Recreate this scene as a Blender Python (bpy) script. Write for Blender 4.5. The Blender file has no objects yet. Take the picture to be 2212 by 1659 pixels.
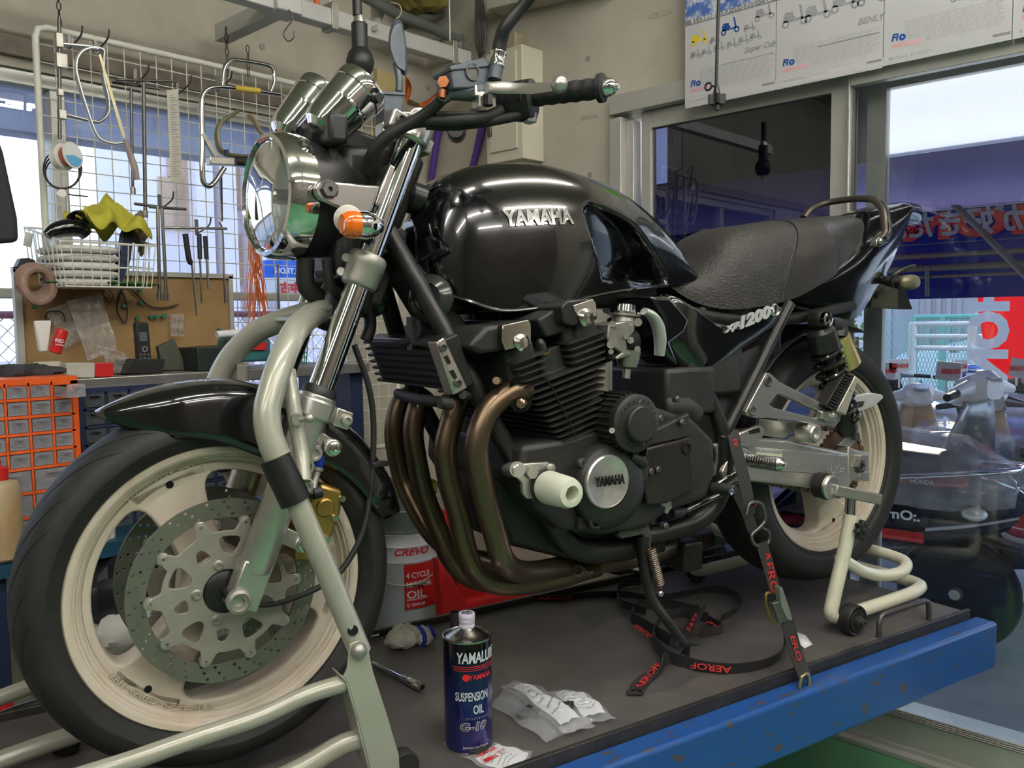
import bpy, bmesh, math, random
from mathutils import Vector, Matrix
from math import sin, cos, pi, radians as rad
random.seed(7)
V = Vector
SC = bpy.context.scene
COL = SC.collection
# ---------------------------------------------------------------- camera
IW, IH, FPX = 2212.0, 1659.0, 1833.0
AZ = rad(14.5)
CAB = V((-0.322991, -1.440100, 0.426217))                # camera in motorcycle axes (origin: front axle)
YAW, PIT, ROL = 0.5652955, 0.0741053, -0.0129207
_f = V((sin(YAW)*cos(PIT), cos(YAW)*cos(PIT), -sin(PIT)))
_r = V((cos(YAW), -sin(YAW), 0)); _u = _r.cross(_f)
CR = _r*cos(ROL)+_u*sin(ROL); CU = -_r*sin(ROL)+_u*cos(ROL); CF = _f
ZT = 0.534                                              # lift table top above floor
ZA = ZT+0.32                                            # front axle above floor
BK = Matrix.Translation((0, 0, ZA)) @ Matrix.Rotation(-AZ, 4, 'Z')   # motorcycle axes -> room axes
def B(x, y, z): return BK @ V((x, y, z))
def _ray(px, py): return CF+(px-IW/2)/FPX*CR-(py-IH/2)/FPX*CU
def Q(px, py, y):                                       # point on the motorcycle's vertical plane y
    d = _ray(px, py); return CAB+d*((y-CAB.y)/d.y)
def Qz(px, py, z):
    d = _ray(px, py); return CAB+d*((z-CAB.z)/d.z)
CW = BK @ CAB
def _rr(px, py): return BK.to_3x3() @ _ray(px, py)
def RX(px, py, x): d = _rr(px, py); return CW+d*((x-CW.x)/d.x)   # point on a room plane
def RY(px, py, y): d = _rr(px, py); return CW+d*((y-CW.y)/d.y)
def RZ(px, py, z): d = _rr(px, py); return CW+d*((z-CW.z)/d.z)
cam = bpy.data.cameras.new('camera'); co = bpy.data.objects.new('camera', cam); COL.objects.link(co)
cam.sensor_width = 36; cam.lens = 36*FPX/IW; cam.clip_start = .02; cam.clip_end = 300
m = Matrix.Identity(4)
R3 = BK.to_3x3()
for i, c in enumerate((R3@CR, R3@CU, -(R3@CF))):
    for j in range(3): m[j][i] = c[j]
co.matrix_world = Matrix.Translation(CW) @ m
SC.camera = co
# ---------------------------------------------------------------- light
SC.view_settings.view_transform = 'Standard'; SC.view_settings.look = 'None'
SC.view_settings.gamma = 1; SC.view_settings.use_curve_mapping = False
SC.view_settings.exposure = 0.0
w = bpy.data.worlds.new('sky'); SC.world = w; w.use_nodes = True
wn = w.node_tree.nodes; wl = w.node_tree.links
bg = wn['Background']
tc = wn.new('ShaderNodeTexCoord'); sx = wn.new('ShaderNodeSeparateXYZ'); cr = wn.new('ShaderNodeValToRGB')
wl.new(tc.outputs['Generated'], sx.inputs[0]); wl.new(sx.outputs['Z'], cr.inputs[0]); wl.new(cr.outputs[0], bg.inputs[0])
cr.color_ramp.elements[0].position = .0; cr.color_ramp.elements[0].color = (.74, .83, 1, 1)
cr.color_ramp.elements[1].position = .6; cr.color_ramp.elements[1].color = (.42, .6, 1, 1)
bg.inputs[1].default_value = 2.3
SUN = _rr(2080, 225); SUN.z += .11; SUN.normalize()
sl = bpy.data.lights.new('sun', 'SUN'); so = bpy.data.objects.new('sun', sl); COL.objects.link(so)
sl.energy = 7.0; sl.angle = rad(.8); sl.color = (1, .86, .68)
so.rotation_euler = SUN.to_track_quat('Z', 'Y').to_euler()
# ---------------------------------------------------------------- materials
MATS = {}
def mat(name, col, rough=.5, metal=0., spec=.5, noise=0., nscale=20., bump=0., bscale=60., coat=0., emit=0., trans=0., alpha=1., col2=None, aniso=None, ior=1.45, stretch=None, thr=None, crough=.03):
    if name in MATS: return MATS[name]
    mt = bpy.data.materials.new(name); MATS[name] = mt; mt.use_nodes = True
    nt = mt.node_tree; b = nt.nodes['Principled BSDF']
    c = tuple(col)+(1,)
    b.inputs['Base Color'].default_value = c; b.inputs['Roughness'].default_value = rough
    b.inputs['Metallic'].default_value = metal; b.inputs['Specular IOR Level'].default_value = spec
    b.inputs['IOR'].default_value = ior
    b.inputs['Coat Weight'].default_value = coat; b.inputs['Coat Roughness'].default_value = crough
    b.inputs['Transmission Weight'].default_value = trans; b.inputs['Alpha'].default_value = alpha
    if emit: b.inputs['Emission Color'].default_value = c; b.inputs['Emission Strength'].default_value = emit
    if noise or bump or col2:
        t = nt.nodes.new('ShaderNodeTexCoord'); mp = nt.nodes.new('ShaderNodeMapping')
        nt.links.new(t.outputs['Object'], mp.inputs[0])
        if stretch: mp.inputs['Scale'].default_value = stretch
    if noise or col2:
        n = nt.nodes.new('ShaderNodeTexNoise'); n.inputs['Scale'].default_value = nscale; n.inputs['Detail'].default_value = 6
        n.inputs['Roughness'].default_value = .62
        nt.links.new(mp.outputs[0], n.inputs['Vector'])
        r = nt.nodes.new('ShaderNodeValToRGB')
        k = noise or .5
        c2 = tuple(col2)+(1,) if col2 else tuple(min(1, x*(1+noise)) for x in col)+(1,)
        c1 = c if col2 else tuple(x*(1-noise) for x in col)+(1,)
        lo, hi = thr if thr else (.3, .7)
        r.color_ramp.elements[0].position = lo; r.color_ramp.elements[1].position = hi
        r.color_ramp.elements[0].color = c1; r.color_ramp.elements[1].color = c2
        nt.links.new(n.outputs['Fac'], r.inputs[0]); nt.links.new(r.outputs[0], b.inputs['Base Color'])
    if bump:
        n2 = nt.nodes.new('ShaderNodeTexNoise'); n2.inputs['Scale'].default_value = bscale; n2.inputs['Detail'].default_value = 4
        nt.links.new(mp.outputs[0], n2.inputs['Vector'])
        bp = nt.nodes.new('ShaderNodeBump'); bp.inputs['Strength'].default_value = bump; bp.inputs['Distance'].default_value = .004
        nt.links.new(n2.outputs['Fac'], bp.inputs['Height']); nt.links.new(bp.outputs[0], b.inputs['Normal'])
    return mt
def glassmat(name, col=(1, 1, 1), refl=.08, tint=None, rough=0., ior=1.5):
    if name in MATS: return MATS[name]
    mt = bpy.data.materials.new(name); MATS[name] = mt; mt.use_nodes = True; nt = mt.node_tree
    nt.nodes.clear(); o = nt.nodes.new('ShaderNodeOutputMaterial'); mx = nt.nodes.new('ShaderNodeMixShader')
    t = nt.nodes.new('ShaderNodeBsdfTransparent'); g = nt.nodes.new('ShaderNodeBsdfGlossy'); fr = nt.nodes.new('ShaderNodeFresnel')
    fr.inputs[0].default_value = ior; g.inputs['Roughness'].default_value = rough
    t.inputs[0].default_value = tuple(col)+(1,)
    ad = nt.nodes.new('ShaderNodeMath'); ad.operation = 'ADD'; ad.inputs[1].default_value = refl
    nt.links.new(fr.outputs[0], ad.inputs[0])
    nt.links.new(ad.outputs[0], mx.inputs[0]); nt.links.new(t.outputs[0], mx.inputs[1]); nt.links.new(g.outputs[0], mx.inputs[2])
    nt.links.new(mx.outputs[0], o.inputs[0]); return mt
# ---------------------------------------------------------------- mesh building
class MB:
    def __init__(s): s.v = []; s.f = []; s.mi = []; s.cur = 0
    def add(s, vs, fs):
        o = len(s.v); s.v += [V(x) for x in vs]
        for f in fs: s.f.append([i+o for i in f]); s.mi.append(s.cur)
        return s
    def box(s, c, d, rot=None):
        c = V(c); hx, hy, hz = d[0]/2, d[1]/2, d[2]/2
        vs = [V((x*hx, y*hy, z*hz)) for x in (-1, 1) for y in (-1, 1) for z in (-1, 1)]
        if rot is not None: vs = [rot @ q for q in vs]
        return s.add([c+q for q in vs], [(0, 1, 3, 2), (4, 6, 7, 5), (0, 4, 5, 1), (2, 3, 7, 6), (0, 2, 6, 4), (1, 5, 7, 3)])
    def bar(s, a, b, w, h, up=(0, 0, 1)):                # rectangular bar between two points
        a = V(a); b = V(b); z = (b-a); L = z.length; z.normalize(); y = V(up)-z*z.dot(V(up)); y.normalize(); x = y.cross(z)
        R = Matrix((x, y, z)).transposed()
        return s.box((a+b)/2, (w, h, L), R)
    def lathe(s, prof, o=(0, 0, 0), ax=(0, 0, 1), n=32, caps=True, a0=0., a1=None):
        o = V(o); ax = V(ax).normalized(); t = V((1, 0, 0)) if abs(ax.x) < .9 else V((0, 1, 0))
        x = (t-ax*ax.dot(t)).normalized(); y = ax.cross(x); full = a1 is None; a1 = 2*pi if full else a1
        N = n if full else n+1; vs = []
        for (r, h) in prof:
            for k in range(N):
                a = a0+(a1-a0)*k/n; vs.append(o+ax*h+(x*cos(a)+y*sin(a))*r)
        fs = []
        for i in range(len(prof)-1):
            for k in range(n):
                k2 = (k+1) % N if full else k+1
                fs.append((i*N+k, i*N+k2, (i+1)*N+k2, (i+1)*N+k))
        if caps and full:
            if prof[0][0] > 1e-6: fs.append(tuple(range(N-1, -1, -1)))
            if prof[-1][0] > 1e-6: fs.append(tuple((len(prof)-1)*N+k for k in range(N)))
        return s.add(vs, fs)
    def cyl(s, a, b, r, r2=None, n=20, caps=True):
        a = V(a); b = V(b); return s.lathe([(r, 0), (r if r2 is None else r2, (b-a).length)], a, b-a, n, caps)
    def tube(s, pts, r, n=10, closed=False, k=0, caps=True, flat=1., up=None):
        P = [V(q) for q in pts]; rr = r if isinstance(r, (list, tuple)) else [r]*len(P)
        if k: P, rr = spline(P, rr, k, closed)
        N = len(P); T = []
        for i in range(N):
            a = P[(i-1) % N] if (closed or i > 0) else P[i]; b = P[(i+1) % N] if (closed or i < N-1) else P[i]
            T.append((b-a).normalized())
        u = V(up) if up is not None else (V((0, 0, 1)) if abs(T[0].z) < .9 else V((1, 0, 0)))
        x = (u-T[0]*T[0].dot(u)).normalized(); vs = []
        for i in range(N):
            if up is not None: x = V(up)
            x = (x-T[i]*T[i].dot(x)); x = x.normalized() if x.length > 1e-6 else V((0, 1, 0)); y = T[i].cross(x)
            for j in range(n):
                a = 2*pi*j/n; vs.append(P[i]+(x*cos(a)*flat+y*sin(a))*rr[i])
        fs = []
        for i in range(N if closed else N-1):
            i2 = (i+1) % N
            for j in range(n): j2 = (j+1) % n; fs.append((i*n+j, i*n+j2, i2*n+j2, i2*n+j))
        if caps and not closed: fs.append(tuple(range(n-1, -1, -1))); fs.append(tuple((N-1)*n+j for j in range(n)))
        return s.add(vs, fs)
    def ribbon(s, pts, wdir, w, t=.0015, k=0):           # flat strap; wdir: width direction or list of them
        P = [V(q) for q in pts]; n0 = len(P)
        W = [V(q) for q in wdir] if isinstance(wdir, list) else [V(wdir)]*n0
        if k:
            P2, _ = spline(P, [0]*n0, k, False); W, _ = spline(W, [0]*n0, k, False); P = P2
        vs = []; N = len(P)
        for i in range(N):
            T = (P[min(i+1, N-1)]-P[max(i-1, 0)]).normalized(); x = (W[i]-T*T.dot(W[i])).normalized(); y = T.cross(x)
            for a, b in ((-1, -1), (1, -1), (1, 1), (-1, 1)): vs.append(P[i]+x*a*w/2+y*b*t/2)
        fs = [(i*4+j, i*4+(j+1) % 4, i*4+4+(j+1) % 4, i*4+4+j) for i in range(N-1) for j in range(4)]
        fs += [(3, 2, 1, 0), tuple((N-1)*4+j for j in range(4))]
        return s.add(vs, fs)
    def ball(s, c, r, n=20, m=12, rot=None, e=None):
        c = V(c); r = (r, r, r) if not isinstance(r, (tuple, list)) else r; vs = []
        for i in range(1, m):
            t = pi*i/m
            for j in range(n):
                a = 2*pi*j/n; d = V((sin(t)*cos(a), sin(t)*sin(a), cos(t)))
                if e: d = V([math.copysign(abs(q)**e, q) for q in d])
                d = V((d.x*r[0], d.y*r[1], d.z*r[2])); d = rot @ d if rot is not None else d; vs.append(c+d)
        top = V((0, 0, r[2])); bot = -top
        if rot is not None: top = rot@top; bot = rot@bot
        vs += [c+top, c+bot]; L = (m-1)*n
        fs = [(i*n+j, (i+1)*n+j, (i+1)*n+(j+1) % n, i*n+(j+1) % n) for i in range(m-2) for j in range(n)]
        fs += [(L, j, (j+1) % n) for j in range(n)]+[(L+1, (m-2)*n+(j+1) % n, (m-2)*n+j) for j in range(n)]
        return s.add(vs, fs)
    def loft(s, rings, closed=True, caps=True):
        n = len(rings[0]); vs = [q for r in rings for q in r]; fs = []
        for i in range(len(rings)-1):
            for j in range(n if closed else n-1): j2 = (j+1) % n; fs.append((i*n+j, i*n+j2, (i+1)*n+j2, (i+1)*n+j))
        if caps and closed: fs += [tuple(range(n-1, -1, -1)), tuple((len(rings)-1)*n+j for j in range(n))]
        return s.add(vs, fs)
    def prism(s, poly, d0, d1, o=(0, 0, 0), x=(1, 0, 0), y=(0, 0, 1), z=(0, 1, 0)):   # 2-D outline extruded along z
        o, x, y, z = V(o), V(x), V(y), V(z)
        return s.loft([[o+x*a+y*b+z*d for a, b in poly] for d in (d0, d1)])
    def pprism(s, pts, d):                               # outline given in 3-D, extruded by vector d
        return s.loft([[V(q) for q in pts], [V(q)+V(d) for q in pts]])
    def plate(s, loops, t, o=(0, 0, 0), x=(1, 0, 0), y=(0, 0, 1), bevel=0.):    # outline with holes, thickness t
        cu = bpy.data.curves.new('c', 'CURVE'); cu.dimensions = '2D'; cu.fill_mode = 'BOTH'; cu.extrude = t/2; cu.bevel_depth = bevel
        cu.offset = -bevel
        for lp in loops:
            sp = cu.splines.new('POLY'); sp.points.add(len(lp)-1); sp.use_cyclic_u = True
            for i, q in enumerate(lp): sp.points[i].co = (q[0], q[1], 0, 1)
        return s._curve(cu, o, x, y)
    def text(s, txt, size, o, x, y, t=.001, align='LEFT', sx=1., offset=0., shear=0., bevel=0.):
        cu = bpy.data.curves.new('t', 'FONT'); cu.body = txt; cu.size = size; cu.extrude = t/2; cu.align_x = align; cu.offset = offset*size; cu.shear = shear
        cu.bevel_depth = bevel; cu.resolution_u = 3
        return s._curve(cu, o, V(x)*sx, y)
    def _curve(s, cu, o, x, y):
        ob = bpy.data.objects.new('tmp', cu); COL.objects.link(ob)
        dg = bpy.context.evaluated_depsgraph_get(); me = bpy.data.meshes.new_from_object(ob.evaluated_get(dg))
        o, x, y = V(o), V(x), V(y); z = x.cross(y).normalized()
        s.add([o+x*q.co.x+y*q.co.y+z*q.co.z for q in me.vertices], [tuple(p.vertices) for p in me.polygons])
        bpy.data.objects.remove(ob); bpy.data.curves.remove(cu) if cu.name in bpy.data.curves else None; bpy.data.meshes.remove(me)
        return s
    def map(s, fn, i0=0):
        for i in range(i0, len(s.v)): s.v[i] = V(fn(s.v[i]))
        return s
def spline(P, R, k, closed=False):
    N = len(P); out = []; ro = []
    for i in range(N if closed else N-1):
        p0 = P[(i-1) % N] if (closed or i > 0) else P[0]*2-P[1]; p1 = P[i]; p2 = P[(i+1) % N]
        p3 = P[(i+2) % N] if (closed or i < N-2) else P[-1]*2-P[-2]
        for j in range(k):
            t = j/k; t2 = t*t; t3 = t2*t
            out.append(.5*((2*p1)+(p2-p0)*t+(2*p0-5*p1+4*p2-p3)*t2+(3*p1-p0-3*p2+p3)*t3))
            ro.append(R[i]*(1-t)+R[(i+1) % N]*t)
    if not closed: out.append(P[-1]); ro.append(R[-1])
    return out, ro
def cs1(xs, ys, x):                                      # smooth 1-D interpolation through knots
    if x <= xs[0]: return ys[0]
    if x >= xs[-1]: return ys[-1]
    for i in range(len(xs)-1):
        if x <= xs[i+1]: break
    def sl(j):
        if j <= 0: return (ys[1]-ys[0])/(xs[1]-xs[0])
        if j >= len(xs)-1: return (ys[-1]-ys[-2])/(xs[-1]-xs[-2])
        return (ys[j+1]-ys[j-1])/(xs[j+1]-xs[j-1])
    h = xs[i+1]-xs[i]; t = (x-xs[i])/h; m0 = sl(i)*h; m1 = sl(i+1)*h
    return ys[i]*(2*t**3-3*t*t+1)+m0*(t**3-2*t*t+t)+ys[i+1]*(-2*t**3+3*t*t)+m1*(t**3-t*t)
def rrect(w, h, r, n=4, cx=0, cy=0):
    o = []
    for k, (sx_, sy_) in enumerate(((1, 1), (-1, 1), (-1, -1), (1, -1))):
        for j in range(n+1):
            a = pi/2*(k+j/n); o.append((cx+sx_*(w/2-r)+r*cos(a), cy+sy_*(h/2-r)+r*sin(a)))
    return o
def circ(r, n=24, cx=0, cy=0, a0=0): return [(cx+r*cos(a0+2*pi*i/n), cy+r*sin(a0+2*pi*i/n)) for i in range(n)]
def tag(o, label=None, cat=None, group=None, kind=None):
    if label: o['label'] = label
    if cat: o['category'] = cat
    if group: o['group'] = group
    if kind: o['kind'] = kind
    return o
def thing(name, label, cat, loc=(0, 0, 0), rz=0., group=None, frame=None):
    o = bpy.data.objects.new(name, None); COL.objects.link(o); o.empty_display_size = .05
    L = V(loc)
    if frame is not None: L = frame @ L; rz += math.atan2(frame[1][0], frame[0][0])
    o.matrix_world = Matrix.Translation(L) @ Matrix.Rotation(rz, 4, 'Z')
    return tag(o, label, cat, group)
def wm(o):
    mw = o.matrix_basis.copy()
    while o.parent: o = o.parent; mw = o.matrix_basis @ mw
    return mw
NOSPLIT = ('lettering', 'print', 'emblem', 'groove', 'flute', 'picture', 'tread', 'slat', 'mesh', 'stitch', 'grid', 'fin', 'tie_hole', 'anchor', 'wire', 'thread', 'link', 'dimple', 'pane')
def islands(mb):
    n = len(mb.v); par = list(range(n))
    def fi(i):
        while par[i] != i: par[i] = par[par[i]]; i = par[i]
        return i
    for f in mb.f:
        a = fi(f[0])
        for q in f[1:]: par[fi(q)] = a
    g = {}
    for k, f in enumerate(mb.f): g.setdefault(fi(f[0]), []).append(k)
    G = []
    for r, fs in g.items():
        vs = [mb.v[i] for k in fs for i in mb.f[k]]
        G.append([[min(q[i] for q in vs)-.0006 for i in range(3)], [max(q[i] for q in vs)+.0006 for i in range(3)], fs])
    ch = True
    while ch and len(G) > 1:
        ch = False; out = []
        for q in G:
            for o in out:
                if all(q[0][i] <= o[1][i] and o[0][i] <= q[1][i] for i in range(3)):
                    o[0] = [min(a, c) for a, c in zip(o[0], q[0])]; o[1] = [max(a, c) for a, c in zip(o[1], q[1])]; o[2] += q[2]; ch = True; break
            else: out.append(q)
        G = out
    res = []
    for q in G:
        m2 = MB(); mp = {}
        for k in q[2]:
            fl = []
            for i in mb.f[k]:
                if i not in mp: mp[i] = len(m2.v); m2.v.append(mb.v[i])
                fl.append(mp[i])
            m2.f.append(fl); m2.mi.append(mb.mi[k])
        res.append(m2)
    return res
def obj(name, mb, mats, parent=None, *a, **k):
    if parent is not None and k.get('kind') is None and not any(w_ in name for w_ in NOSPLIT) and len(mb.f) < 60000:
        P = islands(mb)
        if 1 < len(P) <= 40:
            o = [_obj(name, q, mats, parent, *a, **k) for q in P]; return o[0]
    return _obj(name, mb, mats, parent, *a, **k)
def _obj(name, mb, mats, parent=None, frame=None, bevel=0., seg=2, sub=0, ang=38, label=None, cat=None, group=None, kind=None, solid=0., flat=False):
    if not isinstance(mats, (list, tuple)): mats = [mats]
    F = frame if frame is not None else Matrix.Identity(4)
    vs = [F @ q for q in mb.v]
    if parent is not None:
        inv = wm(parent).inverted(); org = V((0, 0, 0)); vs = [inv @ q for q in vs]
    lo = V([min(q[i] for q in vs) for i in range(3)]); hi = V([max(q[i] for q in vs) for i in range(3)])
    org = V(((lo.x+hi.x)/2, (lo.y+hi.y)/2, lo.z if parent is None else (lo.z+hi.z)/2))
    me = bpy.data.meshes.new(name); me.from_pydata([q-org for q in vs], [], mb.f)
    for m_ in mats: me.materials.append(m_)
    me.polygons.foreach_set('material_index', mb.mi)
    me.validate(); 
    if not flat:
        me.polygons.foreach_set('use_smooth', [True]*len(me.polygons)); me.set_sharp_from_angle(angle=rad(ang))
    o = bpy.data.objects.new(name, me); COL.objects.link(o); o.location = org
    if parent is not None: o.parent = parent
    if solid: md = o.modifiers.new('s', 'SOLIDIFY'); md.thickness = solid; md.offset = 0
    if bevel: md = o.modifiers.new('b', 'BEVEL'); md.width = bevel; md.segments = seg; md.limit_method = 'ANGLE'; md.angle_limit = rad(40)
    if sub: md = o.modifiers.new('u', 'SUBSURF'); md.levels = sub; md.render_levels = sub
    tag(o, label, cat, group, kind); return o
def copy_tree(o, parent=None):
    c = o.copy(); COL.objects.link(c)
    if parent is not None: c.parent = parent
    for ch in list(o.children): copy_tree(ch, c)
    return c
def struct(name, mb, mats, parent=None, **k):
    return obj(name, mb, mats, parent, kind='structure', **k)
# ================================================================ materials used all over
M_conc = mat('concrete', (.44, .41, .335), .85, noise=.18, nscale=2.2, bump=.25, bscale=35)
M_concd = mat('concrete_shaded_grey', (.30, .28, .24), .9, noise=.2, nscale=3, bump=.25)
M_floor = mat('green_floor_paint', (.06, .215, .11), .28, noise=.18, nscale=5, col2=(.12, .26, .11), thr=(.45, .8), bump=.08, bscale=9)
M_asph = mat('asphalt', (.36, .36, .37), .9, noise=.15, nscale=5, bump=.3, bscale=200)
M_alu = mat('door_aluminium', (.46, .46, .42), .38, metal=.35, noise=.05, nscale=3)
M_black = mat('black_rubber', (.014, .014, .013), .62, noise=.3, nscale=30, bump=.15, bscale=120)
M_blkpl = mat('black_plastic', (.018, .018, .018), .42, noise=.15, nscale=40)
M_blkm = mat('black_painted_metal', (.016, .016, .015), .34, noise=.3, nscale=18, bump=.12, bscale=90)
M_eng = mat('black_engine_metal', (.022, .022, .020), .46, noise=.35, nscale=14, bump=.18, bscale=60)
M_gloss = mat('black_gloss_paint', (.004, .004, .005), .16, spec=.6, coat=1., noise=.2, nscale=4, crough=.02)
M_chrome = mat('chrome', (.78, .78, .80), .05, metal=1., noise=.03, nscale=6)
M_chromew = mat('worn_chrome', (.66, .65, .63), .17, metal=1., noise=.08, nscale=25, bump=.05)
M_alus = mat('brushed_aluminium', (.60, .58, .54), .30, metal=.85, noise=.10, nscale=16, bump=.06, bscale=200)
M_alud = mat('dull_aluminium', (.42, .41, .36), .45, metal=.85, noise=.14, nscale=20, bump=.1, bscale=120)
M_steel = mat('dark_steel', (.13, .125, .12), .42, metal=.8, noise=.2, nscale=20)
M_rust = mat('rusty_steel', (.10, .07, .05), .8, metal=.3, noise=.4, nscale=40)
M_white = mat('white_paint', (.72, .71, .66), .35, noise=.06, nscale=8)
M_cream = mat('cream_paint', (.60, .57, .45), .3, noise=.05, nscale=6)
M_paper = mat('white_paper', (.74, .75, .76), .7, noise=.03, nscale=4)
M_ink = mat('black_ink', (.03, .03, .035), .6, noise=.1)
M_inkg = mat('grey_ink', (.28, .28, .30), .6, noise=.1)
M_red = mat('red_paint', (.50, .018, .018), .35, noise=.12, nscale=8)
M_orange = mat('orange_plastic', (.72, .11, .018), .4, noise=.08, nscale=6)
M_blue = mat('blue_paint', (.015, .07, .30), .30, noise=.2, nscale=3, coat=.3)
M_navy = mat('navy_paint', (.022, .032, .075), .35, noise=.1, nscale=6)
M_clear = mat('frosted_bag_film', (.66, .67, .70), .12, alpha=.22, noise=.1, nscale=30, coat=.3)
M_glass = glassmat('window_glass', (.95, .97, .97), .012)
M_glassd = glassmat('tinted_window_glass', (.30, .31, .40), .05)
def haze_screen(name, c, tr):
    mt = bpy.data.materials.new(name); mt.use_nodes = True; nt = mt.node_tree; nt.nodes.clear()
    o = nt.nodes.new('ShaderNodeOutputMaterial'); a = nt.nodes.new('ShaderNodeBsdfTranslucent'); b = nt.nodes.new('ShaderNodeBsdfDiffuse'); m_ = nt.nodes.new('ShaderNodeMixShader')
    n = nt.nodes.new('ShaderNodeTexNoise'); n.inputs['Scale'].default_value = 3; r = nt.nodes.new('ShaderNodeValToRGB')
    r.color_ramp.elements[0].color = tuple(x*.92 for x in c)+(1,); r.color_ramp.elements[1].color = c+(1,)
    nt.links.new(n.outputs['Fac'], r.inputs[0]); nt.links.new(r.outputs[0], a.inputs[0]); nt.links.new(r.outputs[0], b.inputs[0])
    m_.inputs[0].default_value = tr; nt.links.new(b.outputs[0], m_.inputs[1]); nt.links.new(a.outputs[0], m_.inputs[2]); nt.links.new(m_.outputs[0], o.inputs[0]); return mt
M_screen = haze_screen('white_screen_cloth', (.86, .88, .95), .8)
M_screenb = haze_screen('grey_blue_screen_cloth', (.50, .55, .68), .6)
M_tarp = haze_screen('blue_tarpaulin', (.045, .055, .22), .6)
# ================================================================ the room
XW, YW, CEIL = 1.86, 1.53, 2.95
X0, Y0 = -4.2, -4.6
b = MB(); b.box((( X0+XW)/2, (Y0+YW)/2, -.05), (XW-X0+.0, YW-Y0+.4, .1)); struct('floor', b, M_floor)
b = MB(); b.box(((X0+XW)/2, (Y0+YW)/2, CEIL+.06), (XW-X0+.4, YW-Y0+.4, .12)); struct('ceiling', b, M_conc)
b = MB(); b.box((X0-.08, (Y0+YW)/2, CEIL/2), (.16, YW-Y0+.3, CEIL)); struct('wall_left', b, mat('dark_panel_wall', (.16, .14, .12), .7, noise=.5, nscale=2))
b = MB(); b.box(((X0+XW)/2, Y0-.08, CEIL/2), (XW-X0, .16, CEIL)); struct('wall_front', b, mat('brown_panel_wall', (.13, .11, .09), .7, noise=.6, nscale=2.5))
# back wall with its long window
WL, WR, WB, WT = -1.4, RY(765, 400, YW).x, .92, RY(300, 195, YW).z
b = MB()
b.box(((X0+XW)/2, YW+.09, (WT+CEIL)/2), (XW-X0, .18, CEIL-WT))
b.box(((X0+XW)/2, YW+.09, WB/2), (XW-X0, .18, WB))
b.box(((X0+WL)/2, YW+.09, (WB+WT)/2), (WL-X0, .18, WT-WB))
b.box(((WR+XW+.16)/2, YW+.09, (WB+WT)/2), (XW+.16-WR, .18, WT-WB))
wb = struct('wall_back', b, M_conc)
b = MB()
for (x, z, r) in ((RY(566, 101, YW).x, RY(566, 101, YW).z, .012), (RY(925, 190, YW).x, RY(925, 190, YW).z, .012), (.1, 2.45, .012), (.75, 2.62, .012)):
    b.cyl((x, YW-.004, z), (x, YW+.01, z), r, n=20)
struct('tie_hole', b, M_concd, wb)
# window frame, mullions, glass, valance
b = MB(); t = .045; yf = YW+.05
mz = RY(560, 640, YW).z
b.box(((WL+WR)/2, yf, WT-t/2), (WR-WL, .07, t)); b.box(((WL+WR)/2, yf, WB+t/2), (WR-WL, .09, t))
b.box(((WL+WR)/2, yf, mz), (WR-WL, .06, .03))
for x in (WL+t/2, WR-t/2, RY(125, 400, YW+.05).x, RY(125, 400, YW+.05).x-1.0): b.box((x, yf, (WB+WT)/2), (t, .066, WT-WB-2*t))
win = struct('window_1', b, M_alu, bevel=.003)
b = MB(); b.box(((WL+WR)/2, yf, (WB+WT)/2), (WR-WL, .005, WT-WB)); struct('window_pane', b, M_glass, win)
zb0 = RY(60, 293, YW+.16).z
b = MB(); b.box(((WL+WR)/2, YW+.16, (zb0+WT+.1)/2), (WR-WL, .004, WT+.1-zb0)); b.box(((WL+WR)/2, YW+.16, zb0), (WR-WL, .02, .018))
tag(obj('window_screen', b, M_screenb), 'grey blue roller screen pulled partly down outside the back window', 'window screen')
# steel lintel above the window
b = MB(); b.box(((X0+WR)/2, YW-.012, WT+.055), (WR-X0, .02, .05)); struct('trim_1', b, mat('weathered_lintel', (.30, .25, .21), .6, metal=.3, noise=.3, nscale=10))
# right wall: concrete up to the door, header over it
YD = RX(1326, 213, XW).y; ZH = RX(1326, 213, XW).z; YE = -3.4
b = MB()
b.box((XW+.09, (YD+YW+.18)/2, CEIL/2), (.18, YW+.18-YD, CEIL))
b.box((XW+.09, (YE+YD)/2, (ZH+CEIL)/2), (.18, YD-YE, CEIL-ZH))
b.box((XW+.09, (YE+Y0-.1)/2, CEIL/2), (.18, YE-Y0+.1, CEIL))
wr = struct('wall_right', b, M_conc)
b = MB()
for (px, py) in ((1270, 127), (1274, 378), (1020, 520)):
    q = RX(px, py, XW); b.cyl((XW-.002, q.y, q.z), (XW+.01, q.y, q.z), .010, n=20)
struct('tie_hole', b, M_concd, wr)
b = MB()
for (px, py, s) in ((1400, 44, .026), (1252, 262, .022)):
    q = RX(px, py, XW); b.text('HONDA', s, (XW-.0012, q.y, q.z), (0, -1, 0), (0, 0, 1), .002)
struct('cast_lettering', b, mat('concrete_cast_letters', (.42, .39, .32), .8, noise=.1), wr)
b = MB()
for px, py in ((1249, 385), (1262, 383)): q = RX(px, py, XW); b.lathe([(.003, 0), (.006, 0), (.006, .003), (.003, .003)], (XW-.003, q.y, q.z), (1, 0, 0), 12)
struct('anchor_sleeve', b, M_white, wr)
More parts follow.
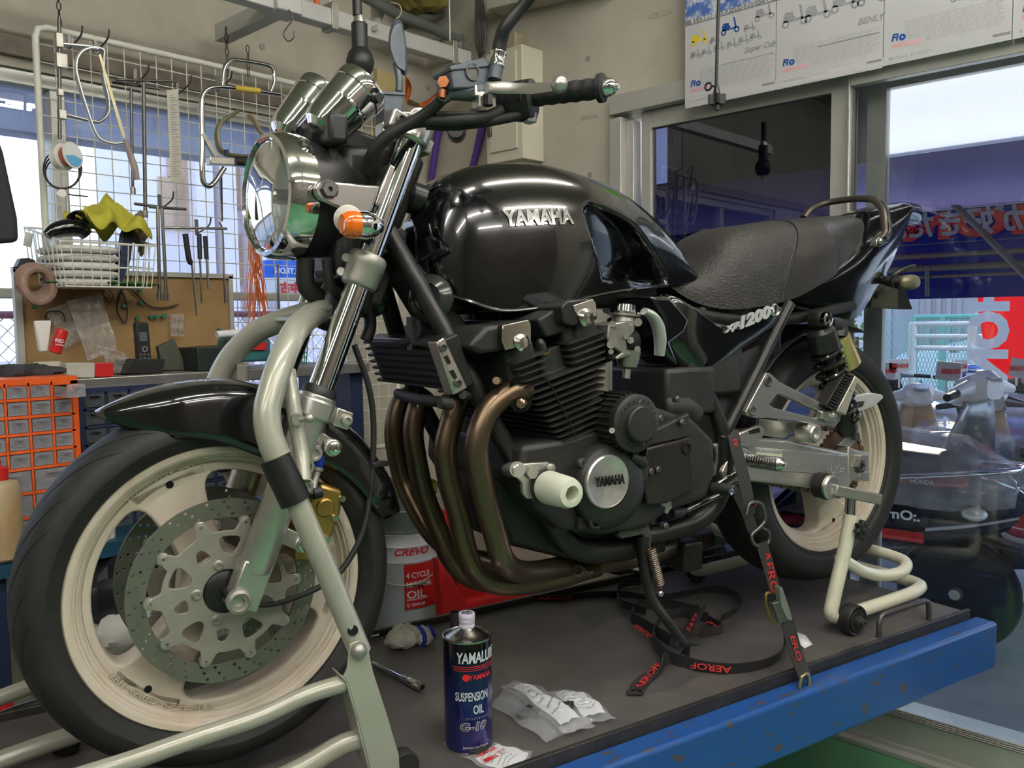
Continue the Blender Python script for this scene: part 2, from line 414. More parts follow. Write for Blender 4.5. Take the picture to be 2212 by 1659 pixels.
# ---- sliding doors
ZG = RX(1402, 250, XW).z
y1, y2, y3, y4 = RX(1402, 400, XW).y, RX(1789, 400, XW).y, RX(1838, 400, XW).y, -2.9
b = MB()
b.box((XW+.03, (YE+YD)/2, (ZH+ZG)/2+.012), (.12, YD-YE, ZH-ZG-.02))
b.box((XW+.03, YD-.025, ZG/2+.01), (.117, .05, ZG)); b.box((XW+.03, YD-.065, ZG/2), (.05, .03, ZG)); b.box((XW+.03, YE+.02, ZG/2), (.117, .04, ZG))
b.box((XW+.07, (YE+YD)/2, .008), (.24, YD-YE, .016))
for dx in (-.02, .03, .08, .13): b.box((XW+dx, (YE+YD)/2, .02), (.006, YD-YE, .022))
fr = struct('door_frame', b, M_alu, bevel=.002)
def sliding(name, xa, ya, yb, zt, zbot, sl, sr, gm, rail):
    b = MB(); h = zt-zbot
    b.box((xa, ya-sl/2, zbot+h/2), (.035, sl, h)); b.box((xa, yb+sr/2, zbot+h/2), (.035, sr, h))
    b.box((xa, (ya-sl+yb+sr)/2, zt-.03), (.032, ya-yb-sl-sr, .06)); b.box((xa, (ya-sl+yb+sr)/2, zbot+rail/2), (.032, ya-yb-sl-sr, rail))
    for k in range(4): b.box((xa-.012, (ya-sl+yb+sr)/2, zbot+rail+.004+k*.005), (.018-.004*k, ya-yb-sl-sr, .003))
    d = struct(name, b, M_alu, bevel=.0015)
    b = MB(); b.box((xa, (ya+yb)/2, zbot+h/2), (.006, ya-yb, h)); struct('door_glass', b, gm, d); return d
sliding('door_1', XW+.03, y1+.04, y3, ZG+.02, .02, .04, y2-y3, M_glassd, .10)
sliding('door_2', XW-.004, y3+.004, y4, ZG+.02, .012, .006, .08, M_glass, .10)
y5, y6 = RX(1868, 800, XW+.1).y, RX(1908, 800, XW+.1).y
sliding('door_3', XW+.1, y5, YE+.1, ZG+.02, .02, y5-y6, .05, M_glass, .02)
# blinds
zb1 = RX(1402, 415, XW+.16).z
b = MB(); b.box((XW+.15, (y1+y2)/2-.04, (zb1+ZH-.01)/2), (.004, y1-y2+.12, ZH-.01-zb1)); b.box((XW+.15, (y1+y2)/2-.04, zb1+.004), (.012, y1-y2+.12, .014))
tag(obj('door_screen', b, mat('dimmed_screen_cloth', (.30, .30, .34), .8, noise=.06, nscale=2)), 'grey roller screen lowered behind the dark left door pane', 'window screen')  # same cloth as the right screen; its dimmer light is put into the grey
zb2 = RX(1912, 342, XW+.16).z
b = MB(); b.box((XW+.15, (y3+YE)/2-.02, (zb2+ZH-.01)/2), (.003, y3-YE-.04, ZH-.01-zb2)); b.box((XW+.15, (y3+YE)/2-.02, zb2+.003), (.01, y3-YE-.04, .008))
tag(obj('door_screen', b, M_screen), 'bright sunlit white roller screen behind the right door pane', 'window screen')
# ================================================================ outside, right
b = MB(); b.box((14.2+XW+.19, 5, -.06), (28, 60, .1)); struct('ground', b, M_asph)
b = MB(); b.box((-13.96, 16.9, -.06), (32, 30, .1)); struct('ground', b, mat('paving', (.35, .35, .36), .9, noise=.15, nscale=4))
# ================================================================ ceiling lamps (real tubes, mostly behind the camera)
M_tube = mat('lit_fluorescent_tube', (1, .97, .93), .5, emit=46)
k = 0
LP = [(-.4, -.9, 0), (1.0, -.9, 0), (-.4, -2.4, 0), (1.0, -2.4, 0), (-2.0, -.9, 0), (-2.0, -2.4, 0), (-.4, -3.8, 0), (1.0, -3.8, 0), (-3.3, -.9, 0), (-3.3, -2.4, 0)]
first = None
for (x, y, a) in LP:
    if first is None:
        t = thing('ceiling_light', 'twin tube fluorescent batten on the ceiling', 'ceiling light', (x, y, CEIL-.0), 0, 'ceiling tube lights')
        b = MB(); b.box((x, y, CEIL-.025), (1.22, .10, .05)); obj('housing', b, M_white, t)
        for s in (-1, 1):
            b = MB(); b.cyl((x-.58, y+s*.04, CEIL-.07), (x+.58, y+s*.04, CEIL-.07), .016, n=12); obj('tube_lamp', b, M_tube, t)
        first = t
    else:
        t = copy_tree(first); t.location = (x, y, CEIL)
# ================================================================ the lift table
TX0, TX1 = -.95, Qz(2092, 1322, -.32+.0).x; TYN, TYF = -.285, .40
M_deck = mat('dark_grey_deck', (.085, .078, .074), .40, noise=.25, nscale=7, bump=.1, bscale=30, col2=(.14, .13, .122), thr=(.35, .75), metal=.2)
def worn(name, base, chip, lo=.60, sc=9):
    mt = mat(name, base, .32, noise=.2, nscale=sc, col2=chip, thr=(lo, lo+.03), coat=.2, stretch=(1, 3, 2.5)); return mt
M_liftb = worn('chipped_blue_paint', (.015, .075, .27), (.09, .06, .045), .60, 22)
lt = thing('lift_table', 'motorcycle lift table with dark deck and chipped blue side beam', 'lift table', (.6, .05, -.32-.53), 0, None, BK)
b = MB(); b.box(((TX0+TX1)/2, (TYN+TYF)/2, -.32-.006), (TX1-TX0, TYF-TYN, .012)); obj('deck', b, M_deck, lt, BK, bevel=.002)
b = MB()
b.box(((TX0+TX1)/2, TYN-.005, -.32-.004), (TX1-TX0-.01, .010, .028))
b.box(((TX0+TX1)/2, TYF+.008, -.32+.000), (TX1-TX0, .012, .030)); obj('edge_strip', b, mat('edge_steel', (.07, .065, .06), .35, metal=.6, noise=.3, nscale=12), lt, BK, bevel=.001)
b = MB()
for s, y in ((-1, TYN-.038), (1, TYF+.045)):
    b.box(((TX0+TX1)/2+.01, y, -.32-.070), (TX1-TX0+.02, .056, .118))
obj('side_beam', b, M_liftb, lt, BK, bevel=.008, seg=3, label='chipped blue painted box beam')
b = MB(); b.box((TX1-.0, (TYN+TYF)/2, -.38), (.03, TYF-TYN-.02, .09)); b.box((TX0, (TYN+TYF)/2, -.38), (.03, TYF-TYN, .09)); obj('end_beam', b, M_liftb, lt, BK, bevel=.004)
b = MB()
for s in (TYN+.05, TYF-.05):
    b.bar((-.5, s, -.83), (1.1, s, -.42), .05, .07); b.bar((1.1, s, -.83), (-.5, s, -.42), .05, .07)
obj('scissor_arm', b, M_liftb, lt, BK, bevel=.004)
b = MB(); b.box((.3, (TYN+TYF)/2, -.83), (2.1, TYF-TYN-.1, .045)); obj('base_frame', b, M_liftb, lt, BK, bevel=.004)
for (a, e, yy) in ((Qz(1889, 1373, -.32), Qz(2003, 1338, -.32), TYN+.02), (Qz(1545, 1210, -.32), Qz(1640, 1215, -.32), TYF-.03)):
    b = MB(); L = .20 if yy < 0 else .17; xa = a.x if yy < 0 else 1.42; h = .052
    b.tube([(xa, yy, -.32), (xa, yy, -.32+h*.6), (xa+.006, yy, -.32+h*.9), (xa+.018, yy, -.32+h), (xa+L-.018, yy, -.32+h), (xa+L-.006, yy, -.32+h*.9), (xa+L, yy, -.32+h*.6), (xa+L, yy, -.32)], .0065, 10)
    obj('tie_loop', b, M_steel, lt, BK)
# ================================================================ the motorcycle
M_rim = mat('cream_wheel_paint', (.56, .50, .41), .42, noise=.08, nscale=16, col2=(.48, .37, .26), thr=(.45, .85), bump=.04)
M_gold = mat('gold_anodised', (.42, .27, .08), .32, metal=.9, noise=.1, nscale=15)
M_disc = mat('floor_tinted_rotor_steel', (.20, .205, .165), .34, metal=.6, noise=.1, nscale=12, stretch=(1, 1, 1))  # green reflection of the floor tinted into the steel colour
M_carr = mat('rotor_carrier', (.33, .32, .27), .5, metal=.5, noise=.1, nscale=30)
M_groove = mat('tread_groove_black', (.004, .004, .004), .9, noise=.1)
M_amber = mat('amber_lens', (.85, .17, .01), .12, noise=.1, nscale=60, trans=.15, coat=.5)
M_brn = mat('heat_stained_steel', (.135, .105, .075), .33, metal=.9, noise=.25, nscale=7, col2=(.20, .13, .075), thr=(.3, .75))
mc = thing('motorcycle', 'large black naked motorcycle with chrome forks and cream wheels, raised on the lift table', 'motorcycle', (.0, 0, -.32), 0, None, BK)
def bp(name, mb, m_, parent=None, **k): return obj(name, mb, m_, parent or mc, BK, **k)
YA = (0, 1, 0)
def wheel(name, cx, cz, R, hw, rimhw, nspoke, a0, rotor):
    ofs = V((cx, 0, cz)); b = MB()
    prof = [(.2325, rimhw-.010), (.2335, rimhw-.001), (.237, rimhw+.004), (.242, hw*.88), (.252, hw*.97), (R-.042, hw), (R-.026, hw*.94), (R-.012, hw*.72), (R-.004, hw*.42), (R, 0)]
    prof = [(r, -h) for r, h in prof]+[(r, h) for r, h in prof[-2::-1]]
    P, _ = spline([V((r, h, 0)) for r, h in prof], [0]*len(prof), 4)
    PR = [(q.x, q.y) for q in P]
    b.lathe(PR+[(.226, rimhw-.012), (.226, -rimhw+.012), PR[0]], ofs, YA, 112, caps=False)
    ty = bp(name+'_tyre', b, M_black, ang=60)
    # tread grooves follow the crown
    n = len(PR); L = [0]
    for i in range(1, n): L.append(L[-1]+math.hypot(PR[i][0]-PR[i-1][0], PR[i][1]-PR[i-1][1]))
    mid = L[-1]/2
    def S(th, s, lift=.0005):
        t = mid+s
        for i in range(1, n):
            if L[i] >= t: break
        k = (t-L[i-1])/(L[i]-L[i-1]+1e-9); r = PR[i-1][0]*(1-k)+PR[i][0]*k+lift; h = PR[i-1][1]*(1-k)+PR[i][1]*k
        return ofs+V((r*cos(th), h, r*sin(th)))
    b = MB(); NG = 12
    for sg in (-1, 1):
        for g in range(NG):
            for (dth, s0, s1, wd) in ((0, .006, .070, .0026), (.17, .022, .066, .0022), (.30, .004, .040, .0020)):
                th = 2*pi*g/NG+dth+(pi/NG if sg > 0 else 0); N = 14; vs = []
                for i in range(N+1):
                    k = i/N; s = s0+(s1-s0)*k; t2 = th+(.62*k-.10*k*k)*(s1-s0)/.064*-1
                    ww = wd*min(1, 4*k+.15, 4*(1-k)+.15)
                    dt = ww/R; vs += [S(t2-dt, sg*s), S(t2+dt, sg*s)]
                b.add(vs, [(2*i, 2*i+1, 2*i+3, 2*i+2) for i in range(N)])
    bp('tread_groove', b, M_groove, ty, kind='stuff', ang=80)
    # rim barrel with stepped lips
    b = MB(); h = rimhw
    pr = [(.224, h-.001), (.231, h), (.2335, h-.003), (.2335, h-.008), (.2225, h-.0015), (.2190, h-.004), (.2180, h-.008), (.2150, h-.009), (.2130, h-.016), (.2085, h-.018), (.2065, h-.026), (.2000, h-.028), (.1960, h*.30)]
    pr = [pr[3], pr[2], pr[1], pr[0]]+pr[4:]
    pr = pr+[(r, -q) for r, q in pr[::-1]]+[(.222, -h+.006), (.195, -.015), (.195, .015), (.222, h-.006), pr[0]]
    b.lathe([(r, -q) for r, q in pr], ofs, YA, 96, caps=False); rim = bp(name+'_rim', b, M_rim, ang=30)
    # cast spokes: one disc with rounded windows
    def win(a, bb, ri, ro, hwi, hwo):
        pts = []
        for k in range(25):
            t = a+hwo/ro+(bb-a-2*hwo/ro)*k/24; pts.append((ro, t))
        for k in range(1, 9):
            q = k/9; r = ro+(ri-ro)*q; pts.append((r, bb-(hwo*(1-q)**1.6+hwi*(1-(1-q)**1.6))/r))
        for k in range(9):
            t = bb-hwi/ri-(bb-a-2*hwi/ri)*k/8; pts.append((ri, t))
        for k in range(1, 9):
            q = 1-k/9; r = ro+(ri-ro)*q; pts.append((r, a+(hwo*(1-q)**1.6+hwi*(1-(1-q)**1.6))/r))
        P = [V((r*cos(t), r*sin(t), 0)) for r, t in pts]
        for _ in range(6): P = [(P[i-1]+P[i]*2+P[(i+1) % len(P)])/4 for i in range(len(P))]
        return [(q.x, q.y) for q in P]
    loops = [circ(.204, 72)]
    for k in range(nspoke):
        a = a0+2*pi*k/nspoke; loops.append(win(a, a+2*pi/nspoke, .062, .191, .034, .052))
        loops.append(circ(.0065, 12, .188*cos(a), .188*sin(a)))
    wins = loops[1::2]
    def offs(P, d):
        n_ = len(P); out = []
        for i_ in range(n_):
            t = V(P[(i_+1) % n_])-V(P[i_-1]); t.normalize(); out.append((P[i_][0]+t[1]*d, P[i_][1]-t[0]*d))
        return out
    for sy in (-1, 1):
        b = MB(); W = [offs(w_, .0055) for w_ in wins]; yf = sy*.025
        pt = lambda q: ofs+V((q[0], yf, q[1]))
        on = lambda q, r: (q[0]*r/math.hypot(*q), q[1]*r/math.hypot(*q))
        for k in range(nspoke):
            P = W[k]; Q_ = W[k-1]; A_ = P[41:]+[P[0]]; B_ = Q_[33:23:-1]
            b.loft([[pt(q) for q in A_], [pt(((q[0]*2+r_[0])/3, (q[1]*2+r_[1])/3)) for q, r_ in zip(A_, B_)], [pt(((q[0]+r_[0]*2)/3, (q[1]+r_[1]*2)/3)) for q, r_ in zip(A_, B_)], [pt(q) for q in B_]], closed=False)
            arc = P[0:25]+[W[(k+1) % nspoke][0]]
            b.loft([[pt(q) for q in arc], [pt(on(q, .203)) for q in arc]], closed=False)
            a1_ = math.atan2(P[24][1], P[24][0]); nx = W[(k+1) % nspoke][0]
            arc = [on(P[24], .2)]; a2_ = math.atan2(nx[1], nx[0]); a2_ += 2*pi if a2_ < a1_ else 0
            ar = [((.1995)*cos(a1_+(a2_-a1_)*i_/6), (.1995)*sin(a1_+(a2_-a1_)*i_/6)) for i_ in range(7)]
            b.loft([[pt(on(q, .190)) for q in ar], [pt(on(q, .203)) for q in ar]], closed=False)
            arc = P[33:42]+[W[(k-1) % nspoke][33]]
            b.loft([[pt(q) for q in arc], [pt(on(q, .030)) for q in arc]], closed=False)
        bp('spoke_face', b, M_rim, rim, ang=50)
        b = MB()
        for k in range(nspoke): a = a0+2*pi*k/nspoke; c = ofs+V((.188*cos(a), yf+sy*.0006, .188*sin(a))); b.lathe([(.0001, 0), (.0062, 0)], c, (0, sy, 0), 14, caps=False)
        bp('cast_recess', b, M_groove, rim)
    b = MB()
    for lp in wins:
        b.loft([[ofs+V((x, y_, z)) for x, z in offs(lp, d_)] for y_, d_ in ((-.025, .0055), (-.0246, .003), (-.023, .0012), (-.019, 0), (.019, 0), (.023, .0012), (.0246, .003), (.025, .0055))], caps=False)
    bp('spoke_wall', b, M_rim, rim, ang=50)
    b = MB(); b.lathe([(.02, -.055), (.045, -.055), (.052, -.045), (.055, 0), (.052, .045), (.045, .055), (.02, .055)], ofs, YA, 40); bp('hub', b, M_rim, rim)
    return rim
F1 = wheel('front_wheel', 0, 0, .30, .0655, .050, 3, rad(112), True)
def arc_text(s, r, a_start, da, y, size, parent, ccw=True, up_out=True):
    b = MB()
    for i, ch in enumerate(s):
        if ch == ' ': continue
        a = a_start+da*i; c = V((r*cos(a), y, r*sin(a))); ra = V((cos(a), 0, sin(a))); tg = V((-sin(a), 0, cos(a)))
        x, yy = (-tg, ra) if up_out else (tg, -ra)
        b.text(ch, size, c, x, yy, .002, 'CENTER', sx=1.25)
    bp('cast_lettering', b, M_rim, parent)
arc_text('SUITABLE FOR TUBELESS TIRES', .2045, rad(-96), rad(-1.95), -.0290, .013, F1, up_out=False)
arc_text('J17XMT3.50 DOT', .2045, rad(130), rad(-2.3), -.0290, .012, F1)
# brake rotors
def rotor(y, sgn, cx=0., cz=0., R=.149, ri=.119, nb=10, car=True):
    o = V((cx, y, cz)); b = MB(); lp = [circ(R, 90), circ(ri, 72)]
    for k in range(30):
        a = 2*pi*k/30
        for j, r in enumerate((.1245, .134, .1435)):
            rr = r*R/.149; aa = a+(j-1)*.055+(.03 if k % 2 else 0); lp.append(circ(.0026, 8, rr*cos(aa), rr*sin(aa)))
    b.plate(lp, .0045, o, (1, 0, 0), (0, 0, 1)); d = bp('brake_rotor', b, M_disc, ang=30)
    if not car: return d
    out = []
    for k in range(200):
        a = 2*pi*k/200; t = (a*nb/(2*pi)) % 1.; q = min(t, 1-t)*2       # q=0 at a bobbin
        out.append((( .1185-.020*min(1, (q/.42))**2 if q < .42 else .0985), a))
    out = [(r*cos(a), r*sin(a)) for r, a in out]; holes = [circ(.036, 40)]
    def tri(rc, ac, w, h, flip):
        P = [(-w, h), (w, h), (w*.35, -h), (-w*.35, -h)] if not flip else [(-w*.45, h), (w*.45, h), (w, -h*.6), (-w, -h*.6)]
        P = [V((x, y_, 0)) for x, y_ in P]; Q_ = []
        for i in range(4):
            for t in (.0, .25, .5, .75): Q_.append(P[i]*(1-t)+P[(i+1) % 4]*t)
        for _ in range(2): Q_ = [(Q_[i-1]+Q_[i]*2+Q_[(i+1) % 16])/4 for i in range(16)]
        return [((rc+q.y)*cos(ac)-q.x*sin(ac)*-1*-1, (rc+q.y)*sin(ac)+q.x*cos(ac)) for q in Q_]
    for k in range(5):
        a = 2*pi*k/5+.2; holes.append(tri(.074, a, .021, .016, False)); holes.append(tri(.068, a+pi/5, .0125, .013, True))
    b = MB(); b.plate([out]+holes, .005, o+V((0, sgn*.006, 0)), (1, 0, 0), (0, 0, 1), bevel=.001); bp('rotor_carrier', b, M_carr, d)
    b = MB()
    for k in range(nb):
        a = 2*pi*k/nb; c = o+V((.1135*cos(a), 0, .1135*sin(a)))
        b.lathe([(.0025, .0095), (.0048, .0085), (.0065, .0085), (.0095, .0075), (.0095, -.004), (.0001, -.004)], c, (0, sgn, 0), 20)
    bp('rotor_bobbin', b, M_alus, d)
    b = MB()
    for k in range(5):
        a = 2*pi*k/5+.55; c = o+V((.046*cos(a), sgn*.008, .046*sin(a)))
        b.lathe([(.0085, 0), (.0085, .002), (.006, .003), (.006, .008), (.0035, .008), (.0035, .004), (.0001, .004)], c, (0, sgn, 0), 18)
    bp('carrier_bolt', b, M_alud, d); return d
rotor(-.060, -1); rotor(.060, 1)
# ---- fork legs
FA, FB = V((.020, 0, .0)), V((.331, 0, .747)); FD = (FB-FA).normalized(); FN = V((FD.z, 0, -FD.x))   # FN points rearward
def fp(t, y, n=0.): return FA+FD*t+V((0, y, 0))+FN*n
for s in (-1, 1):
    y = s*.105; b = MB()
    b.lathe([(.0001, .035), (.022, .037), (.0275, .045), (.0275, .255), (.0285, .30), (.031, .325), (.031, .335), (.0001, .335)], fp(0, y), FD, 40)
    b.box(fp(.018, y, -.002), (.048, .040, .075), Matrix((FN, V((0, 1, 0)), FD)).transposed())
    leg = bp('fork_slider', b, M_alus, bevel=.003)
    b = MB(); b.lathe([(.0285, .335), (.0285, .345), (.025, .350), (.0218, .350)], fp(0, y), FD, 32); bp('dust_seal', b, M_blkpl, leg)
    b = MB(); b.lathe([(.0215, .34), (.0215, .83)], fp(0, y), FD, 40); bp('fork_tube', b, M_chrome)
    b = MB(); b.lathe([(.0001, -.004), (.012, -.004), (.019, 0), (.019, .012), (.014, .014), (.0135, .009), (.0085, .009), (.0085, -.001), (.0001, -.001)], V((.004, y+s*.018, .0)), (0, s, 0), 28)
    bp('axle_nut', b, M_alud, leg)
    b = MB()                                             # caliper lugs on the slider
    for (t, n_) in ((.100, .058), (.262, .050)):
        b.bar(fp(t+.01, y, .0), fp(t, y, n_), .026, .022, (0, 1, 0)); b.cyl(fp(t, y-s*.0+s*.016, n_), fp(t, y-s*.012, n_), .0145)
    bp('caliper_lug', b, M_alus, leg, bevel=.002)
    b = MB()
    for (t, n_) in ((.100, .058), (.262, .050)): b.lathe([(.011, 0), (.011, .006), (.006, .008), (.005, .008), (.005, .003), (.0001, .003)], fp(t, y+s*.017, n_), (0, s, 0), 18)
    bp('caliper_bolt', b, M_chromew, leg)
# axle stub
b = MB(); b.cyl((.0, -.12, 0), (.0, .12, 0), .010); b.lathe([(.034, -.052), (.034, -.066), (.03, -.069), (.0001, -.069)], (0, 0, 0), YA, 32); bp('front_axle', b, M_blkm)
# calipers (gold) behind the fork legs
for s in (-1, 1):
    c = fp(.135, s*.072, .080); b = MB(); ch = [(-.020, -.066), (.022, -.062), (.030, -.03), (.030, .03), (.020, .066), (-.022, .066), (-.034, .03), (-.034, -.03)]
    b.prism(ch, -.028, .028, c, FN, FD, YA); cal = bp('brake_caliper', b, M_gold, bevel=.007, seg=3)
    b = MB()
    for k in (-.03, .03): b.cyl(c+FD*k+V((0, s*.026, 0)), c+FD*k+V((0, s*.033, 0)), .017, .015)
    bp('caliper_piston_cover', b, M_gold, cal, bevel=.002)
    b = MB()
    for k in (-.052, .052, -.018, .018): b.cyl(c+FD*k+FN*.022+V((0, s*.026, 0)), c+FD*k+FN*.022+V((0, s*.033, 0)), .0055, n=12)
    bp('caliper_screw', b, M_chromew, cal)
b = MB()                                                 # brake hose joint + bleed nipple near the left caliper
q = Q(672, 1040, -.115); b.tube([Q(702, 860, -.10), Q(699, 930, -.11), Q(693, 985, -.115)], .004, 8, k=4); bp('brake_hose', b, M_blkpl)
b = MB(); b.cyl(Q(693, 984, -.115), Q(689, 1008, -.115), .0075, n=14); bp('hose_collar', b, mat('blue_anodised', (.02, .05, .45), .3, metal=.6, noise=.1))
b = MB(); b.lathe([(.006, 0), (.0085, .002), (.0085, .006), (.006, .008), (.0065, .030), (.009, .034), (.007, .045)], Q(689, 1008, -.115), Q(676, 1050, -.115)-Q(689, 1008, -.115), 16); bp('hose_fitting', b, M_alud)
b = MB()
for px, py in ((679, 980), (662, 1008), (660, 1050)):
    q = Q(px, py, -.122); b.lathe([(.0145, -.02), (.0145, 0), (.012, .004), (.008, .004), (.0075, -.001), (.0001, -.001)], q, (0, -1, 0), 24)
bp('banjo_bolt', b, M_alus)
b = MB(); b.cyl(Q(676, 1066, -.12), Q(694, 1062, -.12), .010, n=14); b.cyl(Q(668, 1060, -.11), Q(680, 1070, -.11), .007, n=12); bp('bleed_cap', b, M_blkpl)
# speedometer cable from the axle
b = MB(); b.tube([Q(538, 1305, -.085), Q(585, 1306, -.09), Q(640, 1290, -.095), Q(700, 1262, -.10), Q(745, 1222, -.09), Q(783, 1150, -.08), Q(800, 1060, -.07), Q(806, 980, -.07), Q(806, 900, -.07), Q(795, 830, -.07), Q(765, 745, -.07)], [.0045]*3+[.0052]*8, 10, k=6); cb = bp('speedometer_cable', b, M_black)
b = MB(); q0 = Q(812, 1000, -.065); b.bar(Q(800, 1004, -.07), Q(832, 1000, -.055), .02, .010); bp('cable_guide', b, M_blkpl, cb, bevel=.003)
# ---- triple clamps
b = MB()
for s in (-1, 1): b.lathe([(.0218, .525), (.0285, .528), (.0305, .534), (.0305, .560), (.0325, .564), (.0325, .578), (.030, .583), (.0218, .583)], fp(0, s*.105), FD, 40)
lc = bp('lower_clamp', b, M_alud, bevel=.001)
b = MB(); b.box(fp(.556, 0, .012), (.07, .17, .042), Matrix((FN, V((0, 1, 0)), FD)).transposed()); bp('clamp_bridge', b, M_blkm, lc, bevel=.006)
b = MB()
for s in (-1, 1):
    for k in (.540, .565): b.cyl(fp(k, s*.085, -.030), fp(k, s*.100, -.034), .007, n=14)
bp('pinch_bolt', b, M_alud, lc)
b = MB()
for s in (-1, 1): b.lathe([(.0218, .790), (.030, .792), (.030, .828), (.027, .832), (.0001, .832)], fp(0, s*.105), FD, 40)
b.box(fp(.812, 0, .020), (.060, .17, .026), Matrix((FN, V((0, 1, 0)), FD)).transposed())
for s in (-1, 1): b.box(fp(.812, s*.105, -.034), (.035, .030, .034), Matrix((FN, V((0, 1, 0)), FD)).transposed())
tcl = bp('top_clamp', b, M_alus, bevel=.004)
b = MB()
for s in (-1, 1): b.lathe([(.0085, 0), (.0085, .005), (.005, .006), (.0045, .002), (.0001, .002)], fp(.814, s*.121, -.036), (0, s, 0), 20)
bp('pinch_bolt', b, M_steel, tcl)
b = MB(); b.cyl(fp(.50, 0, .040), fp(.81, 0, .040), .034, n=28); b.box(fp(.60, 0, .055), (.06, .05, .15), Matrix((FN, V((0, 1, 0)), FD)).transposed()); bp('steering_head', b, M_blkm, bevel=.006)
# fork brace
b = MB()
for s in (-1, 1):
    b.lathe([(.0315, .296), (.0355, .298), (.0355, .326), (.0315, .328)], fp(0, s*.105), FD, 36)
    b.box(fp(.312, s*.105, .050), (.03, .022, .030), Matrix((FN, V((0, 1, 0)), FD)).transposed())
    b.box(fp(.312, s*.105, -.048), (.03, .022, .030), Matrix((FN, V((0, 1, 0)), FD)).transposed())
br = bp('fork_brace', b, M_alus, bevel=.002)
b = MB()
for n_ in (.056, -.054): b.lathe([(.009, 0), (.009, .006), (.005, .007), (.0045, .003), (.0001, .003)], fp(.312, -.117, n_), (0, -1, 0), 18)
bp('brace_bolt', b, M_alud, br)
# ---- front mudguard: swept U section
b = MB(); rings = []; N = 46; a_f, a_r = rad(119.8), rad(14)
for i in range(N+1):
    k = i/N; a = a_f+(a_r-a_f)*k
    R_ = .3405-.004*sin(pi*k); w_ = .074*min(1, (k*5.5+.02)**.55, ((1-k)*7+.35)**.6)
    dep = cs1([0, .06, .25, .42, .55, .70, 1], [.004, .030, .062, .085, .085, .052, .030], k)
    ring = []
    for j in range(25):
        t = -1+2*j/24; aa = abs(t)
        if aa < .62: yy = w_*math.sin(aa/.62*pi/2)**.92*.93; rr = R_-.030*(1-math.cos(aa/.62*pi/2))*min(1, w_/.06)
        else:
            q = (aa-.62)/.38; yy = w_*(.93+.07*math.sin(q*pi/2)); rr = R_-.030*min(1, w_/.06)-dep*q
        ring.append(V((rr*cos(a), math.copysign(yy, t), rr*sin(a))))
    rings.append(ring)
b.loft(rings, closed=False); fd = bp('front_fender', b, M_gloss, solid=.003, ang=50)
b = MB(); q = Q(487, 846, -.04); b.ball(q+V((0, 0, 0)), (.018, .007, .009), rot=Matrix.Rotation(rad(8), 3, 'Y')); bp('reflector_blank', b, M_gloss, fd)
# ---- headlight
HC = Q(597, 424, 0.)+V((.0, 0, 0)); ha = rad(7); HA = V((-cos(ha)*.995, -sin(ha), .02)).normalized()     # facing direction
def hl(prof, m_, name, parent=None, n=56, **k):
    b = MB(); b.lathe(prof, HC, HA, n, caps=False); return bp(name, b, m_, parent, **k)
head = hl([(.1, -.010), (.104, -.012), (.104, -.03), (.103, -.045), (.098, -.085), (.085, -.118), (.060, -.142), (.03, -.150), (.0001, -.151)], M_blkpl, 'headlight_bucket')
hl([(.091, .018), (.0945, .022), (.101, .020), (.1045, .012), (.1065, -.004), (.1065, -.028), (.103, -.031)], M_chrome, 'headlight_ring', head)
hl([(.0001, .036), (.04, .033), (.07, .026), (.086, .019), (.092, .016)], None or glassmat('headlight_glass', (.92, .94, .93), .0, ior=1.25), 'headlight_lens', head)
M_refl = mat('headlight_reflector', (.55, .57, .56), .42, metal=.5, noise=.25, nscale=22, stretch=(1, 1, .3))
hl([(.0001, -.055), (.03, -.045), (.06, -.022), (.082, .002), (.093, .017)], M_refl, 'reflector_bowl', head)
X_ = HA.cross(V((0, 0, 1))).normalized(); Z_ = X_.cross(HA)
b = MB()
for k in range(-7, 8):                                   # moulded flutes of the lens
    x0 = k*.0105
    for z0 in (-.025, -.045, -.062):
        if x0*x0+z0*z0 < .0058: d = (x0*x0+z0*z0)**.5; h = .031-d*d*1.8; b.bar(HC+HA*h+X_*x0+Z_*z0, HC+HA*(h-.001)+X_*x0+Z_*(z0-.016), .006, .0012, HA)
bp('lens_flute', b, mat('clear_flute', (.75, .78, .78), .12, trans=.6, noise=.05), head, bevel=.0005)
b = MB(); b.lathe([(.0001, -.02), (.013, -.02), (.013, .006), (.010, .010), (.0001, .010)], HC, HA, 24); bp('bulb_shade', b, M_chromew, head)
# headlight ear
e0 = Q(703, 410, -.118); e1 = Q(822, 425, -.125)
b = MB(); P = [Q(x, y, -.122) for x, y in ((688, 393), (680, 404), (682, 420), (690, 430), (764, 464), (803, 459), (823, 401), (700, 390))]
b.pprism(P, (0, .012, 0)); b.box(fp(.70, -.105, -.012), (.030, .030, .075), Matrix((FN, V((0, 1, 0)), FD)).transposed()); ear = bp('headlight_bracket', b, mat('polished_bracket', (.48, .46, .44), .25, metal=.9, noise=.08, nscale=14), bevel=.004, seg=3)
b = MB(); b.lathe([(.0145, -.012), (.0145, .004), (.0125, .008), (.0045, .008), (.0045, .002), (.0001, .002)], e0+V((.004, -.004, 0)), (0, -1, 0), 6); b.lathe([(.0165, -.002), (.0165, .0)], e0+V((.004, -.004, 0)), (0, -1, 0), 24); bp('bracket_bolt', b, M_steel, ear)
b = MB(); b.cyl(e0+V((.004, .0, 0)), e0+V((.004, .03, 0)), .016); bp('rubber_grommet', b, M_black, ear)
# right ear
b = MB(); b.pprism([V((p_.x, -p_.y-.012, p_.z)) for p_ in P], (0, .012, 0)); bp('headlight_bracket', b, M_blkm, bevel=.004)
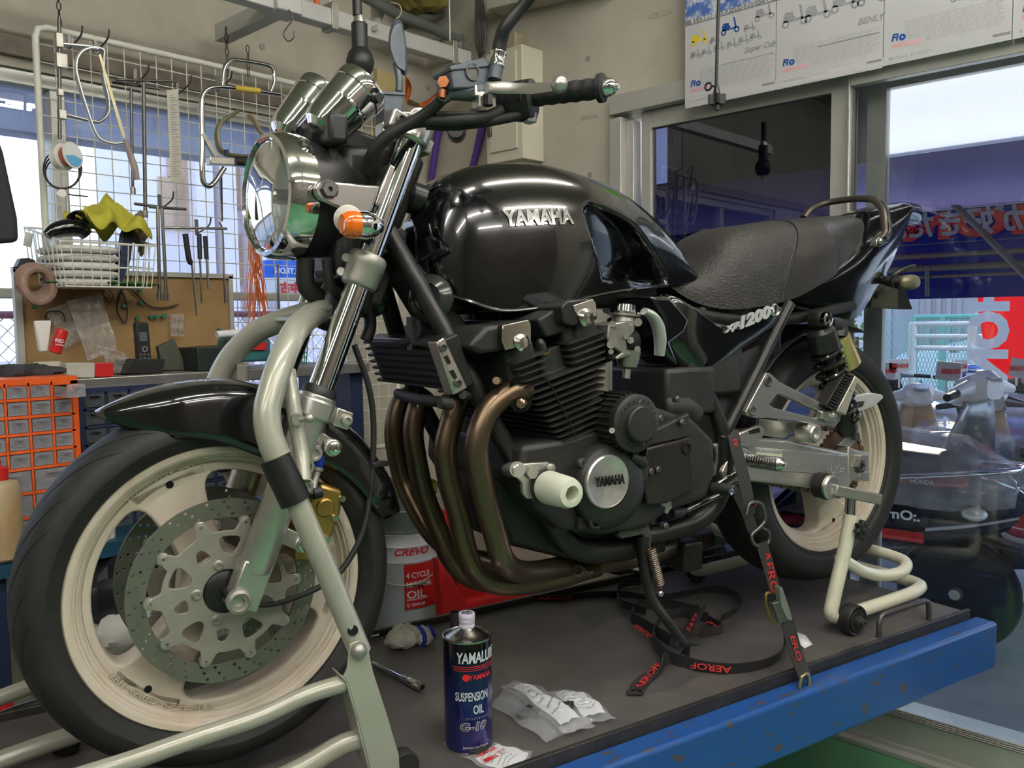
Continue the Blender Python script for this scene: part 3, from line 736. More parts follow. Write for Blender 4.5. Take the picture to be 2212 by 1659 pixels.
# indicators, front
for s in (-1, 1):
    c = Q(778, 486, -.165) if s < 0 else V((Q(778, 486, -.165).x, .165, Q(778, 486, -.165).z))
    b = MB(); b.lathe([(.0215, -.004), (.0225, .004), (.0225, .010), (.019, .024), (.011, .036), (.0001, .040)], c, (1, 0, 0), 28); ind = bp('turn_signal', b, M_chrome)
    b = MB(); b.lathe([(.0215, -.004), (.0225, -.012), (.021, -.024), (.015, -.031), (.0001, -.033)], c, (1, 0, 0), 28); bp('signal_lens', b, M_amber, ind)
    b = MB()
    for k in range(7): a = -.5+k*.17; b.tube([c+V((-.006, sin(a)*.0226*s*-1*-1, 0))+V((0, 0, cos(a)*.0)), c+V((-.02, sin(a)*.021, 0))], .0004, 4)
    b = MB(); b.cyl(c+V((.004, -s*.02, .004)), V((c.x-.006, s*.09, c.z+.012)), .0085); bp('signal_stem', b, M_blkpl, ind)
    b = MB(); q = V((c.x-.010, s*.140, c.z+.010)); b.lathe([(.0001, 0), (.022, .001), (.0235, .006), (.0001, .010)], q, (-.3, s, 0), 24); bp('signal_base', b, M_alud, ind)
# ---- gauges
GA = (V((.077, .0, .078))).normalized()
for s in (-1, 1):
    g0 = Q(694, 277, -.058) if s < 0 else Q(620, 290, .058)
    b = MB(); ax = GA if s < 0 else V((.072, .01, .082)).normalized()
    b.lathe([(.0001, -.012), (.020, -.010), (.032, -.002), (.0375, .010), (.0425, .050), (.0435, .052), (.0435, .055), (.0425, .057), (.0455, .086), (.0470, .088), (.0478, .094), (.0478, .104), (.046, .110), (.042, .112)], g0, ax, 56, caps=False)
    g = bp('instrument_gauge', b, M_chrome, ang=25)
    b = MB(); b.lathe([(.0001, .109), (.0425, .109)], g0, ax, 40, caps=False); bp('gauge_face', b, mat('gauge_dial', (.6, .6, .56), .4, noise=.05), g)
    b = MB(); q = g0+ax*.085+V((.02, -.040, -.012)); b.cyl(q, q+V((.004, -.012, 0)), .008, n=14); bp('reset_knob', b, M_blkpl, g)
b = MB(); b.bar(V((.20, -.10, .745)), V((.20, .10, .745)), .05, .035, (1, 0, 0)); b.bar((.21, 0, .74), (.30, 0, .72), .08, .06); gb = bp('gauge_bracket', b, M_blkpl, bevel=.008)
b = MB(); b.tube([Q(668, 300, -.03), Q(740, 320, -.03), Q(790, 345, -.03), Q(800, 420, -.02), Q(790, 520, -.02)], .012, 12, k=5); b.tube([Q(720, 305, -.06), Q(718, 380, -.07), Q(714, 450, -.07)], .008, 10, k=4)
b.tube([Q(705, 560, -.05), Q(715, 620, -.05), Q(745, 640, -.04)], .009, 8, k=4); b.tube([Q(660, 560, -.02), Q(662, 620, -.02), Q(700, 650, .0)], .016, 10, k=4)
bp('wiring_loom', b, M_black)
b = MB(); b.box((.27, 0, .66), (.11, .13, .14)); b.box((.235, 0, .55), (.07, .12, .10)); b.cyl((.24, 0, .50), (.19, .0, .42), .03); bp('harness_cover', b, M_blkpl, bevel=.02, seg=3)
# ---- handlebar, controls
b = MB()
gl = (Q(1160, 207, -.275), Q(1308, 189, -.375))
LH = [V((.365, 0, .782)), V((.368, -.055, .782)), V((.372, -.085, .792)), V((.385, -.125, .812)), V((.402, -.17, .812)), V((.425, -.225, .803)), gl[0], gl[1]]
pts = [V((q.x, -q.y, q.z)) for q in LH[::-1]]+LH[1:]
b.tube(pts, .0112, 16, k=5); bar = bp('handlebar', b, M_chrome)
b = MB()
for s in (-1, 1): b.box((.358, s*.045, .768), (.05, .035, .055)); b.cyl((.365, s*.045-.018, .784), (.365, s*.045+.018, .784), .022)
bp('bar_clamp', b, M_alus, bevel=.003)
for s in (-1, 1):
    A_, Z2 = gl[0].copy(), gl[1].copy(); A_.y *= -s; Z2.y *= -s
    d = (Z2-A_); L = d.length
    pr = [(.019, -.03), (.026, -.026), (.027, -.018), (.0175, -.010)]
    for k in range(25): pr.append((.0165+.0008*sin(k*1.3), k/24*(L-.014)))
    pr += [(.0225, L-.011), (.0225, L-.003), (.014, L)]
    b = MB(); b.lathe(pr, A_, d, 28); g = bp('handle_grip', b, M_black)
    b = MB(); b.lathe([(.0145, L), (.0145, L+.006), (.011, L+.014), (.006, L+.017), (.0045, L+.022), (.0001, L+.023)], A_, d, 28); bp('bar_end', b, M_chrome, g)
# left switch housing
d = (gl[1]-gl[0]).normalized(); o = gl[0]-d*.055
b = MB(); up = V((0, 0, 1)); fw = up.cross(d).normalized()
b.loft([[o+d*t+(fw*cos(a)*rx+up*(sin(a)*(rz if sin(a) > 0 else rb))) for a in [2*pi*k/28 for k in range(28)]] for t, rx, rz, rb in ((-.012, .018, .020, .024), (-.008, .023, .026, .034), (.03, .024, .028, .040), (.048, .024, .028, .041), (.052, .018, .020, .034))])
sw = bp('switch_housing', b, M_blkpl)
b = MB(); b.box(o+d*.042-up*.034-fw*.0, (.016, .02, .018)); bp('horn_button', b, mat('grey_switch', (.30, .28, .30), .4, noise=.1), sw, bevel=.003)
# clutch master cylinder
mcx = Q(1030, 165, -.215); b = MB()
def qb(pts2, y, dy, m_, name, parent=None, **k):
    b = MB(); b.pprism([Q(x, y_, y) for x, y_ in pts2], (0, dy, 0)); return bp(name, b, m_, parent, **k)
M_bgry = mat('blue_grey_cast', (.085, .10, .12), .42, metal=.3, noise=.15, nscale=30)
res = qb([(974, 148), (978, 192), (1052, 190), (1062, 180), (1058, 140), (1046, 128)], -.24, .055, M_bgry, 'clutch_reservoir', bevel=.003)
qb([(971, 143), (974, 153), (1060, 144), (1054, 132), (1046, 124)], -.243, .061, M_bgry, 'reservoir_lid', res, bevel=.002)
b = MB(); b.lathe([(.0135, -.002), (.0135, .002), (.010, .002), (.009, 0), (.0001, 0)], Q(1021, 156, -.241), (0, -1, 0), 24); bp('sight_glass', b, mat('sight_disc', (.07, .07, .06), .3, noise=.1), res)
b = MB(); b.cyl(Q(968, 195, -.215), Q(1046, 200, -.23), .0155, n=20); mcyl = bp('clutch_cylinder', b, M_bgry)
M_copr = mat('rusty_copper_bolt', (.36, .13, .05), .45, metal=.6, noise=.25, nscale=60)
b = MB(); b.lathe([(.010, -.014), (.010, 0), (.0001, .001)], Q(957, 176, -.225), (-.6, -.75, .1), 6); b.cyl(Q(957, 195, -.22), Q(954, 212, -.22), .006, n=12); bp('banjo_bolt', b, M_copr, mcyl)
b = MB(); b.tube([Q(955, 210, -.22), Q(948, 222, -.21), Q(920, 245, -.19), Q(880, 270, -.17), Q(835, 296, -.15), Q(805, 330, -.13), Q(790, 370, -.10)], .0095, 12, k=6)
b.tube([Q(1085, 240, -.24), Q(1040, 256, -.23), Q(960, 262, -.20), Q(900, 262, -.17), Q(850, 285, -.14), Q(812, 322, -.11), Q(800, 380, -.08)], .011, 12, k=6)
b.tube([Q(1130, 248, -.26), Q(1060, 262, -.235), Q(980, 272, -.20), Q(920, 270, -.18)], .008, 10, k=5)
b.tube([Q(943, 246, -.2), Q(1000, 246, -.22), Q(1070, 243, -.24)], .0045, 8, k=5); bp('control_cable', b, M_black)
lev = qb([(1026, 182), (1031, 183), (1032, 198), (1050, 196), (1053, 214), (1042, 230), (1035, 230), (1034, 206), (1026, 206)], -.245, .022, M_alus, 'lever_perch', bevel=.001)
b = MB(); b.loft([[c+V((0, 0, 1))*h*sin(a)+V((.35, -.9, 0))*w_*cos(a) for a in [2*pi*k/16 for k in range(16)]] for c, h, w_ in ((Q(1052, 189, -.25), .009, .006), (Q(1085, 189, -.265), .010, .007), (Q(1115, 191, -.285), .0085, .008), (Q(1150, 191, -.31), .0085, .009), (Q(1180, 188, -.335), .0075, .008), (Q(1200, 186, -.35), .007, .007))])
b.ball(Q(1208, 182, -.355), (.0135, .0135, .0135)); bp('clutch_lever', b, M_alus, lev)
b = MB(); b.lathe([(.009, -.012), (.009, .004), (.006, .006), (.0001, .006)], Q(1054, 222, -.25), (0, 0, -1), 6); bp('pivot_bolt', b, M_blkm, lev)
# left mirror stem (mirror head is above the frame)
m0 = Q(1068, 172, -.245)
b = MB(); b.cyl(m0, Q(1072, 145, -.245), .0115, n=20); ms = bp('mirror_stem', b, M_bgry)
b = MB(); b.lathe([(.011, 0), (.0135, .002), (.0135, .005), (.0125, .007), (.0125, .020), (.0135, .022), (.0135, .025), (.011, .027)], Q(1072, 146, -.245), Q(1077, 112, -.245)-Q(1072, 146, -.245), 16); bp('mirror_adaptor', b, M_chrome, ms)
b = MB(); b.tube([Q(1077, 112, -.245), Q(1082, 85, -.25), Q(1092, 58, -.26), Q(1128, 14, -.275), Q(1165, -30, -.30), Q(1190, -70, -.32)], [.012, .0115, .011, .010, .009, .009], 14, k=4)
b.ball(Q(1235, -110, -.34), (.07, .02, .05)); bp('mirror_arm', b, M_blkpl, ms)
# right side: brake reservoir, mirror
rb = qb([(826, 200), (829, 247), (870, 252), (873, 204)], .20, .05, M_bgry, 'brake_reservoir', bevel=.003)
qb([(823, 196), (823, 203), (876, 206), (876, 199)], .196, .058, M_bgry, 'reservoir_lid', rb, bevel=.001)
b = MB(); b.tube([Q(862, 197, .22), Q(862, 170, .22), Q(858, 150, .225), Q(854, 138, .23)], [.008, .0075, .007, .006], 12, k=4); rm = bp('mirror_stem', b, M_bgry)
b = MB(); P = [V((x, y, 0)) for x, y in ((851, 43), (866, 44), (872, 62), (878, 100), (879, 160), (868, 160), (857, 150), (845, 120), (839, 95), (842, 65))]
P, _ = spline(P, [0]*10, 3, True)
b.loft([[Q(860+(p_.x-860)*s_, 102+(p_.y-102)*s_, yy) for p_ in P] for s_, yy in ((.80, .215), (.97, .225), (1., .24), (1.0, .25), (.9, .256))]); bp('mirror_housing', b, M_bgry, rm)
b = MB(); b.box(Q(845, 262, .14), (.05, .04, .03)); b.lathe([(.02, -.02), (.024, 0), (.02, .03)], Q(985, 285, .30), (.5, .8, 0), 20); b.tube([Q(985, 272, .28), Q(1010, 262, .30), Q(1030, 240, .33)], .014, 12, k=4); bp('throttle_housing', b, M_blkpl, bevel=.003)
# ================================================================ tank
def xz(px, py, y): q = Q(px, py, y); return q.x, q.z
top = [xz(px, py, 0) for px, py in ((904, 432), (915, 412), (935, 392), (965, 375), (1010, 362), (1080, 356), (1150, 361), (1230, 384), (1310, 421), (1375, 470), (1430, 540), (1470, 615))]
TX = [q[0] for q in top]; TZ = [q[1] for q in top]
TXS, TXE = TX[0], TX[-1]
bot = [xz(px, py, -.125) for px, py in ((903, 470), (899, 520), (925, 575), (975, 620), (1040, 652), (1095, 669), (1200, 656), (1320, 630), (1465, 613))]
BX = [q[0] for q in bot]; BZ = [q[1] for q in bot]
def tank_w(x): return cs1([TXS-.02, TXS+.01, TXS+.05, TXS+.14, TXS+.27, TXS+.40, .88, TXE], [.03, .075, .108, .132, .140, .134, .112, .085], x)
kp = [(1262, 452), (1268, 440), (1285, 434), (1320, 446), (1360, 468), (1392, 492), (1420, 530), (1446, 570), (1463, 609), (1380, 607), (1306, 605), (1298, 590), (1280, 530), (1266, 480)]
KP = [Q(x, y, -.128) for x, y in kp]; KP, _ = spline(KP, [0]*len(KP), 4, True); KPP = [(q.x, q.z) for q in KP]
def sdist(x, z, P):                                       # signed distance to a closed outline, inside positive
    d = 9; ins = False; n = len(P)
    for i in range(n):
        x1, z1 = P[i]; x2, z2 = P[(i+1) % n]; dx, dz = x2-x1, z2-z1
        t = max(0, min(1, ((x-x1)*dx+(z-z1)*dz)/(dx*dx+dz*dz+1e-12))); d = min(d, math.hypot(x-x1-dx*t, z-z1-dz*t))
        if (z1 > z) != (z2 > z) and x < dx*(z-z1)/(dz+1e-12)+x1: ins = not ins
    return d if ins else -d
def tank_pt(u, v):
    # u along the tank, v from bottom left (0) over the top (.5) to bottom right (1)
    x = TXS-.022+(TXE-TXS+.022)*u
    zt = cs1([TXS-.022]+TX, [TZ[0]-.035]+TZ, x)
    zb = cs1([TXS-.022]+BX[2:], [.545]+BZ[2:], x) if x < BX[-1] else BZ[-1]
    zb = min(zb, zt-.004); w_ = tank_w(x)
    a = pi*(v*1.0); c_ = -cos(a); s_ = sin(a)            # v=0 -> left
    yy = math.copysign(abs(c_)**.62, c_)*w_; zz = zb+(zt-zb)*(s_**.80)
    k = (zz-zb)/(zt-zb+1e-6); yy *= 1-.10*(1-k)**3
    # nose scoops and knee recess, left and right alike
    q = sdist(x, zz, KPP)
    if q > 0 and abs(c_) > .15:
        m_ = min(1, q/.014); m_ = m_*m_*(3-2*m_)
        dep = .010+max(0, x-.69)*.19+max(0, .66-zz)*.26
        yy = math.copysign(max(.012, abs(yy)-dep*m_), yy)
    return V((x, yy, zz))
b = MB(); NU, NV = 190, 150
us = [(.5-.5*cos(pi*i/NU))*.55+(i/NU)*.45 for i in range(NU+1)]
vv = [tank_pt(u, j/NV) for u in us for j in range(NV+1)]
fs = [(i*(NV+1)+j, i*(NV+1)+j+1, (i+1)*(NV+1)+j+1, (i+1)*(NV+1)+j) for i in range(NU) for j in range(NV)]
fs += [tuple(range(NV, -1, -1)), tuple(NU*(NV+1)+j for j in range(NV+1))]
b.add(vv, fs); tank = bp('fuel_tank', b, M_gloss, ang=75)
# seam along the lower edge
b = MB(); P = [V((x, -tank_w(x)*.905, cs1(BX[2:], BZ[2:], x)-.002)) for x in [BX[2]+(BX[-1]-BX[2])*i/24 for i in range(25)]]
P = [V((TXS-.012, -.062, .60)), V((TXS-.016, -.082, .575)), V((TXS-.004, -.098, .555))]+P
for s in (1, -1): b.tube([V((q.x, q.y*s, q.z)) for q in P], .0035, 8, k=2)
bp('tank_seam', b, M_gloss, tank)
b = MB(); b.tube([q+V((0, .0, 0)) for q in [V((x, 0, z)) for x, z in []]] or [V((.6, 0, .728)), V((.6, 0, .73))], .001, 4); 
b = MB(); b.lathe([(.034, -.004), (.034, .004), (.028, .008), (.0001, .009)], (.60, 0, .728), (.04, 0, 1), 32); bp('fuel_cap', b, M_chromew, tank)
def tank_side_y(x, z):                                   # left side surface
    zt = cs1(TX, TZ, x); zb = cs1(BX[2:], BZ[2:], x); k = min(.999, max(.001, (z-zb)/(zt-zb)))
    s_ = k**(1/.80); c_ = math.sqrt(max(0, 1-s_*s_)); return -(c_**.62)*tank_w(x)*(1-.10*(1-k)**3)
M_emb = mat('bright_emblem', (.70, .70, .69), .12, metal=1., noise=.04)
def emblem(txt, pa, pb, h, off, m_, parent, surf=tank_side_y, sx=1., shear=0., offset=0., t=.004, name='emblem'):
    b = MB(); d = (pb-pa); L = d.length; x = V((d.x, 0, d.z)).normalized(); up = V((-x.z, 0, x.x))
    b.text(txt, 1, (0, 0, 0), (1, 0, 0), (0, 1, 0), 1, 'LEFT', 1, offset=offset, shear=shear)
    w0 = min(q.x for q in b.v); w1 = max(q.x for q in b.v); h0 = min(q.y for q in b.v); h1 = max(q.y for q in b.v)
    def f(q):
        u = (q.x-w0)/(w1-w0)*L; v_ = (q.y-h0)/(h1-h0)*h; p_ = V((pa.x, 0, pa.z))+x*u+up*v_
        return V((p_.x, surf(p_.x, p_.z)-off-(t if q.z > 0 else 0), p_.z))
    b.map(f); return bp(name, b, m_, parent)
emblem('YAMAHA', Q(1100, 487, -.135), Q(1243, 483, -.135), .030, -.001, M_emb, tank, offset=.035)
# ================================================================ seat
st = [xz(px, py, -.085) for px, py in ((1448, 560), (1470, 582), (1500, 590), (1530, 560), (1560, 515), (1600, 488), (1660, 478), (1740, 469), (1820, 462), (1860, 463), (1885, 478))]
sbm = [xz(px, py, -.12) for px, py in ((1452, 575), (1480, 615), (1516, 650), (1560, 667), (1620, 664), (1690, 645), (1750, 612), (1810, 575), (1862, 528), (1888, 495))]
SX0, SX1 = st[0][0], st[-1][0]
stx = [q[0] for q in st]; stz = [q[1] for q in st]; sbx = [q[0] for q in sbm]; sbz = [q[1] for q in sbm]
def seat_pt(x, v, grow=0.):
    zt = cs1(stx, stz, x)-.0; zb = min(cs1(sbx, sbz, x), zt-.004)
    w_ = cs1([SX0, SX0+.05, SX0+.14, SX0+.26, SX0+.45, SX1-.18, SX1-.05, SX1], [.065, .090, .125, .150, .155, .125, .095, .05], x)
    a = pi*v; c_ = -cos(a); s_ = sin(a)
    return V((x, math.copysign(abs(c_)**.60, c_)*(w_+grow), zb+(zt-zb)*s_**.62+grow*s_))
M_seatA = mat('dimpled_seat_vinyl', (.030, .028, .026), .50, noise=.12, nscale=30, spec=.45)
nt = M_seatA.node_tree; vt = nt.nodes.new('ShaderNodeTexVoronoi'); vt.inputs['Scale'].default_value = 210; tcx = nt.nodes.new('ShaderNodeTexCoord'); bpx = nt.nodes.new('ShaderNodeBump'); bpx.inputs['Strength'].default_value = .6; bpx.inputs['Distance'].default_value = .002
nt.links.new(tcx.outputs['Object'], vt.inputs['Vector']); nt.links.new(vt.outputs['Distance'], bpx.inputs['Height']); nt.links.new(bpx.outputs[0], nt.nodes['Principled BSDF'].inputs['Normal'])
M_seatB = mat('smooth_seat_vinyl', (.030, .027, .025), .40, noise=.12, nscale=20, bump=.08, bscale=160)
xs = Q(1712, 478, 0).x
def seam_x(v): a = pi*v; return Q(1732, 520, -.14).x+.02-.10*(1-sin(a))**1.3
def seatpatch(xa, xb, name, m_, par=None, n=70):
    b = MB(); NVv = 64; vs = []
    for i in range(n+1):
        for j in range(NVv+1):
            v = j/NVv; a_ = xa(v); b_ = xb(v); k = i/n; vs.append(seat_pt(a_+(b_-a_)*k, v))
    fs = [(i*(NVv+1)+j, i*(NVv+1)+j+1, (i+1)*(NVv+1)+j+1, (i+1)*(NVv+1)+j) for i in range(n) for j in range(NVv)]
    b.add(vs, fs); return bp(name, b, m_, par, ang=80)
seat = seatpatch(lambda v: SX0, seam_x, 'rider_seat', M_seatA)
seatpatch(seam_x, lambda v: SX1, 'pillion_seat', M_seatB, seat)
b = MB(); b.tube([seat_pt(seam_x(j/60), j/60, .0012) for j in range(61)], .0022, 6, up=(1, 0, 0)); bp('seat_piping', b, M_blkpl, seat)
b = MB(); b.tube([seat_pt(seam_x(j/60)-.007, j/60, .0006) for j in range(2, 59)], .0008, 4, up=(1, 0, 0)); bp('seat_stitch', b, mat('grey_stitch', (.10, .10, .10), .7, noise=.1), seat)
# ================================================================ tail
tt = [xz(px, py, -.085 if px < 1880 else (-.06 if px < 1920 else -.025)) for px, py in ((1688, 655), (1700, 600), (1760, 560), (1830, 500), (1862, 470), (1890, 450), (1930, 438), (1962, 437), (1985, 441), (1992, 448))]
tb = [xz(px, py, -.10) for px, py in ((1686, 662), (1730, 672), (1790, 684), (1838, 689), (1862, 668), (1900, 622), (1940, 568), (1972, 505), (1985, 470))]
x0t, x1t = tt[0][0]+.02, tt[-1][0]
tax = [q[0] for q in tt]; taz = [q[1] for q in tt]; tbx = [q[0] for q in tb]; tbz = [q[1] for q in tb]
tbz_m = tbz
b = MB(); rings = []
for i in range(81):
    k = i/80; x = x0t+(x1t-x0t)*k; zt = cs1(tax, taz, x); zb = cs1(tbx, tbz, x-.03*(1-k)); zb = min(zb, zt-.006)
    w_ = cs1([0, .12, .35, .6, .85, .96, 1], [.135, .150, .150, .125, .085, .055, .02], k)
    ring = []
    for j in range(49):
        a = pi*j/48; c_ = -cos(a); s_ = sin(a); zz = zb+(zt-zb)*s_**.9
        kk = (zz-zb)/(zt-zb); wy = w_*(1-.35*(1-kk)**2.2)*(1-.12*kk)
        ring.append(V((x, math.copysign(abs(c_)**.55, c_)*wy, zz)))
    rings.append(ring)
b.loft(rings, closed=True); tail = bp('tail_cowl', b, M_gloss, ang=60)
# tail lamp, number plate, rear signals
b = MB(); b.pprism([V((Q(x, y, -.10).x-.004, -.045, Q(x, y, -.10).z)) for x, y in ((1990, 455), (1979, 500), (1961, 545), (1931, 590), (1901, 622), (1876, 655), (1864, 668), (1881, 640), (1926, 580), (1962, 530), (1978, 480))], (0, .09, 0)); bp('tail_lamp', b, mat('red_lens', (.30, .015, .012), .15, noise=.1, coat=1.), tail)
b = MB(); b.pprism([Q(x, y, .02) for x, y in ((1902, 600), (1950, 612), (1971, 668), (1880, 664), (1885, 640))], (.0, .03, 0)); b.tube([Q(1890, 640, -.02), Q(1920, 620, -.02), Q(1945, 600, -.02)], .008, 8); bp('plate_holder', b, mat('olive_plastic', (.06, .055, .03), .6, noise=.1), tail)
for s in (-1, 1):
    c = Q(1955, 610, -.11); c = V((c.x, s*.12, c.z))
    b = MB(); b.ball(c, (.038, .020, .020), rot=Matrix.Rotation(rad(-2), 3, 'Y'), e=.8); r_ = bp('turn_signal', b, mat('worn_plastic', (.20, .18, .12), .35, metal=.4, noise=.2, nscale=30), tail)
    b = MB(); b.lathe([(.010, -.03), (.016, -.01), (.019, 0)], c+V((-.03, -s*.015, .002)), (0, s, 0), 16); b.cyl(c+V((-.03, 0, 0)), V((c.x-.045, s*.05, c.z+.01)), .011); bp('signal_stem', b, M_blkpl, r_)
b = MB(); b.tube([Q(1925, 600, -.09), Q(1938, 590, -.1), Q(1962, 578, -.11), Q(1975, 575, -.11)], .006, 8, k=3); bp('luggage_hook', b, M_blkpl)
# grab rail
M_grab = mat('brown_grey_grab_rail', (.085, .072, .060), .38, metal=.6, noise=.1, nscale=10)
GP = [Q(1736, 470, .135), Q(1752, 452, .13), Q(1782, 439, .12), Q(1830, 431, .06), Q(1868, 429, -.02), Q(1892, 434, -.08), Q(1908, 452, -.115), Q(1914, 480, -.135), Q(1915, 502, -.142), Q(1905, 516, -.143), Q(1897, 524, -.143)]
b = MB(); b.tube(GP, [.012, .012, .012, .012, .012, .012, .0125, .013, .012, .010, .009], 16, k=6, flat=.75); gr = bp('grab_rail', b, M_grab)
b = MB(); b.tube([q+V((-.002, -.010, .001)) for q in GP[4:10]], .0045, 8, k=5); bp('rail_lip', b, M_blkm, gr)
b = MB(); b.pprism([Q(x, y, -.143) for x, y in ((1908, 504), (1922, 508), (1920, 522), (1902, 533), (1893, 532), (1894, 518))], (0, .02, 0)); bp('rail_mount', b, M_chromew, gr, bevel=.002)
b = MB()
for px, py in ((1915, 512), (1901, 521)): b.ball(Q(px, py, -.146), .008)
bp('rail_bolt', b, M_chrome, gr)
# ================================================================ side panel
SP = [(1440, 648), (1452, 636), (1490, 668), (1540, 694), (1600, 700), (1650, 688), (1696, 656), (1708, 668), (1698, 692), (1660, 720), (1610, 752), (1560, 790), (1502, 820), (1488, 815), (1470, 790), (1452, 765), (1436, 740), (1428, 700)]
P = [Q(x, y, -.150) for x, y in SP]; P, _ = spline(P, [0]*len(P), 3, True)
c = sum(P, V((0, 0, 0)))/len(P)
b = MB(); b.loft([[c+(q-c)*s_+V((0, dy, 0)) for q in P] for s_, dy in ((.97, .06), (1, .03), (1, .012), (.97, .002), (.90, -.006), (.75, -.013), (.5, -.017), (.2, -.018))]); sp_ = bp('side_cover', b, M_gloss, ang=60)
b = MB(); P2 = [Q(x, y, -.17) for x, y in ((1405, 640), (1448, 640), (1492, 690), (1480, 720), (1450, 742), (1470, 792), (1440, 770), (1432, 740), (1436, 690))]; b.pprism(P2, (0, .10, 0)); bp('airbox_duct', b, M_gloss, bevel=.008, seg=3)
M_ems = mat('silver_badge', (.62, .62, .62), .3, metal=.35, noise=.05)
def flaty(x, z): return -.1690
emblem('XJR', Q(1564, 723, -.1665), Q(1596, 709, -.1665), .016, 0, M_ems, sp_, flaty, shear=.3, offset=.04, t=.004)
emblem('1200', Q(1595, 712, -.1665), Q(1664, 684, -.1665), .027, 0, M_ems, sp_, flaty, shear=.3, offset=.05, t=.004)
b = MB(); q = Q(1672, 670, -.166); b.lathe([(.014, 0), (.015, .003), (.012, .006), (.009, .004), (.0001, .004)], q, (0, -1, 0), 24); bp('cover_fastener', b, M_chromew, sp_)
# ================================================================ engine
LN = rad(15)
def EP(u, v, y): return V((.675-u*sin(LN)+v*cos(LN), y, .12+u*cos(LN)+v*sin(LN)))
EU = V((-sin(LN), 0, cos(LN))); EV = V((cos(LN), 0, sin(LN)))
eng = None
b = MB()
case = [(1128, 962), (1215, 948), (1300, 922), (1345, 900), (1420, 880), (1500, 905), (1545, 950), (1548, 1020), (1530, 1075), (1440, 1110), (1400, 1142), (1300, 1158), (1215, 1145), (1160, 1100), (1122, 1040)]
P = [Q(x, y, -.185) for x, y in case]; b.pprism(P, (0, .37, 0)); eng = bp('crankcase', b, M_eng, bevel=.012, seg=3)
b = MB()
def vf(u): return cs1([.10, .18, .27, .30], [-.072, -.104, -.140, -.145], u)
def vr(u): return cs1([.10, .18, .24, .30], [.020, .050, .066, .074], u)
def finpoly(vA, vB, yh, r=.012):
    w_ = vB-vA; return rrect(w_, 2*yh, r, 4, (vA+vB)/2, 0)
for i in range(15):
    u = .104+i*.0124; yh = .188+.012*min(1, i/8)
    segs = [(vf(u), vr(u))] if u < .236 else [(vf(u), -.066), (-.018, vr(u))]
    for (a_, c_) in segs:
        pl = finpoly(a_, c_, yh); b.loft([[EP(uu, v, y) for v, y in [(q[0]*1, q[1]) for q in pl]] for uu in (u-.0016, u+.0016)])
bp('cooling_fins', b, M_eng, eng, ang=30)
b = MB()
b.loft([[EP(u, v, y) for v, y in rrect(vr(u)-vf(u)-.034, .345, .02, 4, (vr(u)+vf(u))/2, 0)] for u in (.06, .10, .15, .20, .235)])
b.loft([[EP(u, v, y) for v, y in rrect(.065, .36, .01, 3, -.108, 0)] for u in (.22, .30)])
b.loft([[EP(u, v, y) for v, y in rrect(.080, .36, .01, 3, .030, 0)] for u in (.22, .305)])
b.loft([[EP(u, v, y) for v, y in rrect(.06, .34, .01, 3, -.04, 0)] for u in (.22, .275)])
bp('cylinder_block', b, M_eng, eng, bevel=.003)
b = MB()
for v0, yy in ((-.068, -.186), (.018, -.186)):
    for k in range(5): pass
    b.tube([EP(.11, vf(.11)+.03, -.1995), EP(.20, vf(.2)+.042, -.1998), EP(.235, vf(.235)+.045, -.2)], .0018, 6)
bp('fin_rib', b, M_eng, eng)
b = MB(); b.pprism([Q(x, y, -.10) for x, y in ((1085, 960), (1072, 1090), (1105, 1180), (1240, 1212), (1395, 1182), (1420, 1130), (1200, 1110))], (0, .25, 0)); bp('oil_pan', b, M_eng, eng, bevel=.01)
# cam boxes and their polished ends
M_cap = mat('polished_cam_cover', (.62, .58, .54), .16, metal=1., noise=.12, nscale=18)
def camend(pts, y, dy, cx, cy, r, name='cam_end_cap', face=None):
    b = MB(); P = [Q(x, yy, y) for x, yy in pts]; b.pprism(P, (0, dy, 0)); o = bp(name, b, M_blkm, eng, bevel=.003)
    f = face or pts; b = MB(); c_ = V((0, 0, 0)); P = [Q(x, yy, y-.0016) for x, yy in f]; b.pprism(P, (0, .003, 0)); bp('polished_face', b, M_cap, o, bevel=.0008)
    q = Q(cx, cy, y-.003)
    b = MB(); b.lathe([(r, .002), (r*.97, -.002), (r*.62, -.007), (.0001, -.008)], q, YA, 30); bp('cap_boss', b, M_cap, o, ang=20); return o
camend([(1086, 703), (1142, 691), (1147, 700), (1147, 742), (1092, 757), (1084, 735)], -.205, .41, 1127, 740, .0155)
camend([(1213, 663), (1225, 650), (1281, 644), (1289, 655), (1291, 690), (1235, 705), (1217, 697)], -.205, .41, 1266, 686, .0170, face=[(1238, 660), (1281, 646), (1288, 656), (1289, 682), (1255, 694), (1242, 672)])
camend([(1013, 716), (1045, 700), (1060, 703), (1062, 738), (1022, 742)], -.085, .02, 1047, 738, .016)
b = MB(); b.pprism([Q(x, y, -.19) for x, y in ((1050, 705), (1086, 700), (1092, 757), (1040, 765), (1010, 750))], (0, .36, 0)); b.pprism([Q(x, y, -.18) for x, y in ((1160, 690), (1213, 660), (1222, 705), (1240, 712), (1180, 730))], (0, .34, 0)); bp('cam_box', b, M_eng, eng, bevel=.008)
b = MB()
for px, py in ((1172, 762), (1243, 733)):
    q = Q(px, py, -.175); b.lathe([(.0125, 0), (.0125, .002), (.0095, .003), (.0095, .017), (.0085, .020), (.006, .025), (.0001, .028)], q, EU, 6 if False else 18)
bp('head_cap_nut', b, M_blkm, eng)
b = MB()
for px, py in ((1172, 764), (1243, 735)): b.lathe([(.014, 0), (.014, .002), (.0001, .002)], Q(px, py, -.175), EU, 18)
bp('oily_washer', b, mat('oily_brass', (.25, .13, .04), .35, metal=.7, noise=.2), eng)
b = MB()
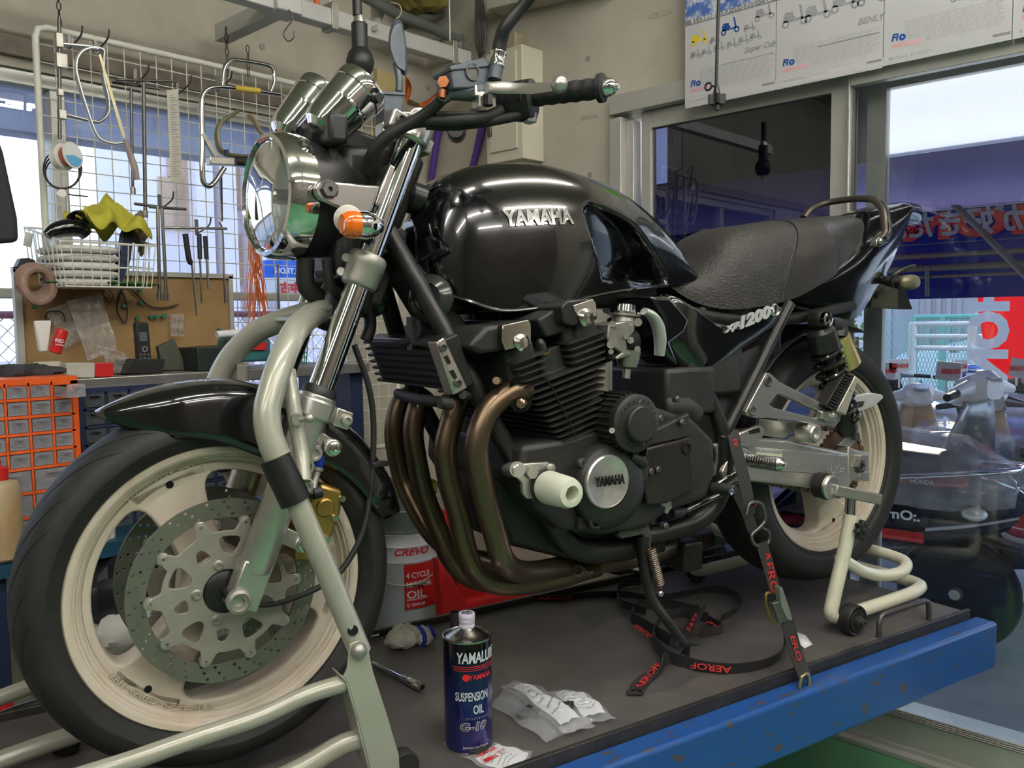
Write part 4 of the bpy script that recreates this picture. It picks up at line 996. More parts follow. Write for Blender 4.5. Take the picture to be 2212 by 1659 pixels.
for y in (-.05, .05): b.lathe([(.012, 0), (.012, .04), (.008, .05), (.006, .09)], EP(.27, -.05, y), EU, 12)
bp('plug_cap', b, M_black, eng)
# crank cover + round polished badge
q = Q(1306, 1046, -.185)
b = MB(); b.lathe([(.082, 0), (.082, -.018), (.076, -.028), (.062, -.036), (.052, -.040), (.0001, -.040)], q, YA, 56); cc = bp('generator_cover', b, M_eng, eng)
qb_ = Q(1313, 1041, -.228)
b = MB(); b.lathe([(.050, .006), (.050, .0), (.0475, -.003), (.046, -.0022), (.0001, -.0045)], qb_, YA, 56); bd = bp('round_badge', b, mat('polished_badge', (.66, .62, .60), .30, metal=.75, noise=.15, nscale=40), cc)
emblem('YAMAHA', Q(1283, 1052, -.233), Q(1347, 1044, -.233), .0185, .002, mat('black_enamel', (.01, .01, .01), .3, noise=.1), bd, lambda x, z: -.2335, offset=.03, t=.0015)
b = MB()
for px, py in ((1256, 1001), (1258, 1088), (1347, 1082), (1346, 977), (1346, 1113)):
    b.lathe([(.010, .004), (.010, -.004), (.008, -.007), (.003, -.007), (.0025, -.005), (.0001, -.005)], Q(px, py, -.20 if py != 1113 else -.19), YA, 18)
bp('cover_screw', b, M_steel, eng)
# alternator
q = Q(1372, 914, -.235)
b = MB(); b.lathe([(.052, .10), (.052, .008), (.0545, .006), (.0545, -.004), (.050, -.007), (.036, -.008), (.034, -.012), (.034, -.020), (.031, -.023), (.0001, -.024)], q, YA, 48); alt = bp('alternator', b, M_eng, eng)
b = MB()
for k in range(28): a = 2*pi*k/28; b.box(q+V((.053*cos(a), .045, .053*sin(a))), (.008, .065, .0022), Matrix.Rotation(-a, 3, 'Y'))
bp('cooling_fins', b, M_eng, alt)
b = MB()
for k in range(22):
    a = 2*pi*k/22+.1; r_ = .0425+.0018*(k % 2); c_ = q+V((r_*cos(a), -.0085, r_*sin(a))); b.lathe([(.0001, 0), (.0022, 0)], c_, (0, -1, 0), 8, caps=False)
bp('vent_groove', b, M_groove, alt)
b = MB()
for px, py in ((1377, 866), (1386, 957), (1322, 930)): b.cyl(Q(px, py, -.24), Q(px, py, -.20), .0055, n=12)
bp('alternator_bolt', b, M_alud, alt)
# gearbox side: sprocket cover, levers
def qe(pts2, y, dy, m_, name, parent=None, bev=.004): return qb(pts2, y, dy, m_, name, parent or eng, bevel=bev, seg=3)
qe([(1398, 968), (1492, 945), (1497, 1010), (1495, 1062), (1440, 1088), (1400, 1092), (1388, 1030)], -.205, .03, mat('brown_black_cover', (.035, .030, .027), .35, metal=.4, noise=.2, nscale=8), 'sprocket_cover')
qe([(1402, 935), (1490, 892), (1493, 943), (1398, 965)], -.20, .02, M_eng, 'upper_cover')
qe([(1356, 1000), (1398, 985), (1404, 1010), (1398, 1045), (1362, 1022)], -.215, .02, M_eng, 'clutch_release_cover')
b = MB(); b.lathe([(.012, -.002), (.012, .002), (.0085, .002), (.0085, -.004), (.0001, -.004)], Q(1483, 968, -.206), (0, -1, 0), 24); bp('cover_hole', b, M_groove, eng)
b = MB(); b.tube([Q(1362, 985, -.22), Q(1375, 992, -.22), Q(1392, 1003, -.22)], [.0075, .009, .010], 14); bp('hose_joint', b, M_blkpl, eng)
b = MB()
for px, py in ((1403, 1018), (1418, 1014), (1460, 862), (1423, 903), (1470, 912), (1435, 1135), (1298, 1128)): b.lathe([(.0065, .006), (.0065, -.006), (.0045, -.008), (.0001, -.008)], Q(px, py, -.205), YA, 12)
bp('case_bolt', b, M_steel, eng)
b = MB(); b.lathe([(.016, 0), (.016, .02), (.010, .022), (.010, .010), (.0001, .010)], Q(1275, 1122, -.19), (0, -1, 0), 24); b.box(Q(1252, 1128, -.185), (.02, .02, .024)); bp('drain_boss', b, M_eng, eng, bevel=.002)
b = MB(); b.tube([Q(1425, 880, -.15), Q(1470, 880, -.15), Q(1500, 900, -.15)], .03, 14); b.box(Q(1430, 840, -.08), (.14, .18, .10)); b.box(Q(1470, 790, -.05), (.16, .22, .12)); bp('upper_gearbox', b, M_eng, eng, bevel=.01)
# carburettor
M_carb = mat('cast_carburettor', (.33, .32, .29), .42, metal=.85, noise=.2, nscale=35, bump=.15)
cb = qb([(1316, 700), (1372, 690), (1372, 716), (1354, 735), (1356, 760), (1378, 758), (1380, 764), (1332, 778), (1330, 772), (1345, 762), (1322, 748), (1312, 730)], -.20, .06, M_carb, 'carburettor', eng, bevel=.004)
b = MB(); ax = V((.12, .0, 1)).normalized()
q = Q(1349, 690, -.175); b.lathe([(.026, -.012), (.024, .004), (.031, .006), (.031, .010)], q, ax, 28); bp('throttle_body', b, M_carb, cb)
b = MB(); b.lathe([(.031, .010), (.031, .014), (.021, .016), (.019, .028), (.014, .030), (.0001, .030)], q, ax, 28); bp('carburettor_top', b, M_chrome, cb)
b = MB(); q = Q(1357, 768, -.18); b.lathe([(.024, .010), (.022, -.010), (.018, -.022), (.008, -.026), (.0001, -.026)], q, ax, 20); b.cyl(q-ax*.024, q-ax*.044, .0075, n=12); bp('float_bowl', b, M_carb, cb)
b = MB()
for (px, py, r_) in ((1320, 744, .008), (1320, 760, .005), (1352, 728, .005), (1362, 735, .0065), (1377, 754, .006), (1323, 700, .006), (1378, 696, .008)):
    b.cyl(Q(px, py, -.205), Q(px, py, -.17), r_, n=14)
b.bar(Q(1318, 698, -.19), Q(1332, 712, -.20), .008, .008); bp('carburettor_screw', b, M_carb, cb)
b = MB(); b.tube([Q(1391, 672, -.205), Q(1408, 682, -.207), Q(1421, 704, -.208), Q(1426, 735, -.207), Q(1424, 768, -.205)], [.012, .015, .0165, .016, .013], 16, k=5, flat=.6); bp('silver_duct_trim', b, mat('silver_satin', (.50, .52, .49), .35, metal=.6, noise=.05), eng)
b = MB(); b.cyl(EP(.235, .075, -.16), EP(.235, .16, -.16), .026, n=20); b.cyl(EP(.235, .075, .0), EP(.235, .16, 0), .026, n=20); bp('intake_rubber', b, M_black, eng)
# crash bung
b = MB(); q0 = Q(1160, 1043, -.215); x_, z_ = q0.x, q0.z
b.lathe([(.0285, 0), (.030, -.004), (.0275, -.062), (.0235, -.073), (.014, -.075), (.0135, -.040), (.0001, -.040)], (x_+.022, -.215, z_-.010), YA, 40); bung = bp('crash_bung', b, mat('white_nylon', (.66, .68, .56), .45, noise=.06, nscale=12, spec=.4))
b = MB(); b.lathe([(.0305, 0), (.0305, .006), (.0001, .006)], (x_+.022, -.215, z_-.010), YA, 36); bp('bung_washer', b, M_black, bung)
qb([(1108, 1010), (1118, 1003), (1184, 998), (1195, 1004), (1197, 1018), (1188, 1026), (1160, 1022), (1150, 1034), (1152, 1062), (1162, 1076), (1140, 1078), (1130, 1066), (1128, 1042), (1108, 1024)], -.205, .010, M_alus, 'bung_bracket', bung, bevel=.002)
b = MB(); b.lathe([(.009, 0), (.009, .006), (.006, .008), (.0001, .008)], Q(1187, 1011, -.206), (0, -1, 0), 14); b.lathe([(.012, 0), (.012, .008), (.0001, .008)], Q(1146, 1020, -.206), (0, -1, 0), 6); b.cyl(Q(1118, 1014, -.205), Q(1100, 1014, -.13), .014, n=18); bp('bracket_bolt', b, M_alud, bung)
# ================================================================ exhaust
PY = {1: -.168, 2: -.06, 3: .06, 4: .168}
EX = {1: [(1140, 842), (1105, 846), (1062, 878), (1036, 930), (1030, 985), (1044, 1060), (1068, 1150), (1085, 1205), (1110, 1230), (1150, 1236), (1210, 1225), (1290, 1212)],
      2: [(1000, 850), (985, 880), (971, 925), (962, 975), (970, 1040), (990, 1110), (1004, 1180), (1024, 1232), (1062, 1258), (1120, 1262), (1200, 1250), (1290, 1224)],
      3: [(925, 850), (903, 880), (893, 930), (898, 980), (915, 1060), (945, 1140), (975, 1210), (1010, 1245), (1060, 1258), (1140, 1250), (1200, 1240)],
      4: [(890, 848), (865, 870), (852, 920), (855, 970), (872, 1040), (905, 1110), (945, 1165), (1000, 1200), (1080, 1220)]}
for k, pts in EX.items():
    b = MB(); n_ = len(pts); P = []
    for i, (x, y) in enumerate(pts):
        yy = PY[k]
        if i > n_-5: yy += (-.02-yy)*(i-(n_-5))/4*.8 if k in (1, 4) else 0
        P.append(Q(x, y, yy))
    b.tube(P, .0215 if k < 3 else .0205, 20, k=6); e_ = bp('exhaust_header', b, M_brn)
    if k == 1:
        b = MB(); q = Q(1120, 846, -.185); b.loft([[q+V((xx*.0+.0, yy_, 0))+EV*0+V((dx, 0, dz)) for xx, yy_ in [(0, 0)] for dx, dz in [(r_*cos(a)*.022+0, r_*sin(a)*.038) for a in [2*pi*j/20 for j in range(20)] for r_ in (1,)]] for yy_ in (0,)]*1+[[q+V((.012+.022*cos(2*pi*j/20), .0, .038*sin(2*pi*j/20))) for j in range(20)]])
        bp('exhaust_flange', b, M_blkm, e_, bevel=.002)
        b = MB(); b.lathe([(.009, -.01), (.009, .008), (.006, .010), (.006, .018), (.0001, .018)], Q(1127, 871, -.19), (-.7, -.7, 0), 8); b.cyl(Q(1072, 822, -.19), Q(1078, 824, -.16), .007, n=8); bp('flange_nut', b, mat('coppery_nut', (.35, .25, .18), .3, metal=.9, noise=.2), e_)
b = MB()
P = [Q(1280, 1216, -.10), Q(1330, 1206, -.08), Q(1400, 1190, -.05), Q(1450, 1175, .0), Q(1520, 1160, .10)]
b.tube(P, [.026, .034, .036, .032, .03], 20, k=4, flat=.8); col_ = bp('exhaust_collector', b, M_brn)
b = MB(); b.tube([Q(1180, 1100, -.12), Q(1215, 1160, -.12), Q(1262, 1190, -.12), Q(1330, 1190, -.12), Q(1410, 1172, -.11)], .0225, 18, k=5); bp('lower_frame_rail', b, M_blkm)
b = MB(); q = Q(1262, 1236, -.10); b.tube([q, q+V((.02, 0, -.004)), q+V((.06, 0, .006)), q+V((.085, 0, .012))], .0035, 8, k=3); b.tube([Q(1240, 1228, -.1), Q(1250, 1222, -.1), Q(1262, 1232, -.1), Q(1250, 1244, -.1), Q(1238, 1240, -.1)], .0022, 6, k=3); bp('collector_spring', b, M_steel, col_)
# ================================================================ frame
for s in (-1, 1):
    y0 = .055
    def fy(pts): return [V((q.x, s*abs(q.y), q.z)) for q in pts]
    b = MB(); b.tube(fy([Q(838, 500, -.045), Q(872, 560, -.06), Q(935, 670, -.09), Q(1000, 790, -.12), Q(1060, 905, -.135), Q(1120, 1010, -.14), Q(1165, 1085, -.135), Q(1215, 1140, -.13)]), .0175, 16, k=5); bp('frame_downtube', b, M_blkm)
    b = MB(); b.tube(fy([Q(1380, 1160, -.13), Q(1430, 1150, -.135), Q(1500, 1128, -.14), Q(1542, 1090, -.145), Q(1562, 1030, -.15), Q(1566, 965, -.15), Q(1552, 905, -.15), Q(1520, 830, -.14), Q(1490, 760, -.12), Q(1440, 690, -.09)]), [.019, .02, .022, .022, .021, .019, .016, .014, .014, .014], 16, k=5); bp('frame_tube', b, M_blkm)
    b = MB(); b.tube(fy([Q(1706, 655, -.16), Q(1672, 724, -.16), Q(1635, 800, -.16), Q(1590, 890, -.158), Q(1560, 948, -.155)]), .0125, 16, k=4); bp('frame_stay', b, M_blkm)
    b = MB(); b.tube(fy([Q(1440, 660, -.10), Q(1560, 690, -.12), Q(1700, 690, -.12), Q(1840, 660, -.11)]), .014, 14, k=4); bp('seat_rail', b, M_blkm)
    b = MB(); b.pprism(fy([Q(x, y, -.13) for x, y in ((1500, 820), (1545, 792), (1640, 745), (1640, 790), (1585, 888), (1560, 930))]), (0, .006, 0)); bp('grey_infill_panel', b, mat('dark_grey_panel', (.055, .05, .052), .5, noise=.1))
    b = MB(); b.pprism(fy([Q(x, y, -.145) for x, y in ((1495, 900), (1550, 890), (1566, 980), (1560, 1060), (1530, 1110), (1485, 1120), (1500, 1000))]), (0, -s*.03, 0)); fpz = bp('pivot_plate', b, M_blkm, bevel=.006)
    if s < 0:
        b = MB(); b.lathe([(.030, 0), (.032, .003), (.032, .008), (.026, .009), (.024, .003), (.012, .003), (.012, .010), (.008, .011), (.007, .006), (.0001, .006)], Q(1519, 985, -.15), (0, -1, 0), 36); bp('pivot_cap', b, M_blkm, fpz)
b = MB(); b.tube([V((.36, 0, .66)), V((.6, 0, .60)), V((.95, 0, .53))], .03, 16, k=3); b.box((.44, 0, .50), (.10, .10, .12)); b.box((.72, 0, .48), (.40, .14, .06)); b.box((1.15, 0, .40), (.26, .2, .12)); bp('frame_backbone', b, M_blkm, bevel=.01)
qb([(800, 560), (840, 545), (900, 620), (960, 720), (1000, 800), (1010, 700), (960, 640), (900, 560), (860, 520)], -.05, .10, M_blkm, 'frame_gusset', bevel=.006)
# oil cooler
for_ = None
a0_, a1_ = Q(946, 738, -.165), Q(984, 850, -.165); dd = a1_-a0_; dl = dd.length; dn = dd.normalized(); nn = V((dn.z, 0, -dn.x))
b = MB()
b.box((a0_+a1_)/2+V((0, .165, 0))-nn*.026, (.030, .33, dl*.98), Matrix((nn, V((0, 1, 0)), dn)).transposed()); oc = bp('oil_cooler', b, M_blkm, bevel=.003)
b = MB()
for k in range(7):
    c_ = a0_+dn*(dl*(k+.5)/7)+V((0, .165, 0)); b.box(c_-nn*.020, (.040, .328, .0045), Matrix((nn, V((0, 1, 0)), dn)).transposed())
bp('cooler_fins', b, M_blkpl, oc)
b = MB(); gp = [Q(x, y, -.172) for x, y in ((946, 737), (959, 729), (1010, 838), (984, 852))]
b.pprism(gp, (0, .004, 0)); gp2 = [Q(918, 742, -.172), Q(946, 737, -.172), Q(984, 852, -.172), Q(966, 852, -.172)]
b.pprism([gp2[1]+nn*.004, gp2[2]+nn*.004, gp2[2]+nn*.004+V((0, .034, 0)), gp2[1]+nn*.004+V((0, .034, 0))], -nn*.004); gd = bp('cooler_guard', b, mat('satin_aluminium', (.66, .60, .54), .30, metal=.9, noise=.05), oc, bevel=.002)
b = MB()
for px, py in ((956, 750), (988, 827)): b.lathe([(.008, 0), (.008, .003), (.0045, .004), (.004, .001), (.0001, .001)], Q(px, py, -.173), (0, -1, 0), 18)
bp('guard_bolt', b, M_steel, gd)
b = MB()
for (x0_, y0_, x1_, y1_) in ((963, 771, 972, 786), (976, 802, 985, 817)):
    b.pprism([Q(x, y, -.1735) for x, y in ((x0_-5, y0_), (x0_+4, y0_-4), (x1_+3, y1_-2), (x1_-4, y1_+2))], (0, .001, 0))
bp('guard_slot', b, M_groove, gd, bevel=.0004)
b = MB(); b.tube([Q(980, 870, -.15), Q(950, 868, -.13), Q(900, 862, -.05), Q(860, 850, .1)], .010, 12, k=4); b.cyl(Q(950, 870, -.17), Q(976, 874, -.17), .010, n=14); b.cyl(Q(1000, 852, -.17), Q(1010, 856, -.15), .008, n=12); bp('oil_line', b, M_black, oc)
b = MB(); b.box(Q(900, 720, -.05), (.03, .02, .06)); b.tube([Q(900, 690, -.06), Q(905, 715, -.06), Q(890, 735, -.05), Q(870, 740, -.03)], .008, 8, k=3); b.tube([Q(790, 640, .05), Q(800, 700, .05), Q(790, 735, .05)], .012, 10, k=3); bp('cooler_bracket', b, M_blkpl, oc)
# horns
for (px, py, y, sc) in ((930, 645, -.075, 1.), (800, 640, .10, .95)):
    b = MB(); q = Q(px, py, y); ax = V((-.80, -.60, .05)); b.lathe([(.018*sc, .02), (.040*sc, .012), (.044*sc, .004), (.044*sc, -.002), (.036*sc, -.010), (.027*sc, -.016), (.025*sc, -.012), (.012*sc, -.008), (.0001, -.010)], q, -ax, 36); bp('horn', b, mat('glossy_dark_grey_metal', (.05, .055, .05), .18, metal=.5, noise=.1), None)
# ================================================================ rear end
RZ_ = .062
F2 = wheel('rear_wheel', 1.5, RZ_, .318, .085, .0705, 3, rad(-66), False)
b = MB(); teeth = []
for k in range(38*4):
    a = 2*pi*k/(38*4); teeth.append(((.088 if k % 4 in (0, 1) else .082)*cos(a), (.088 if k % 4 in (0, 1) else .082)*sin(a)))
b.plate([teeth, circ(.045, 30)], .006, (1.5, -.098, RZ_)); spk = bp('rear_sprocket', b, mat('rusty_sprocket', (.20, .12, .07), .6, metal=.7, noise=.3, nscale=30), ang=20)
b = MB(); b.lathe([(.05, -.094), (.05, -.06), (.03, -.05)], (1.5, 0, RZ_), YA, 30); b.cyl((1.5, -.16, RZ_), (1.5, .16, RZ_), .010); bp('rear_axle', b, M_blkm)
# chain
b = MB(); fx, fz = .90, .155
path = []
n_ = 10; 
lo0, lo1 = V((fx, -.098, fz-.032)), V((1.5-.01, -.098, RZ_-.085))
up0, up1 = V((fx, -.098, fz+.032)), V((1.5+.005, -.098, RZ_+.085))
for k in range(37): path.append(lo0+(lo1-lo0)*k/36)
for k in range(1, 16): a = -pi/2-.02+pi*k/16; path.append(V((1.5+.085*cos(a), -.098, RZ_+.085*sin(a))))
for k in range(37): path.append(up1+(up0-up1)*k/36)
for i in range(0, len(path)-1):
    a_, c_ = path[i], path[i+1]; d_ = (c_-a_).normalized(); nrm = V((-d_.z, 0, d_.x)); L_ = (c_-a_).length
    yo = .008 if i % 2 else .005
    for s in (-1, 1):
        pl = [a_+d_*(-.005)+nrm*0, a_+nrm*.006, (a_+c_)/2+nrm*.0038, c_+nrm*.006, c_+d_*.005, c_-nrm*.006, (a_+c_)/2-nrm*.0038, a_-nrm*.006]
        b.pprism([q+V((0, s*yo, 0)) for q in pl], (0, .0018, 0))
    b.cyl(a_+V((0, -.009, 0)), a_+V((0, .011, 0)), .0036, n=8)
bp('drive_chain_links', b, mat('rusty_chain', (.30, .20, .14), .45, metal=.8, noise=.3, nscale=50))
# swingarm
M_swa = mat('scuffed_aluminium', (.66, .63, .58), .33, metal=.8, noise=.12, nscale=12, col2=(.42, .38, .34), thr=(.5, .9), bump=.05)
for s in (-1, 1):
    SA = [(1520, 960), (1600, 950), (1625, 946), (1700, 950), (1835, 978), (1838, 1062), (1760, 1056), (1640, 1042), (1540, 1030), (1515, 1010)]
    b = MB(); P = [Q(x, y, -.148) for x, y in SA]; P = [V((q.x, s*.148, q.z)) for q in P]; b.pprism(P, (0, -s*.032, 0)); sa = bp('swingarm_arm', b, M_swa, bevel=.007, seg=3)
    if s < 0:
        b = MB(); b.pprism([Q(x, y, -.150) for x, y in ((1632, 966), (1832, 984), (1826, 1028), (1634, 1014))], (0, .003, 0)); bp('pressed_panel', b, M_swa, sa, bevel=.0015)
        q = Q(1786, 1024, -.1515); b = MB(); b.text('FUSE', .0235, q, (1, 0, -.03), (.0, 0, 1), .0006, sx=1.25, offset=.015); b.text('SPEED SHOP', .0085, Q(1788, 1012, -.1515), (1, 0, -.03), (0, 0, 1), .0006, sx=1.2); bp('arm_lettering', b, M_inkg, sa)
        b = MB(); b.pprism([Q(x, y, -.1512) for x, y in ((1634, 968), (1689, 973), (1690, 1016), (1634, 1012))], (0, .0006, 0)); st_ = bp('information_sticker', b, mat('cream_sticker', (.60, .58, .40), .4, noise=.05), sa)
        b = MB(); b.pprism([Q(x, y, -.1516) for x, y in ((1634, 969), (1689, 974), (1689, 981), (1634, 976))], (0, .0006, 0))
        for k in range(6): b.pprism([Q(x, y, -.1516) for x, y in ((1637, 984+k*5), (1672-k % 3*6, 986+k*5), (1672-k % 3*6, 987.5+k*5), (1637, 985.5+k*5))], (0, .0006, 0))
        bp('sticker_print', b, M_inkg, st_); b = MB(); b.text('タイヤ空気圧注意', .0075, Q(1640, 976, -.1522), (1, 0, -.06), (0, 0, 1), .0003); bp('sticker_print', b, M_paper, st_)
    # axle block
    b = MB(); P = [(1833, 965), (1848, 972), (1878, 977), (1880, 1040), (1842, 1038), (1832, 1058)]; P = [Q(x, y, -.150) for x, y in P]; P = [V((q.x, s*.150, q.z)) for q in P]; b.pprism(P, (0, -s*.036, 0)); ab = bp('axle_plate', b, M_swa, sa, bevel=.003)
    b = MB()
    for (pa, pb) in (((1850, 984), (1878, 992)), ((1850, 1022), (1878, 1028))): q0, q1 = Q(*pa, -.156), Q(*pb, -.156); b.box(V(((q0.x+q1.x)/2, s*.153, (q0.z+q1.z)/2)), (.035, .014, .014))
    bp('chain_adjuster', b, M_alus, ab, bevel=.002)
    b = MB(); q = Q(1863, 1007, -.158); b.lathe([(.017, 0), (.017, .012), (.009, .013), (.008, .008), (.0001, .008)], (1.5, s*.150, RZ_-.002), (0, s, 0), 6); bp('axle_nut', b, M_steel, ab, bevel=.001)
b = MB(); b.cyl((.96, -.15, .135), (.96, .15, .135), .028); b.box((1.08, 0, .12), (.05, .24, .06)); b.cyl(Q(1790, 1040, -.15), Q(1790, 1045, -.10), .02, n=16); bp('swingarm_pivot', b, M_alud)
# white inner chain case + shock mount lug
qb([(1640, 905), (1760, 915), (1752, 930), (1706, 940), (1695, 948), (1640, 940)], -.13, .01, M_alus, 'chain_case', bevel=.002)
qb([(1838, 966), (1812, 962), (1842, 930), (1850, 934), (1852, 950)], -.14, .012, M_alus, 'shock_lug', bevel=.002)
b = MB(); b.lathe([(.010, 0), (.010, .012), (.0001, .012)], Q(1843, 942, -.14), (0, -1, 0), 14); bp('shock_lug_bolt', b, M_steel)
qb([(1815, 862), (1880, 848), (1907, 852), (1910, 860), (1890, 878), (1845, 896), (1830, 890)], -.125, .012, mat('white_alu_guard', (.72, .70, .68), .3, metal=.5, noise=.04), 'chain_guard', bevel=.004)
b = MB(); b.pprism([Q(x, y, -.1262) for x, y in ((1842, 869), (1868, 866), (1864, 878), (1846, 883))], (0, .001, 0)); bp('guard_slot', b, M_brn)
# exhaust / peg bracket plate with window
OUT = [(1648, 806), (1656, 805), (1664, 812), (1678, 825), (1700, 836), (1772, 872), (1782, 862), (1792, 849), (1797, 851), (1800, 860), (1797, 866), (1788, 876), (1800, 888), (1812, 893), (1808, 908), (1796, 924), (1790, 920), (1765, 917), (1748, 916), (1720, 910), (1650, 902), (1628, 903), (1608, 897), (1604, 889), (1608, 880)]
WN = [(1668, 856), (1673, 851), (1681, 851), (1720, 868), (1766, 889), (1769, 893), (1760, 901), (1752, 902), (1700, 889), (1665, 880), (1655, 874)]
yb = -.165
OX = [Q(x, y, yb) for x, y in OUT]; WX = [Q(x, y, yb) for x, y in WN]
b = MB(); b.plate([[(q.x, q.z) for q in OX], [(q.x, q.z) for q in WX]], .014, (0, yb, 0), (1, 0, 0), (0, 0, 1), bevel=.002); pb = bp('peg_bracket', b, M_alus)
b = MB()
for px, py in ((1657, 824), (1623, 887)): b.lathe([(.0125, 0), (.0125, .003), (.009, .0045), (.008, .002), (.004, .002), (.0001, .002)], Q(px, py, yb-.007), (0, -1, 0), 24)
bp('bracket_bolt', b, M_steel, pb)
b = MB(); b.lathe([(.022, .02), (.022, -.02), (.018, -.026), (.012, -.026), (.011, -.018), (.0001, -.018)], Q(1745, 935, yb), YA, 32); bp('exhaust_mount_boss', b, M_alus, pb)
b = MB(); b.pprism([Q(x, y, yb-.02) for x, y in ((1776, 888), (1800, 886), (1812, 896), (1806, 910), (1790, 912), (1776, 904))], (0, .02, 0)); b.cyl(Q(1797, 897, yb-.026), Q(1797, 897, yb), .007, n=14); bp('peg_pivot', b, M_alus, pb, bevel=.003)
b = MB(); b.pprism([Q(x, y, yb-.03) for x, y in ((1826, 806), (1848, 811), (1808, 888), (1784, 876))], (0, .035, 0)); pg = bp('pillion_peg', b, M_black, pb, bevel=.003)
b = MB()
for k in range(13):
    t = k/12; b.bar(Q(1827-41*t, 808+69*t, yb-.032), Q(1840-39*t, 812+73*t, yb-.032), .004, .008, (0, 1, 0))
bp('rubber_rib_tread', b, M_black, pg)
b = MB(); b.pprism([Q(x, y, yb-.026) for x, y in ((1848, 811), (1854, 820), (1828, 898), (1808, 888))], (0, .03, 0)); bp('peg_core', b, mat('cream_alu', (.62, .57, .45), .35, metal=.6, noise=.08), pg, bevel=.003)
# shock absorbers
for s in (-1, 1):
    ya = s*.152
    A_ = Q(1766, 690, -.152); Z2 = Q(1832, 938, -.152); A_.y = ya; Z2.y = ya
    d = (Z2-A_); L = d.length; dn_ = d.normalized()
    b = MB(); b.cyl(A_, Z2, .016, n=20); b.lathe([(.024, .02), (.034, .03), (.036, .055), (.036, .075), (.030, .078)], A_, d, 28); b.lathe([(.024, L*.72), (.026, L*.95), (.018, L)], A_, d, 24); sh = bp('shock_absorber', b, M_blkm)
    x_ = dn_.cross(V((0, 1, 0))).normalized(); y_ = dn_.cross(x_)
    pts = []; T = 7.3
    for k in range(int(T*20)+1):
        t = k/(T*20); a = 2*pi*T*t; pts.append(A_+dn_*(.075+(L*.86-.075)*t)+(x_*cos(a)+y_*sin(a))*.0335)
    b = MB(); b.tube(pts, .0062, 8); bp('coil_spring', b, mat('glossy_black_spring', (.012, .013, .012), .15, coat=.6, noise=.1), sh)
    b = MB(); b.lathe([(.022, .012), (.022, -.010), (.018, -.020), (.012, -.030), (.0095, -.030), (.009, -.024), (.0001, -.024)], A_, (0, -s, 0), 28); bp('shock_eye', b, M_blkm, sh)
    b = MB(); b.lathe([(.0185, .016), (.0165, .030), (.011, .032), (.010, .027), (.0001, .027)], A_, (0, s, 0), 28); bp('chrome_end_cap', b, M_chrome, sh)
    if s < 0:
        g0, g1 = Q(1808, 726, -.155), Q(1835, 790, -.155)
        b = MB(); b.lathe([(.0275, 0), (.0285, .003), (.0285, (g1-g0).length-.004), (.025, (g1-g0).length)], g0, g1-g0, 32); bp('gas_reservoir', b, mat('gold_satin', (.62, .50, .22), .3, metal=.75, noise=.06), sh)
        b = MB(); b.tube([Q(1790, 700, -.155), Q(1808, 706, -.155), Q(1808, 726, -.155)], [.018, .022, .0275], 18, k=3); bp('reservoir_neck', b, M_blkpl, sh)
# rider peg, shift linkage
b = MB(); q0, q1 = Q(1622, 997, -.20), Q(1684, 1004, -.27); q0, q1 = V((Q(1625, 996, -.19).x, -.165, Q(1625, 996, -.19).z)), V((Q(1684, 1003, -.25).x, -.25, Q(1684, 1003, -.25).z))
L = (q1-q0).length; pr = [(.012, -.006), (.0135, 0)]
for k in range(14): pr += [(.0155, L*(k+.15)/14), (.0155, L*(k+.7)/14), (.0135, L*(k+.85)/14)]
pr += [(.0155, L), (.013, L+.006), (.006, L+.012), (.0001, L+.013)]
b.lathe(pr, q0, q1-q0, 20); fpg = bp('foot_peg', b, M_chromew, ang=25)
qb([(1598, 935), (1640, 918), (1652, 925), (1648, 945), (1625, 965), (1600, 962), (1592, 950)], -.168, .012, M_alus, 'rearset_plate', bevel=.003)
b = MB(); b.pprism([Q(x, y, -.1690) for x, y in ((1618, 930), (1640, 924), (1643, 934), (1620, 938))], (0, .001, 0)); bp('rearset_slot', b, M_groove)
qb([(1560, 1020), (1590, 958), (1622, 975), (1612, 1000), (1625, 1035), (1600, 1030), (1570, 1045)], -.168, .012, M_alus, 'rearset_plate', bevel=.003)
b = MB(); b.bar(Q(1604, 1015, -.178), Q(1540, 1055, -.182), .014, .008, (0, 1, 0)); b.bar(Q(1598, 1037, -.178), Q(1560, 1052, -.18), .009, .007, (0, 1, 0)); shl = bp('shift_lever', b, M_chromew, bevel=.002)
b = MB(); b.lathe([(.0105, 0), (.0115, .005), (.0115, .045), (.009, .050), (.0001, .050)], Q(1540, 1053, -.185), (.30, -.95, 0), 18); bp('shift_rubber', b, M_black, shl)
b = MB(); b.lathe([(.007, 0), (.007, .004), (.0035, .004), (.0001, .002)], Q(1577, 1062, -.236), (.3, -.95, 0), 14); bp('rubber_end_ring', b, M_chromew, shl)
b = MB(); b.tube([Q(1482, 1102, -.175), Q(1570, 1062, -.175)], .0058, 12); bp('shift_rod', b, M_chrome)
b = MB(); b.tube([Q(1452, 1110, -.175), Q(1470, 1108, -.175), Q(1482, 1102, -.175)], [.009, .011, .006], 12); b.cyl(Q(1476, 1105, -.175), Q(1481, 1103, -.175), .0065, n=10); bp('rod_joint', b, M_blkpl)
qb([(1431, 1078), (1444, 1072), (1452, 1080), (1454, 1095), (1448, 1104), (1444, 1112), (1436, 1108), (1436, 1098), (1428, 1096), (1424, 1086)], -.185, .014, M_alus, 'shift_arm', bevel=.003)
